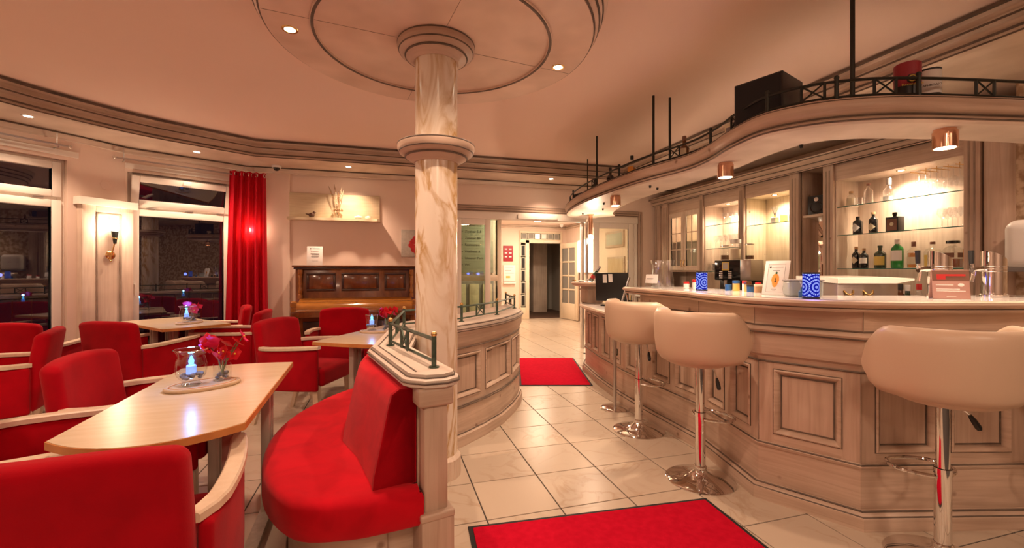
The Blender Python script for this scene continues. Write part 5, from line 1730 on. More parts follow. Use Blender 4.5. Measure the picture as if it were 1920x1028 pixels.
# niche with glasses
for (z, nm, n, r_) in ((1.247 + 0.0, 'tumbler', 6, 0.03), ):
    for i in range(n):
        tumbler('tumbler in the row above the plate stacks of the stemware niche', (XS - 0.03 + 0.08 * (i % 2), 4.70 + 0.07 * (i // 2 + 0), 1.247 + 0.0), 'tumblers in the stemware niche', 0.028, 0.10, 0.031)
for (z, n, lb, gr, bh) in ((1.567, 12, 'wine glass on the second shelf of the stemware niche', 'wine glasses on the second niche shelf', 0.10), (1.894, 8, 'wine glass on the top shelf of the stemware niche', 'wine glasses on the top niche shelf', 0.075)):
    g_ = stem_glass(lb, (XS - 0.02, 4.72, z), gr, 0.036, bh, 0.085)
    for i in range(1, n):
        dup(g_, (XS - 0.02 + 0.09 * (i % 2), 4.72 + 0.088 * (i // 2), z), 0, lb)
# plate stacks on the lowest board of the stemware niche
for k, y in enumerate((5.02, 5.17)):
    t = thing('saucer_stack', ['stack of white saucers beside the tumblers', 'stack of white saucers beside the glazed cabinet'][k], 'saucers', (XS, y, 1.247), 0, 'saucer stacks')
    for i in range(9):
        MB().lathe([(0.0, 0.002 + i * 0.012), (0.035, 0.0 + i * 0.012), (0.07, 0.012 + i * 0.012), (0.068, 0.014 + i * 0.012), (0.034, 0.004 + i * 0.012), (0, 0.004 + i * 0.012)], 24).build('saucer', 'white', t)
# diffusers and candle
for k, y in enumerate((4.20, 3.955)):
    t = thing('reed_diffuser', ['white reed diffuser left of the yellow candle jar', 'reed diffuser at the mirror end of the candle shelf'][k], 'diffuser', (XS, y, 1.825), 0, 'reed diffusers')
    MB().rbox(0, 0, 0.037, 0.03, 0.03, 0.037, 0.006, 2, 0).build('jar', 'lab_white' if k == 0 else 'lab_cream', t)
    MB().lathe([(0.012, 0.074), (0.012, 0.095), (0.0, 0.096)], 12).build('collar', 'gold', t)
    for i in range(6):
        a = 2 * PI * i / 6
        MB().tube([(0, 0, 0.08), (0.035 * math.cos(a), 0.035 * math.sin(a), 0.20)], 0.0018, 5).build('reed', 'ink', t)
t = thing('candle_jar', 'glowing yellow candle in a glass jar', 'candle', (XS, 4.075, 1.825))
MB().lathe([(0, 0.003), (0.038, 0.0), (0.04, 0.005), (0.04, 0.10)], 24, caps=False).build('jar', 'clear_glass', t)
MB().lathe([(0, 0.006), (0.037, 0.006), (0.037, 0.082), (0, 0.082)], 20).build('wax', 'candle_yellow', t)
# loudspeaker in the mirror niche
t = thing('loudspeaker', 'small black loudspeaker above the niche mirror', 'loudspeaker', (XF + 0.12, 3.63, 1.86), R(12))
MB().cbox(-0.10, 0.10, -0.085, 0.085, 0.0, 0.20, 0.006).build('cabinet', 'black', t)
MB(Matrix.Translation((-0.101, 0, 0.075)) @ Matrix.Rotation(R(-90), 4, 'Y')).lathe([(0.0, -0.012), (0.02, -0.01), (0.052, 0.0), (0.06, 0.003), (0.062, 0.0)], 24, caps=False).build('woofer', 'black_gloss', t)
MB(Matrix.Translation((-0.101, 0, 0.16)) @ Matrix.Rotation(R(-90), 4, 'Y')).lathe([(0.0, 0.004), (0.018, 0.002), (0.022, 0.0)], 16, caps=False).build('tweeter', 'brushed_steel', t)

# bottles on the back counter below the shelves
t = thing('gift_box', 'black gift box with a silver label behind the bar', 'box', (4.33, 3.03, BCZ), 0)
MB().cbox(-0.045, 0.045, -0.055, 0.055, 0, 0.275, 0.002).build('box', 'black', t); MB().box(-0.0465, -0.044, -0.03, 0.04, 0.19, 0.255).build('label', 'silver_cap', t)
t = thing('gift_box', 'dark green gift box with golden stag print behind the bar', 'box', (4.33, 2.915, BCZ), 0)
MB().cbox(-0.045, 0.045, -0.055, 0.055, 0, 0.275, 0.002).build('box', 'lab_green', t); MB().box(-0.0465, -0.044, 0.02, 0.036, 0.235, 0.275).build('ribbon', 'lab_red', t)
m = MB(Matrix.Translation((-0.0465, 0.0, 0.20)))
for (pts) in ([(0, -0.02, -0.03), (0, 0.0, 0.0), (0, 0.018, 0.01)], [(0, 0.018, 0.01), (0, 0.01, 0.035)], [(0, 0.018, 0.01), (0, 0.03, 0.03)], [(0, 0.0, 0.0), (0, -0.018, 0.004)]):
    m.tube(pts, 0.004, 5)
m.build('stag_print', 'gold', t)
for (y, cap, lab, mt, lb, hh) in ((2.81, 'black', 'lab_yellow', 'bt_black', 'dark bottle with yellow label beside the green gift box', 0.275), (2.745, 'black', 'lab_yellow', 'bt_brown', 'brown bottle with yellow label behind the tap card', 0.28),
                              (2.69, 'lab_white', 'lab_red', 'bt_darkgreen', 'green bottle with white neck label behind the bar', 0.272), (2.605, 'lab_red', 'lab_white', 'crystal', 'clear bottle with red cap behind the bar', 0.285),
                              (2.50, 'lab_red', 'lab_red', 'bt_black', 'black bottle with red neck behind the bar', 0.275), (2.44, 'black', 'lab_white', 'bt_darkgreen', 'dark green bottle with black cap by the tap', 0.265)):
    bottle(4.32, y, BCZ, lb, 0.030, hh, 0.017, mt, cap, 0.05, lab, (0.25, 0.5), 'bottles on the back counter', shoulder=0.55)

# coffee machine with bean jars on top
t = thing('coffee_machine', 'black and steel automatic coffee machine on the back counter', 'coffee machine', (4.165, 4.42, BCZ), R(22))
MB().cbox(-0.16, 0.18, -0.22, 0.22, 0.0, 0.10, 0.008).build('base', 'black', t)
MB().cbox(-0.02, 0.18, -0.215, 0.215, 0.10, 0.29, 0.005).build('back_column', 'black', t)
hd = MB().cbox(-0.16, 0.18, -0.215, 0.215, 0.28, 0.525, 0.012).build('head', 'black_gloss', t)
MB().cbox(-0.165, 0.182, -0.225, -0.10, 0.28, 0.53, 0.008).build('side_panel', 'brushed_steel', t)
MB().box(-0.1625, -0.158, 0.03, 0.12, 0.40, 0.50).build('display_bezel', 'gold', t)
MB().box(-0.164, -0.16, 0.042, 0.108, 0.415, 0.49).build('display', 'paper_grey', t)
for i in range(4):
    for y in (0.13, 0.02):
        MB().cbox(-0.165, -0.158, y - 0.02, y + 0.02, 0.30 + i * 0.025, 0.315 + i * 0.025, 0.002).build('button', 'silver_cap', t)
for y in (-0.03, 0.10):
    MB().cyl(-0.10, y, 0.20, 0.28, 0.02, 12).build('spout', 'brushed_steel', t)
MB().cbox(-0.17, -0.02, -0.12, 0.20, 0.10, 0.115, 0.003).build('drip_tray', 'brushed_steel', t)
for k, (dx, dy, r_, h_, fillm, fz, lid) in enumerate(((0.0, 0.16, 0.05, 0.17, 'bt_brown', 0.06, 'brushed_steel'), (-0.06, 0.0, 0.058, 0.20, 'dried_pale', 0.13, 'white'), (0.04, -0.12, 0.05, 0.18, 'bt_brown', 0.05, 'brushed_steel'))):
    c_, s__ = math.cos(R(22)), math.sin(R(22))
    j = thing('storage_jar', ['glass jar of coffee beans on the coffee machine', 'glass jar with white lid on the coffee machine', 'tall glass jar with steel lid on the coffee machine'][k], 'jar', (4.165 + dx * c_ - dy * s__, 4.42 + dx * s__ + dy * c_, BCZ + 0.531), 0, 'glass storage jars')
    MB().lathe([(0, 0.003), (r_, 0.0), (r_, h_)], 24, caps=False).build('glass', 'clear_glass', j)
    MB().lathe([(0, 0.005), (r_ * 0.95, 0.005), (r_ * 0.95, fz), (0, fz)], 20).build('contents', fillm, j)
    MB().lathe([(0, h_), (r_ * 1.04, h_), (r_ * 1.04, h_ + (0.045 if lid == 'white' else 0.012)), (0, h_ + (0.045 if lid == 'white' else 0.012))], 24).build('lid', lid, j)

# ------------------------------------------------------------------ things on the bar
def lantern(x, y, label, r, h_):
    t = thing('lantern', label, 'lantern', (x, y, CT), R(30), 'blue lanterns on the bar')
    MB().lathe([(r * 0.98, 0.006), (r * 0.98, h_ - 0.006)], 40, caps=False).build('shade', 'lantern_pattern', t)
    MB().lathe([(0, 0.0), (r * 1.03, 0.0), (r * 1.03, 0.010), (r * 0.9, 0.012)], 32).build('foot', 'black', t)
    MB().lathe([(r * 0.9, h_ - 0.010), (r * 1.02, h_ - 0.008), (r * 1.02, h_), (r * 0.85, h_)], 32, caps=False).build('rim', 'black', t)
    point((x - 0.07, y - 0.07, CT + h_ * 0.5), 0.25, 0.03, (0.10, 0.16, 1.0), 'lantern_glow')


lantern(2.22, 2.70, 'blue patterned lantern between carafes and menu card', 0.039, 0.14)
lantern(2.145, 1.78, 'blue patterned lantern in front of the steel ice bin', 0.0385, 0.137)


def easel_card(x, y, yaw, w_, h_, lean, label, name='menu_card', mat='paper'):
    """card leaning back; local -y is the printed side"""
    t = thing(name, label, 'sign', (x, y, CT), yaw)
    M = Matrix.Rotation(R(-lean), 4, 'X')
    MB(M).cbox(-w_ / 2, w_ / 2, -0.002, 0.002, 0.0, h_, 0.001).build('card', mat, t)
    return t, M


t, M = easel_card(2.24, 2.10, R(-80), 0.15, 0.21, 12, 'white standing menu card with cocktail picture on the bar')
MB().cbox(-0.075, 0.075, -0.012, 0.05, 0.0, 0.003, 0.001).build('foot', 'clear_glass', t)
mm = MB(M); mm.M = M @ Matrix.Translation((0, -0.003, 0))
m = MB(mm.M)
for (a, b, c, d) in ((-0.052, 0.052, 0.018, 0.0188), (-0.052, 0.052, 0.188, 0.1888), (-0.052, -0.0512, 0.018, 0.188), (0.0512, 0.052, 0.018, 0.188)):
    m.box(a, b, 0, 0.001, c, d)
m.build('border_line', 'ink_grey', t)
m = MB(mm.M); m.box(-0.03, 0.04, 0, 0.001, 0.168, 0.171).box(-0.022, 0.022, 0, 0.001, 0.148, 0.151).box(-0.02, 0.012, 0, 0.001, 0.034, 0.036).box(-0.012, 0.008, 0, 0.001, 0.026, 0.0275); m.build('print_lines', 'ink_grey', t)
m = MB(mm.M); m.ball((-0.038, 0.0, 0.169), 0.006, 8, 6, (1, 0.2, 1)); m.build('print_logo', 'ink', t)
m = MB(mm.M @ Matrix.Translation((0, -0.001, 0.088)))
m.rings([[(0.024 * math.cos(2 * PI * i / 20) * (1 if math.sin(2 * PI * i / 20) > -0.3 else 0.8), yy, 0.042 * math.sin(2 * PI * i / 20)) for i in range(20)] for yy in (0.0, 0.0012)]); m.build('cocktail_print', 'lab_orange', t)
m = MB(mm.M @ Matrix.Translation((0.002, -0.0022, 0.09))); m.box(-0.006, 0.008, 0, 0.0008, -0.012, -0.008).box(-0.001, 0.003, 0, 0.0008, -0.01, 0.014); m.build('emblem_print', 'ink', t)
m = MB(mm.M @ Matrix.Translation((0.004, -0.002, 0.134))); m.ball((0, 0, 0), 0.007, 8, 5, (1, 0.15, 1.1)); m.build('leaf_print', 'lab_green', t)
t, M = easel_card(2.80, 1.545, R(-38), 0.15, 0.15, 8, 'dusky pink tent card standing by the beer taps', 'tent_card', 'pink_card')
MB(Matrix.Translation((0, 0.045, 0)) @ Matrix.Rotation(R(8), 4, 'X')).cbox(-0.075, 0.075, -0.002, 0.002, 0.0, 0.15, 0.001).build('rear_leaf', 'pink_card', t)
m = MB(M @ Matrix.Translation((0, -0.003, 0))); m.box(-0.074, 0.074, 0, 0.001, 0.093, 0.148); m.build('photo_print', 'lab_brown', t)
m = MB(M @ Matrix.Translation((0, -0.004, 0))); m.box(-0.055, -0.02, 0, 0.001, 0.10, 0.128); m.box(-0.02, 0.06, 0, 0.0006, 0.118, 0.128); m.build('photo_highlight', 'lab_red', t)
m = MB(M @ Matrix.Translation((0, -0.003, 0))); m.box(-0.06, 0.01, 0, 0.001, 0.070, 0.074).box(-0.06, 0.034, 0, 0.001, 0.049, 0.0525).box(-0.06, 0.056, 0, 0.001, 0.039, 0.0425).box(-0.02, 0.018, 0, 0.001, 0.010, 0.012); m.build('print_lines', 'paper', t)
m = MB(M @ Matrix.Translation((0.04, -0.003, 0.072))); m.ball((0, 0, 0), 0.013, 12, 6, (1, 0.08, 0.65)); m.build('print_logo', 'paper', t)


def beer_tap(x, y, yaw, label):
    t = thing('beer_tap', label, 'beer tap', (x, y, CT), yaw, 'chrome beer taps')
    r_ = 0.052
    m = MB(); n = 36
    loops = []
    for (z, k) in ((0.0, 1.12), (0.012, 1.12), (0.016, 1.0)):
        loops.append([(r_ * k * math.cos(2 * PI * i / n), r_ * k * math.sin(2 * PI * i / n), z) for i in range(n)])
    loops.append([(r_ * math.cos(2 * PI * i / n), r_ * math.sin(2 * PI * i / n), 0.225 - 0.032 * math.cos(2 * PI * i / n)) for i in range(n)])
    m.rings(loops); m.build('column', 'chrome', t, 50)
    m = MB(); m.rings([[(r_ * 0.93 * math.cos(2 * PI * i / n), r_ * 0.93 * math.sin(2 * PI * i / n), q + 0.225 - 0.032 * 0.93 * math.cos(2 * PI * i / n)) for i in range(n)] for q in (0.0005, 0.002)]); m.build('badge', 'white', t)
    m = MB(Matrix.Translation((0, 0, 0.2275)) @ Matrix.Rotation(math.atan(0.032 / r_), 4, 'Y')); m.box(-0.006, 0.004, -0.036, 0.036, 0, 0.0008); m.build('badge_print', 'ink_grey', t)
    MB().tube([(-0.045, 0, 0.155), (-0.09, 0, 0.155), (-0.12, 0, 0.148)], 0.014, 10).build('spout_body', 'chrome', t)
    MB().tube([(-0.105, 0, 0.150), (-0.112, 0, 0.11), (-0.118, 0, 0.085)], 0.008, 8).build('spout', 'chrome', t)
    MB().tube([(-0.115, 0, 0.155), (-0.120, 0, 0.185)], 0.009, 8).build('tap_lever', 'chrome', t)
    MB().tube([(-0.120, 0, 0.185), (-0.122, 0, 0.26)], 0.012, 10, rs=[0.0105, 0.0125]).build('tap_handle', 'black', t)
    for z in (0.14, 0.155, 0.17):
        MB().tube([(r_ * 1.01 * math.cos(2 * PI * i / 32), r_ * 1.01 * math.sin(2 * PI * i / 32), z) for i in range(32)], 0.0012, 5, True).build('ring', 'brushed_steel', t)


beer_tap(2.985, 1.70, R(-18), 'chrome slant-topped beer tap behind the dusky pink tent card')
beer_tap(3.27, 1.615, R(-18), 'chrome slant-topped beer tap nearest the towel dispenser')

# steel ice bin behind the counter
t = thing('ice_bin', 'stainless steel bin with sloping lid behind the bar', 'ice bin', (3.0, 2.24, 0), R(-18))
MB().cbox(-0.19, 0.19, -0.20, 0.20, 0.0, 1.18, 0.012).build('body', 'brushed_steel', t)
m = MB(); m.rings([[(-0.20, y, z - 0.02), (0.16, y, z - 0.02), (0.27, y, z + 0.0), (0.27, y, z + 0.012), (0.15, y, z + 0.016), (-0.20, y, z + 0.012)] for (y, z) in ((-0.22, 1.195), (0.0, 1.202), (0.21, 1.205))])
m.build('lid', 'white_pvc', t)
for k, x in enumerate((-0.12, 0.0)):
    MB().tube([(x - 0.03, -0.20, 1.13), (x - 0.02, -0.212, 1.11), (x, -0.215, 1.10), (x + 0.02, -0.212, 1.11), (x + 0.03, -0.20, 1.13)], 0.006, 6).build('hook', 'brass', t)

# carafes
cg = None
for k, (x, y) in enumerate(((2.30, 3.37), (2.345, 3.27), (2.233, 3.262))):
    t = thing('carafe', 'clear glass carafe with flared mouth in the trio at the end of the bar', 'carafe', (x, y, CT), 0, 'trio of glass carafes')
    MB().lathe([(0, 0.006), (0.044, 0.0), (0.048, 0.01), (0.046, 0.07), (0.036, 0.14), (0.034, 0.17), (0.044, 0.205), (0.055, 0.235)], 24, caps=False).build('glass', 'crystal', t, 60)
    MB().lathe([(0, 0.004), (0.043, 0.001), (0.046, 0.012), (0, 0.014)], 24).build('thick_base', 'crystal', t)
t = thing('price_card', 'small white folded card in front of the glass carafes', 'card', (2.17, 3.27, CT), R(-75))
MB(Matrix.Rotation(R(-10), 4, 'X')).cbox(-0.065, 0.065, -0.001, 0.001, 0.04, 0.115, 0.0005).build('card', 'paper', t)
MB(Matrix.Rotation(R(-10), 4, 'X')).box(-0.05, 0.02, -0.002, -0.001, 0.075, 0.080).build('print_line', 'ink', t)
MB().cbox(-0.06, 0.06, -0.002, 0.02, 0.0, 0.04, 0.002).build('stand', 'clear_glass', t)
# small jars and tins along the back of the counter
tins = [(2.36, 3.05, 'white', 'lab_red', 0.022, 0.055, 'small white jar with red lid by the carafes'), (2.36, 2.93, 'white', 'lab_red', 0.03, 0.075, 'white tin with red stripe beside the lantern'),
        (2.42, 2.66, 'blue_lid', 'blue_lid', 0.022, 0.045, 'low blue tin behind the lantern'), (2.42, 2.585, 'gold', 'blue_lid', 0.024, 0.075, 'golden tin with blue lid'), (2.44, 2.53, 'lab_white', 'lab_red', 0.015, 0.075, 'slim white shaker with red cap'),
        (2.42, 2.48, 'gold', 'bt_brown', 0.024, 0.07, 'golden tin with brown lid'), (2.40, 2.435, 'blue_lid', 'black', 0.024, 0.05, 'dark blue tin with black lid'), (2.46, 2.43, 'lab_red', 'lab_red', 0.018, 0.065, 'narrow red tin beside the golden ones'),
        (2.38, 2.35, 'cork', 'lab_cream', 0.026, 0.055, 'round beige jar with pale lid'), (2.38, 2.285, 'ink', 'blue_lid', 0.02, 0.05, 'small dark jar with blue lid'), (2.345, 2.245, 'bt_brown', 'lab_cream', 0.024, 0.06, 'brown jar with pale lid'), (2.34, 2.17, 'ink', 'black', 0.02, 0.045, 'small black jar beside the menu card')]
for (x, y, mt, lidm, r_, h_, lb) in tins:
    t = thing('tin', lb, 'tin', (x, y, CT), 0, 'tins and jars on the bar')
    MB().lathe([(0, 0), (r_, 0), (r_, h_ * 0.72), (r_ * 0.95, h_ * 0.74)], 18).build('body', mt, t)
    MB().lathe([(r_ * 1.04, h_ * 0.74), (r_ * 1.04, h_ * 0.98), (r_ * 0.95, h_), (0, h_)], 18).build('lid', lidm, t)
t = thing('garnish_tub', 'grey clear garnish tub with dark rim behind the menu card', 'tub', (2.30, 1.96, CT), R(-30))
MB().rbox(0, 0, 0.045, 0.085, 0.06, 0.045, 0.015, 3, 0).build('tub', 'clear_tub', t)
MB().cbox(-0.088, 0.088, -0.063, 0.063, 0.086, 0.095, 0.004).build('rim', 'ink_grey', t)
for (x, y, mt, lb) in ((2.20, 1.88, 'blue_lid', 'little blue bitters bottle with pour spout'), (2.225, 1.85, 'bt_deep', 'little red bitters bottle with pour spout')):
    t = thing('bitters_bottle', lb, 'bottle', (x, y, CT))
    MB().lathe([(0, 0), (0.015, 0), (0.016, 0.03), (0.006, 0.042), (0.005, 0.055)], 14).build('glass', mt, t)
    MB().tube([(0, 0, 0.05), (0, 0, 0.07), (-0.006, 0.004, 0.085)], 0.003, 6).build('pour_spout', 'silver_cap', t)

# ------------------------------------------------------------------ things on the canopy
KT = KZ1 - 0.01
t = thing('subwoofer', 'large black cube loudspeaker standing on the canopy', 'loudspeaker', (2.20, 2.10, KT), R(20))
MB().cbox(-0.135, 0.135, -0.135, 0.135, 0.0, 0.268, 0.006).build('cabinet', 'black', t)
MB().cbox(-0.141, -0.134, -0.125, 0.125, 0.01, 0.258, 0.003).build('grille', 'speaker_cloth', t)
for (x, y, mt, cap, lab, hh, lb) in ((2.20, 4.02, 'bt_black', 'black', None, 0.20, 'plain black bottle on the canopy'), (2.18, 3.58, 'clear_glass', 'black', 'lab_orange', 0.21, 'clear amber bottle with black cap on the canopy, square print'),
                               (2.24, 2.92, 'bt_brown', 'lab_brown', 'lab_cream', 0.20, 'slim brown bottle with pale cap on the canopy'), (2.27, 4.50, 'bt_black', 'black', 'lab_white', 0.19, 'dark bottle with white label at the far part of the canopy')):
    bottle(x, y, KT, lb, 0.038, hh, 0.014, mt, cap, 0.035, lab, (0.12, 0.5), 'bottles on the canopy', fill=('bt_amber', 0.9) if mt == 'clear_glass' else None, shoulder=0.5)
t = thing('loudspeaker', 'flat black loudspeaker lying at the far end of the canopy', 'loudspeaker', (2.42, 5.05, KT), R(10))
MB().cbox(-0.08, 0.08, -0.16, 0.16, 0, 0.13, 0.008).build('cabinet', 'black', t); MB().cbox(-0.086, -0.079, -0.15, 0.15, 0.01, 0.12, 0.003).build('grille', 'speaker_cloth', t)
t = thing('whisky_tube', 'red and black whisky tube with golden emblem on the canopy', 'tube', (2.60, 1.62, KT), R(20))
MB().lathe([(0, 0), (0.055, 0), (0.055, 0.10)], 32, caps=False).build('lower_wall', 'black', t)
MB().lathe([(0.0555, 0.10), (0.0555, 0.215), (0.05, 0.22), (0, 0.22)], 32).build('upper_wall', 'sign_red', t)
MB().lathe([(0.0557, 0.008), (0.0557, 0.016)], 32, caps=False).build('red_band', 'lab_red', t)
Mq = Matrix.Rotation(R(-58), 4, 'Z')
MB(Mq @ Matrix.Translation((0, -0.0545, 0.128)) @ Matrix.Rotation(R(90), 4, 'X')).lathe([(0.0, 0.003), (0.021, 0.003), (0.024, 0.0)], 20, caps=False).build('emblem_ground', 'black', t)
MB(Mq @ Matrix.Translation((0, -0.058, 0.128)) @ Matrix.Rotation(R(90), 4, 'X')).lathe([(0.012, 0.0), (0.016, 0.0015), (0.018, 0.0)], 20, caps=False).build('emblem_ring', 'gold', t)
text_part('Bunnahabhain', 'lettering', 'gold', t, Mq @ Vector((0, -0.0575, 0.098)), (R(90), 0, R(-58)), 0.016)
t = thing('whisky_tube', 'white whisky tube with black lettering and dark band on the canopy', 'tube', (2.76, 1.62, KT), R(0))
MB().lathe([(0, 0), (0.05, 0), (0.05, 0.20), (0.045, 0.205), (0, 0.205)], 32).build('wall', 'lab_white', t)
MB().lathe([(0.0505, 0.045), (0.0505, 0.075)], 32, caps=False).build('dark_band', 'black', t)
MB().lathe([(0.0508, 0.197), (0.0508, 0.207), (0.045, 0.209)], 32, caps=False).build('lid_rim', 'black', t)
text_part('LAPHROAIG', 'lettering', 'ink', t, Matrix.Rotation(R(-50), 4, 'Z') @ Vector((0, -0.0515, 0.115)), (R(90), 0, R(-50)), 0.015)
t = thing('whisky_box', 'small pale printed box beside the black cube loudspeaker', 'box', (2.12, 2.30, KT), R(10))
MB().cbox(-0.03, 0.03, -0.03, 0.03, 0, 0.085, 0.002).build('box', 'lab_cream', t); MB().box(-0.0315, -0.029, -0.02, 0.02, 0.02, 0.06).build('print', 'ink_grey', t)

# ------------------------------------------------------------------ reception desk things
DK = 0.835
t = thing('monitor', 'black flat monitor seen from behind on the reception desk', 'monitor', (2.60, 4.70, DK), R(-50))
MB(Matrix.Rotation(R(6), 4, 'X')).cbox(-0.20, 0.20, -0.015, 0.015, 0.06, 0.40, 0.006).build('panel', 'black', t)
MB().cbox(-0.03, 0.03, 0.0, 0.03, 0.0, 0.22, 0.005).build('stand', 'black', t)
MB().cbox(-0.12, 0.12, -0.08, 0.09, 0.0, 0.012, 0.004).build('foot', 'black', t)
m = MB(Matrix.Rotation(R(6), 4, 'X'))
m.box(-0.10, -0.05, -0.018, -0.014, 0.28, 0.38).box(-0.03, 0.02, -0.018, -0.014, 0.29, 0.385); m.build('notes', 'paper', t)
t = thing('laptop_screen', 'slim grey screen leaning back beside the monitor', 'screen', (2.47, 4.30, DK), R(236))
MB(Matrix.Rotation(R(-16), 4, 'X')).cbox(-0.14, 0.14, -0.006, 0.006, 0.0, 0.36, 0.003).build('panel', 'silver_cap', t)
MB(Matrix.Translation((0, 0.10, 0)) @ Matrix.Rotation(R(12), 4, 'X')).cbox(-0.02, 0.02, -0.003, 0.003, 0.0, 0.25, 0.002).build('strut', 'silver_cap', t)
t = thing('pen_cup', 'small cup with coloured pens on the reception desk', 'cup', (2.62, 4.36, DK))
MB().lathe([(0, 0.002), (0.032, 0), (0.036, 0.09)], 18, caps=False).build('cup', 'black', t)
for i, mt in enumerate(('blue_lid', 'petal_yellow', 'lab_red', 'gold')):
    a = i * 1.6
    MB().tube([(0.01 * math.cos(a), 0.01 * math.sin(a), 0.01), (0.032 * math.cos(a), 0.032 * math.sin(a), 0.15)], 0.004, 6).build('pen', mt, t)
t = thing('brochure_stand', 'clear stand with a small leaflet at the end of the high counter', 'leaflet stand', (2.42, 3.72, DK), R(-60))
MB(Matrix.Rotation(R(-14), 4, 'X')).cbox(-0.055, 0.055, -0.002, 0.002, 0.0, 0.21, 0.001).build('leaflet', 'paper_grey', t)
MB().cbox(-0.055, 0.055, -0.01, 0.06, 0, 0.004, 0.001).build('foot', 'clear_glass', t)
# bottle of sparkling wine resting in a glass cooler on the pedestal
t = thing('wine_cooler', 'clear glass cooler on the round pedestal top', 'cooler', (2.55, 5.18, CT))
MB().lathe([(0, 0.004), (0.055, 0.0), (0.06, 0.006), (0.07, 0.11)], 24, caps=False).build('glass', 'crystal', t, 60)
t = thing('sparkling_bottle', 'sparkling wine bottle with red label tilted in the glass cooler', 'bottle', (2.548, 5.182, CT + 0.012))
t.rotation_euler = (R(16), R(30), 0)
MB().lathe([(0, 0.0), (0.028, 0.0), (0.030, 0.008), (0.030, 0.10), (0.014, 0.15), (0.013, 0.16)], 20).build('glass', 'bt_darkgreen', t, 50)
MB().lathe([(0.0135, 0.158), (0.0155, 0.16), (0.0155, 0.225), (0, 0.228)], 16).build('foil', 'silver_cap', t)
MB().lathe([(0.0305, 0.04), (0.0305, 0.09)], 20, caps=False).build('label', 'lab_red', t)
t = thing('bell_dish', 'small white dish on the pedestal top', 'dish', (2.50, 5.36, CT))
MB().lathe([(0, 0.004), (0.03, 0.0), (0.06, 0.018), (0.058, 0.02), (0.028, 0.005), (0, 0.006)], 24).build('dish', 'white', t)

# ------------------------------------------------------------------ upright piano
pn = thing('upright_piano', 'old polished brown upright piano against the back wall', 'piano', (-0.355, 6.12, 0))
PW = 0.75
MB().cbox(-PW, PW, 0.02, 0.36, 0.0, 1.28, 0.006).build('case', 'piano_wood', pn)
MB().cbox(-PW - 0.03, PW + 0.03, -0.05, 0.37, 1.30, 1.325, 0.006).build('top_lid', 'piano_wood', pn)
MB().cbox(-PW - 0.015, PW + 0.015, -0.03, 0.365, 1.275, 1.30, 0.008).build('cornice', 'piano_dark', pn)
for (a, b) in ((-0.62, -0.27), (-0.20, 0.27), (0.34, 0.62)):
    f = MB(); f.cbox(a, b, 0.0, 0.02, 0.99, 1.02, 0.005).cbox(a, b, 0.0, 0.02, 1.20, 1.23, 0.005).cbox(a, a + 0.03, 0.0, 0.02, 1.02, 1.20, 0.005).cbox(b - 0.03, b, 0.0, 0.02, 1.02, 1.20, 0.005)
    f = f.build('panel_frame', 'piano_dark', pn)
    MB().cbox(a + 0.03, b - 0.03, 0.006, 0.021, 1.02, 1.20, 0.004).build('panel', 'piano_light' if 0 else 'piano_wood', pn)
for sx in (-1, 1):
    MB(Matrix.Translation((sx * (PW - 0.06), -0.005, 0.90))).lathe([(0.03, 0.0), (0.03, 0.05), (0.018, 0.06), (0.026, 0.09), (0.02, 0.12), (0.015, 0.16), (0.024, 0.20), (0.018, 0.25), (0.026, 0.29), (0.016, 0.30), (0.03, 0.32), (0.03, 0.37)], 16).build('baluster', 'piano_light', pn)
    MB().cbox(sx * PW - 0.06 if sx > 0 else -PW, PW if sx > 0 else -PW + 0.06, -0.28, 0.02, 0.68, 0.86, 0.01).build('cheek', 'piano_light', pn)
    MB().rbox(sx * (PW - 0.03), -0.27, 0.845, 0.035, 0.035, 0.04, 0.02, 3, 0).build('cheek_scroll', 'piano_light', pn)
    MB(Matrix.Translation((sx * (PW - 0.05), -0.22, 0.0))).lathe([(0.04, 0.0), (0.04, 0.05), (0.022, 0.07), (0.032, 0.2), (0.02, 0.35), (0.035, 0.5), (0.022, 0.58), (0.04, 0.62), (0.04, 0.68)], 16).build('leg', 'piano_wood', pn)
# fallboard over the keys: swept rounded lid
prof = [(0.02, 0.90), (-0.02, 0.905), (-0.05, 0.89), (-0.10, 0.865), (-0.15, 0.862), (-0.20, 0.855), (-0.25, 0.835), (-0.275, 0.80), (-0.28, 0.76), (0.02, 0.76)]
m = MB()
m.rings([[(x, y, z) for (y, z) in prof] for x in (-PW + 0.06, PW - 0.06)]); m.build('fallboard', 'piano_light', pn, 50)
MB().cbox(-PW, PW, -0.285, 0.02, 0.68, 0.76, 0.008).build('keybed', 'piano_wood', pn)
MB().cbox(-PW + 0.06, PW - 0.06, -0.292, -0.28, 0.752, 0.766, 0.004).build('key_slip', 'piano_light', pn)
MB().cyl(0.0, -0.235, 0.847, 0.856, 0.010, 12).build('lid_knob', 'brass', pn)
for (a, b) in ((-0.66, -0.05), (0.05, 0.66)):
    MB().cbox(a, b, 0.008, 0.022, 0.16, 0.60, 0.006).build('lower_panel', 'piano_dark', pn)
MB().cbox(-PW, PW, -0.03, 0.02, 0.0, 0.09, 0.006).build('toe_rail', 'piano_wood', pn)
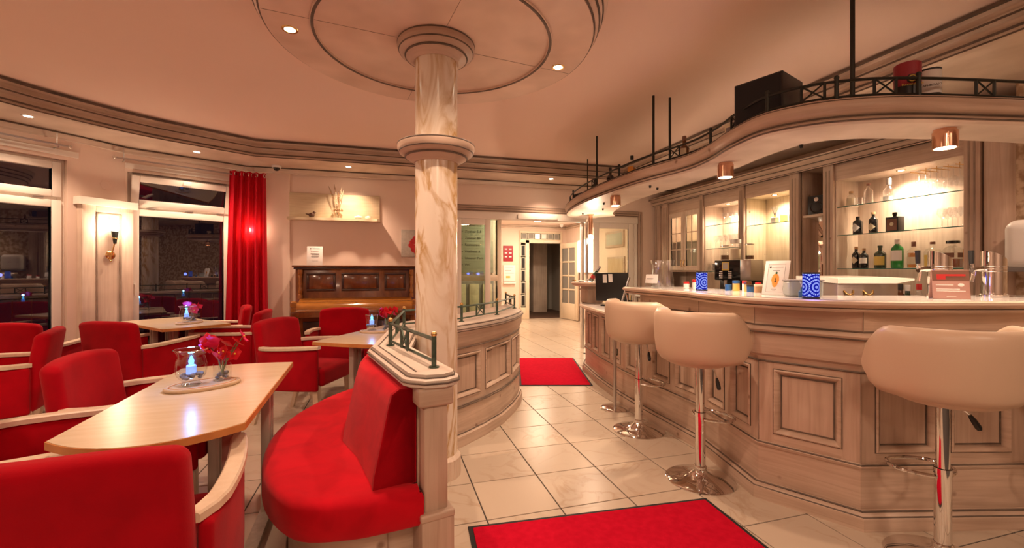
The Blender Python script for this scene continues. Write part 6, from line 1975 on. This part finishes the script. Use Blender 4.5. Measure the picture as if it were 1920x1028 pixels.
# notice on the piano
t = thing('piano_notice', 'white printed notice standing on the piano top', 'sign', (-0.90, 6.28, 1.325), R(4))
MB(Matrix.Rotation(R(-12), 4, 'X')).cbox(-0.095, 0.095, -0.002, 0.002, 0, 0.26, 0.001).build('sheet', 'paper', t)
m = MB(Matrix.Rotation(R(-12), 4, 'X') @ Matrix.Translation((0, -0.0032, 0)))
for (a, b, z, q) in ((-0.03, 0.06, 0.225, 0.006), (-0.05, 0.05, 0.195, 0.006), (-0.05, 0.055, 0.16, 0.003), (-0.05, 0.05, 0.15, 0.003), (-0.04, 0.055, 0.14, 0.004), (-0.045, 0.05, 0.12, 0.003), (-0.04, 0.045, 0.11, 0.003), (-0.03, 0.04, 0.06, 0.002)):
    m.box(a, b, 0, 0.001, z, z + q)
m.build('print_lines', 'ink', t)
m = MB(Matrix.Rotation(R(-12), 4, 'X') @ Matrix.Translation((-0.05, -0.003, 0.228))); m.ball((0, 0, 0), 0.008, 8, 6, (1, 0.15, 1)); m.build('print_logo', 'ink', t)
MB(Matrix.Translation((0, 0.07, 0)) @ Matrix.Rotation(R(10), 4, 'X')).cbox(-0.04, 0.04, -0.002, 0.002, 0, 0.2, 0.001).build('strut', 'paper', t)

# ------------------------------------------------------------------ driftwood shelf above the piano
sh = thing('wall_shelf', 'pale driftwood board shelf on the wall above the piano', 'shelf', (-0.66, YB, 1.97))
MB().cbox(-0.58, 0.58, -0.035, -0.002, 0.0, 0.335, 0.006).build('back_board', 'driftwood', sh)
edge = []
rnd = random.Random(5)
top = [(-0.585 + 1.17 * i / 30, -0.15 - 0.012 * math.sin(i * 0.9) - 0.008 * rnd.random() - (0.02 if i in (25, 26, 29) else 0)) for i in range(31)]
m = MB(); m.prism([(x, y) for x, y in top] + [(0.585, -0.002), (-0.585, -0.002)], -0.035, 0.0); m.build('live_edge_shelf', 'driftwood', sh)
# dried bouquet in a vase
zs = 1.97
t = thing('dried_bouquet', 'glass vase with dried grass plumes and a small wreath on the wall shelf', 'dried flowers', (-0.62, YB - 0.095, zs))
MB().lathe([(0, 0.003), (0.028, 0), (0.03, 0.005), (0.026, 0.10), (0.030, 0.16)], 18, caps=False).build('vase', 'clear_glass', t, 60)
rnd = random.Random(9)
m = MB()
for i in range(60):
    a = 2 * PI * i / 60
    m.ball((0.052 * math.cos(a) + rnd.uniform(-.008, .008), 0.038 * math.sin(a) + rnd.uniform(-.008, .008), 0.115 + rnd.uniform(-.012, .012)), 0.006 + 0.004 * rnd.random(), 5, 4)
m.build('wreath', 'dried', t)
for i, (tx, ty, h_, mt) in enumerate(((-0.12, 0.0, 0.42, 'dried'), (-0.05, 0.01, 0.45, 'dried'), (0.045, -0.01, 0.42, 'dried_pale'), (0.0, 0.02, 0.36, 'dried'), (0.065, 0.015, 0.38, 'dried_pale'), (-0.03, -0.015, 0.34, 'dried_pale'))):
    MB().tube([(0, 0, 0.01), (tx * 0.4, ty * 0.4, h_ * 0.5), (tx, ty, h_)], 0.002, 5).build('stalk', 'dried', t)
    m = MB(); rr_ = random.Random(i)
    for k in range(70):
        u = 0.5 + 0.5 * k / 69
        px_, py_, pz_ = tx * (u ** 1.3), ty * u, h_ * u
        q = 0.014 * math.sin(PI * (k / 69 * 0.9 + 0.08))
        a = rr_.random() * 2 * PI
        p0 = Vector((px_, py_, pz_)); p1 = p0 + Vector((q * math.cos(a), q * math.sin(a), 0.016))
        m.tube([p0, p1], 0.0018, 3)
    m.build('plume', mt, t)
t = thing('bird_figure', 'small dark carved bird on the wall shelf', 'figure', (-0.955, YB - 0.09, zs))
MB().ball((0, 0, 0.035), 0.034, 14, 9, (1.15, 0.8, 1.0)).ball((0.03, 0, 0.07), 0.018, 10, 7).tube([(0.044, 0, 0.07), (0.06, 0, 0.067)], 0.005, 6, rs=[0.006, 0.001]).tube([(-0.03, 0, 0.04), (-0.075, 0, 0.05)], 0.01, 6, rs=[0.014, 0.006]).build('body', 'piano_dark', t, 60)
for k, (x, r_) in enumerate(((-0.36, 0.055), (-0.23, 0.042))):
    t = thing('white_bowl', ['larger white tealight bowl on the wall shelf', 'smaller white tealight bowl on the wall shelf'][k], 'bowl', (x, YB - 0.10, zs), 0, 'white tealight bowls')
    MB().lathe([(0, 0.002), (r_ * 0.6, 0.0), (r_, 0.022), (r_ * 0.95, 0.036), (r_ * 0.8, 0.034), (r_ * 0.5, 0.012), (0, 0.01)], 24).build('bowl', 'white', t)
    MB().lathe([(0, 0.012), (0.016, 0.012), (0.016, 0.045), (0, 0.047)], 14).build('tealight', 'white_wax', t)

# painting
t = thing('painting', 'beige canvas with a red flower painting right of the piano', 'painting', (0.43, YB, 1.65))
MB().cbox(-0.215, 0.215, -0.035, -0.002, -0.195, 0.195, 0.004).build('canvas', 'canvas_beige', t)
rnd = random.Random(3)
for k in range(9):
    a = 2 * PI * k / 9 + 0.3
    cx_, cz_ = 0.01 + 0.06 * math.cos(a), -0.02 + 0.07 * math.sin(a)
    m = MB(Matrix.Translation((cx_, -0.0362 - 0.0004 * k, cz_))); n = 18
    ph = rnd.random() * 6
    m.rings([[((0.058 + 0.012 * math.sin(3 * th + ph) + 0.006 * math.sin(7 * th + ph)) * math.cos(th), yy, (0.062 + 0.012 * math.sin(3 * th + ph) + 0.006 * math.sin(5 * th)) * math.sin(th)) for th in [2 * PI * i / n for i in range(n)]] for yy in (0.0, 0.001)])
    m.build('painted_petal', 'paint_red', t)
for k in range(7):
    a = 2 * PI * k / 7
    MB(Matrix.Translation((0.01, -0.041, -0.02))).tube([(0.01 * math.cos(a), 0, 0.01 * math.sin(a)), (0.05 * math.cos(a + 0.3), 0, 0.05 * math.sin(a + 0.3))], 0.0015, 4).build('brush_line', 'lab_cream', t)

# ------------------------------------------------------------------ curtain and rods
Mc = frame_M(W_C, W_D)
RZ = 2.475
t = thing('curtain', 'red eyelet curtain gathered at the end of the bay window', 'curtain', (0, 0, 0))
t.matrix_world = Matrix.Translation((-1.715, 6.305, 0)) @ Matrix.Rotation(R(14), 4, 'Z')
g = []
nz, nu = 26, 150
rnd = random.Random(2)
for j in range(nz + 1):
    z = 0.03 + (RZ + 0.04 - 0.03) * j / nz
    row = []
    kz = 1 - j / nz
    for i in range(nu + 1):
        u = i / nu
        x = -0.17 - 0.06 * kz + (0.40 + 0.09 * kz) * u
        y = 0.042 * math.sin(2 * PI * 5.0 * u + 0.5 + 0.5 * math.sin(3.0 * kz)) * (0.85 + 0.3 * kz) + 0.012 * math.sin(2 * PI * 11 * u + 2 * kz) * kz
        row.append((x, y, z))
    g.append(row)
MB().grid(g).build('cloth', 'curtain_sheer', t, 80)
for i in range(9):
    u = 0.05 + 0.9 * i / 8
    y = 0.042 * math.sin(2 * PI * 5.0 * u + 0.5) * 0.85
    a = math.atan2(0.042 * 2 * PI * 5 * math.cos(2 * PI * 5 * u + 0.5), 0.40)
    MB(Matrix.Translation((-0.17 + 0.40 * u, y, RZ)) @ Matrix.Rotation(a, 4, 'Z') @ Matrix.Rotation(R(90), 4, 'X')).lathe([(0.016, -0.004), (0.024, -0.004), (0.026, 0.0), (0.024, 0.004), (0.016, 0.004)], 16, caps=False).build('eyelet', 'chrome', t)


def rod(M, u0, u1, label):
    r = thing('curtain_rod', label, 'curtain rod'); r.matrix_world = M; r['group'] = 'steel curtain rods'
    MB().tube([(u0, 0.11, RZ), (u1, 0.11, RZ)], 0.008, 8).build('rod', 'brushed_steel', r)
    MB().tube([(u0, 0.075, RZ + 0.012), (u1, 0.075, RZ + 0.012)], 0.006, 8).build('rear_rod', 'brushed_steel', r)
    for u in (u0 + 0.08, u1 - 0.08):
        MB().tube([(u, 0.11, RZ - 0.012), (u, 0.11, RZ - 0.02), (u, 0.07, RZ - 0.02), (u, 0.0, RZ - 0.02)], 0.006, 6).build('bracket', 'brushed_steel', r)
        MB().tube([(u, 0.07, RZ - 0.02), (u, 0.075, SOF - 0.02)], 0.004, 6).build('hanger', 'brushed_steel', r)
    for u in (u0, u1):
        MB().ball((u, 0.11, RZ), 0.018, 10, 7).build('finial', 'chrome', r)


rod(frame_M(W_A, W_B), L1 - 1.9, L1 - 0.12, 'steel curtain rod above the left terrace window')
rod(Mc, -0.10, L2 + 0.03, 'steel curtain rod carrying the red curtain')

# ------------------------------------------------------------------ glass sliding door in the back wall
d1 = bpy.data.objects.new('door_1', None); COL.objects.link(d1); d1.location = (0, YB, 0)
struct(d1, 'automatic glass sliding door with white frames to the lobby', 'door')
MB().cbox(DOOR_X0, DOOR_X1, -0.03, 0.11, 2.04, 2.15, 0.006).build('door_header', 'white_pvc', d1)
MB().cbox(1.95, 2.60, -0.055, -0.03, 2.055, 2.125, 0.006).build('sensor', 'white_pvc', d1)
MB().lathe([(0.0, -0.004), (0.012, -0.002), (0.013, 0.0)], 12, caps=False).build('status_light', 'led_green', d1).matrix_local = Matrix.Translation((2.25, -0.056, 2.09)) @ Matrix.Rotation(R(90), 4, 'X')


def leaf(nm, x0, x1, y, wf=0.085):
    m = MB(); z0, z1 = 0.02, 2.04
    m.cbox(x0, x0 + wf, y, y + 0.04, z0, z1, 0.005).cbox(x1 - wf, x1, y, y + 0.04, z0, z1, 0.005).cbox(x0 + wf, x1 - wf, y, y + 0.04, z0, z0 + 0.10, 0.005).cbox(x0 + wf, x1 - wf, y, y + 0.04, z1 - 0.09, z1, 0.005)
    l = m.build(nm, 'white_pvc', d1)
    MB().box(x0 + wf, x1 - wf, y + 0.016, y + 0.022, z0 + 0.10, z1 - 0.09).build('glass_pane', 'door_glass', l)
    return l


leaf('sliding_leaf', 1.0, 1.53, -0.01)
leaf('sliding_leaf', 3.25, 3.99, -0.01, 0.10)
m = MB(); m.cbox(1.655, 1.71, 0.05, 0.10, 0.0, 2.04, 0.004).cbox(1.0, 1.04, 0.05, 0.10, 0, 2.04, 0.004).cbox(1.04, 1.655, 0.05, 0.10, 1.10, 1.19, 0.004).cbox(1.04, 1.655, 0.05, 0.10, 0.0, 0.1, 0.004); m.build('fixed_frame', 'door_cream', d1)
MB().box(1.04, 1.655, 0.073, 0.077, 0.1, 2.04).build('glass_pane', 'door_glass', d1)
m = MB(); m.cbox(3.06, 3.11, 0.05, 0.10, 0.0, 2.04, 0.004).cbox(4.0, 4.05, -0.02, 0.10, 0, 2.04, 0.004); m.build('door_jamb', 'white_pvc', d1)
MB().cbox(3.055, 3.075, 0.0, 0.05, 0.0, 2.04, 0.003).build('door_edge', 'brushed_steel', d1)
tm_ = MB().sweep([(DOOR_X1 + 0.0, YB - 0.002), (0.55, YB - 0.002)], [(0.0, 2.15), (0.02, 2.15), (0.03, 2.175), (0.018, 2.19), (0.035, 2.21), (0.035, 2.235), (0.0, 2.24)]).build('trim_6', 'limed_h', sharp=40)
struct(tm_, 'limed wood moulding above the glass sliding door', 'moulding')
for z in (2.165, 2.2, 2.236):
    MB().tube([(DOOR_X1, YB - 0.032, z), (0.55, YB - 0.032, z)], 0.004, 5).build('dark_bead', 'patina', tm_)
o = MB().cbox(DOOR_X1 + 0.005, DOOR_X1 + 0.07, YB - 0.03, YB - 0.002, 0, 2.24, 0.006).build('trim_7', 'limed_v'); struct(o, 'limed wood post beside the glass sliding door', 'moulding')
MB().cbox(DOOR_X1 + 0.03, DOOR_X1 + 0.042, YB - 0.034, YB - 0.029, 0, 2.2, 0.001).build('dark_bead', 'patina_soft', o)

# ------------------------------------------------------------------ lobby behind the door
LH = 2.45
wall_slab('wall_lobby_left', (0.2, 7.5), (1.96, 7.5), 0, LH, 0.1, mat='plaster', label='lobby wall behind the directory board')
wall_slab('wall_lobby_return', (1.96, 7.5), (1.96, 10.9), 0, LH, 0.1, mat='plaster', label='lobby side wall')
# wall facing the room with the far doorway
wall_slab('wall_lobby_back', (1.86, 10.9), (4.75, 10.9), 0, LH, 0.12, mat='plaster', holes=[(1.49, 2.66, 0.0, 2.28)], label='pale lobby wall with the open doorway')
wall_slab('wall_lobby_right', (4.66, 11.0), (4.66, YB + 0.14), 0, LH, 0.1, mat='plaster', label='lobby wall with the lit poster box')
wall_slab('wall_lobby_end', (0.2, YB + 0.14), (0.2, 7.5), 0, LH, 0.1, mat='plaster', label='dark end wall of the lobby')
o = MB().box(0.1, 4.8, YB + 0.14, 11.1, LH, LH + 0.1).build('ceiling_lobby', 'ceiling_paint'); struct(o, 'lobby ceiling', 'ceiling')
for nm, (x0, x1, y0, y1) in (('trim_8', (1.96, 4.66, 10.86, 10.9)), ('trim_9', (4.62, 4.66, YB + 0.14, 10.9))):
    o = MB().cbox(x0, x1, y0, y1, LH - 0.09, LH, 0.01).build(nm, 'limed_pale_h'); struct(o, 'lobby ceiling moulding', 'moulding')
    MB().box(x0 - 0.006, x1 - 0.0, y0 - 0.006, y1, LH - 0.05, LH - 0.035).build('dark_bead', 'patina_soft', o)
o = MB().cbox(4.64, 4.66, YB + 0.14, 10.8, 0, 0.09, 0.004).build('baseboard_lobby', 'limed_h'); struct(o, 'lobby baseboard', 'baseboard')
# far door frame with side and top lights of small panes, open leaf
d2 = bpy.data.objects.new('door_2', None); COL.objects.link(d2); d2.location = (0, 10.9, 0)
struct(d2, 'cream doorway with small square panes above and beside it', 'door')
m = MB()
m.cbox(3.34, 3.37, -0.03, 0.03, 0, 2.30, 0.004).cbox(3.50, 3.60, -0.03, 0.03, 0, 2.06, 0.004).cbox(4.47, 4.53, -0.03, 0.03, 0, 2.30, 0.004).cbox(3.37, 4.47, -0.03, 0.03, 1.98, 2.08, 0.004).cbox(3.37, 4.47, -0.03, 0.03, 2.24, 2.30, 0.004).cbox(3.37, 3.5, -0.03, 0.03, 0.0, 0.30, 0.004)
m.build('door_frame', 'door_cream', d2)
for i in range(6):
    x0 = 3.385 + i * 0.18
    MB().cbox(x0, x0 + 0.165, -0.02, 0.02, 2.085, 2.235, 0.004).build('pane_frame', 'board_grey', d2)
    MB().box(x0 + 0.025, x0 + 0.14, -0.023, 0.023, 2.105, 2.215).build('top_pane', 'light_panel' if i == 2 else ('paper' if i == 3 else 'board_grey_dark'), d2)
for i in range(5):
    z0 = 0.33 + i * 0.325
    MB().cbox(3.375, 3.495, -0.02, 0.02, z0, z0 + 0.30, 0.004).build('pane_frame', 'board_grey', d2)
    MB().box(3.395, 3.475, -0.023, 0.023, z0 + 0.02, z0 + 0.28).build('side_pane', 'black', d2)
MB().cbox(4.0, 4.45, -0.055, -0.03, 2.0, 2.03, 0.004).build('door_closer', 'white_pvc', d2)
lf = bpy.data.objects.new('door_3', None); COL.objects.link(lf); lf.location = (4.47, 10.86, 0); lf.rotation_euler = (0, 0, R(-82))
struct(lf, 'cream glazed door leaf standing open in the lobby', 'door')
m = MB()
m.cbox(0, 0.12, -0.02, 0.02, 0.01, 1.97, 0.004).cbox(0.73, 0.85, -0.02, 0.02, 0.01, 1.97, 0.004).cbox(0.12, 0.73, -0.02, 0.02, 0.01, 0.42, 0.004).cbox(0.12, 0.73, -0.02, 0.02, 1.84, 1.97, 0.004)
m.cbox(0.41, 0.44, -0.015, 0.015, 0.42, 1.84, 0.003)
for i in range(1, 4):
    z = 0.42 + 1.42 * i / 4
    m.cbox(0.12, 0.73, -0.015, 0.015, z - 0.02, z + 0.02, 0.003)
m.build('door_panel', 'door_cream', lf)
for i in range(4):
    for x0 in (0.12, 0.44):
        z = 0.42 + 1.42 * i / 4
        MB().box(x0, x0 + 0.29, -0.003, 0.003, z, z + 0.355).build('glass_pane', 'board_grey_dark', lf)
MB().tube([(0.79, 0.02, 1.02), (0.79, 0.06, 1.02), (0.70, 0.065, 1.02)], 0.01, 8).build('door_handle', 'brass', lf)
MB().tube([(0.79, -0.02, 1.02), (0.79, -0.06, 1.02), (0.70, -0.065, 1.02)], 0.01, 8).build('door_handle', 'brass', lf)
# dim corridor beyond
wall_slab('wall_corridor_left', (3.30, 11.02), (3.30, 15.0), 0, 2.4, 0.1, mat='hall_grey', label='grey corridor wall beyond the doorway')
wall_slab('wall_corridor_back', (3.30, 13.4), (5.3, 13.4), 0, 2.4, 0.1, mat='hall_grey', label='grey wall at the end of the corridor')
wall_slab('wall_corridor_right', (5.2, 13.4), (5.2, 11.02), 0, 2.4, 0.1, mat='hall_grey', label='grey corridor wall beside the dark pillar')
o = MB().box(3.2, 5.3, 11.02, 13.5, 2.4, 2.5).build('ceiling_corridor', 'hall_grey'); struct(o, 'corridor ceiling', 'ceiling')
o = MB().box(3.3, 5.2, 10.98, 13.4, -0.02, 0.002).build('floor_corridor', 'hall_carpet'); struct(o, 'brown carpet of the corridor', 'floor')
o = MB().cbox(4.30, 4.75, 12.6, 13.38, 0, 2.4, 0.01).build('corridor_pillar', 'limed_pale_v'); tag(o, 'pale square pillar in the dim corridor', 'pillar')
t = thing('dark_doorway_panel', 'tall narrow black panel on the corridor wall', 'panel', (3.98, 13.395, 0.55))
MB().cbox(-0.13, 0.13, -0.025, 0.0, 0.0, 1.5, 0.004).build('frame', 'ink', t); MB().cbox(-0.11, 0.11, -0.03, -0.022, 0.02, 1.48, 0.003).build('panel', 'black_gloss', t)

# signs on the lobby walls
t = thing('red_sign', 'small red house sign with white figures on the lobby wall', 'sign', (3.03, 10.885, 1.50))
MB().rbox(0, 0, 0.2, 0.13, 0.008, 0.2, 0.03, 3, 0).build('plate', 'sign_red', t)
for z in (0.30, 0.20, 0.10):
    m = MB()
    m.box(-0.09, -0.03, -0.0095, -0.007, z, z + 0.028).box(0.02, 0.09, -0.0095, -0.007, z, z + 0.028); m.build('print', 'paper', t)
t = thing('notice_frame', 'white notice frame with a yellow print on the lobby wall', 'notice', (3.06, 10.885, 0.98))
MB().cbox(-0.16, 0.16, -0.01, 0.006, 0.0, 0.42, 0.004).build('frame', 'paper', t)
for (a, b, z) in ((-0.12, 0.1, 0.36), (-0.12, 0.05, 0.28), (-0.1, 0.12, 0.21)):
    MB().box(a, b, -0.0115, -0.0095, z, z + 0.01).build('print_line', 'ink_grey', t)
MB().box(-0.09, 0.02, -0.0115, -0.0095, 0.09, 0.14).build('yellow_print', 'gold', t)
MB().cbox(-0.16, 0.16, -0.06, 0.006, -0.06, -0.02, 0.004).build('ledge', 'paper', t)
# directory board behind the left leaf
t = thing('directory_board', 'grey directory board with black arrows and room names behind the glass leaf', 'sign', (1.36, 7.49, 1.22))
MB().cbox(-0.42, 0.45, -0.02, 0.008, 0.0, 1.13, 0.004).build('board', 'board_grey', t)
rows = ['Zimmer 1-3', 'Zimmer 5-8', 'Zimmer 80-', 'Restaurant', 'Wellness &', 'Unserer Park', 'WC']
arrows = ['u', 'l', 'd', 'l', 'l', 'l', 'l']
for i, (tx, ar) in enumerate(zip(rows, arrows)):
    z = 0.825 - i * 0.1145
    text_part(tx, 'lettering', 'ink', t, (-0.055, -0.0215, z), (R(90), 0, 0), 0.060, 0.0008, 'LEFT')
    M = Matrix.Translation((-0.115, -0.0215, z)) @ Matrix.Rotation({'l': 0, 'u': R(90), 'd': R(-90)}[ar], 4, 'Y')
    m = MB(M); m.box(-0.025, 0.028, -0.001, 0.001, -0.005, 0.005)
    m.add([(-0.035, -0.001, 0), (-0.008, -0.001, 0.022), (-0.001, -0.001, 0.016), (-0.02, -0.001, 0.0), (-0.001, -0.001, -0.016), (-0.008, -0.001, -0.022)], [(0, 3, 2, 1), (0, 5, 4, 3)])
    m.build('arrow', 'ink', t)
    MB().box(-0.07, 0.45, -0.0212, -0.0198, z - 0.060, z - 0.057).build('rule_line', 'ink_grey', t)
# cream panelled radiator cover under the board
t = thing('radiator_cover', 'cream slatted radiator cover below the directory board', 'radiator cover', (1.2, 7.40, 0))
MB().cbox(-0.55, 0.60, 0.0, 0.09, 0.0, 1.08, 0.006).build('carcass', 'ink_grey', t)
for i in range(5):
    MB().cbox(-0.52 + i * 0.23, -0.52 + i * 0.23 + 0.17, -0.018, 0.0, 0.05, 1.03, 0.004).build('slat', 'door_cream', t)
# lit poster box
t = thing('poster_box', 'glowing white light box on the lobby wall', 'light box', (4.655, 9.6, 1.2))
MB().cbox(-0.04, 0.0, -0.50, 0.50, 0.0, 0.82, 0.004).build('frame', 'white_pvc', t)
MB().box(-0.043, -0.04, -0.48, 0.48, 0.02, 0.80).build('lit_face', 'light_panel', t)
l = bpy.data.lights.new('poster_glow', 'AREA'); l.energy = 7; l.size = 0.9; l.shape = 'RECTANGLE'; l.size_y = 0.7; l.color = WARM2
o = bpy.data.objects.new('poster_glow', l); COL.objects.link(o); o.location = (4.59, 9.6, 1.6); o.rotation_euler = (R(90), 0, R(90))
# wooden display panel and framed picture seen through the right leaf
t = thing('lobby_board', 'brown wooden display board on the lobby wall behind the right glass leaf', 'board', (4.655, 8.25, 0.3))
MB().cbox(-0.025, 0.0, -0.35, 0.35, 0.0, 1.25, 0.004).build('frame', 'limed_h', t); MB().cbox(-0.03, -0.02, -0.31, 0.31, 0.04, 1.21, 0.003).build('board', 'coaster_wood', t)
t = thing('lobby_picture', 'dark framed picture high on the lobby wall', 'picture', (4.655, 8.3, 1.75))
MB().cbox(-0.03, 0.0, -0.38, 0.38, 0.0, 0.34, 0.004).build('frame', 'limed_h', t); MB().cbox(-0.034, -0.025, -0.33, 0.33, 0.05, 0.29, 0.002).build('picture', 'board_grey', t)
# lobby lamps out of view, the first placed to light the directory board
for k, (x, y, p) in enumerate(((2.5, 7.05, 15), (3.4, 9.6, 16))):
    d = thing('lobby_lamp', 'unseen round ceiling lamp lighting the lobby', 'ceiling lamp', (x, y, LH), 0, 'lobby ceiling lamps')
    MB().lathe([(0.0, -0.05), (0.10, -0.048), (0.13, -0.03), (0.14, 0.0)], 28).build('shade', 'lamp_on', d)
    disc_light((x, y, LH - 0.056), p, 0.24, WARM2, 'lobby_lamp_glow')
d = thing('dome_camera', 'small dome camera at the lobby ceiling', 'camera', (4.35, 10.5, LH))
MB().lathe([(0.0, -0.08), (0.03, -0.07), (0.045, -0.03), (0.05, 0.0)], 16).build('dome', 'white', d)
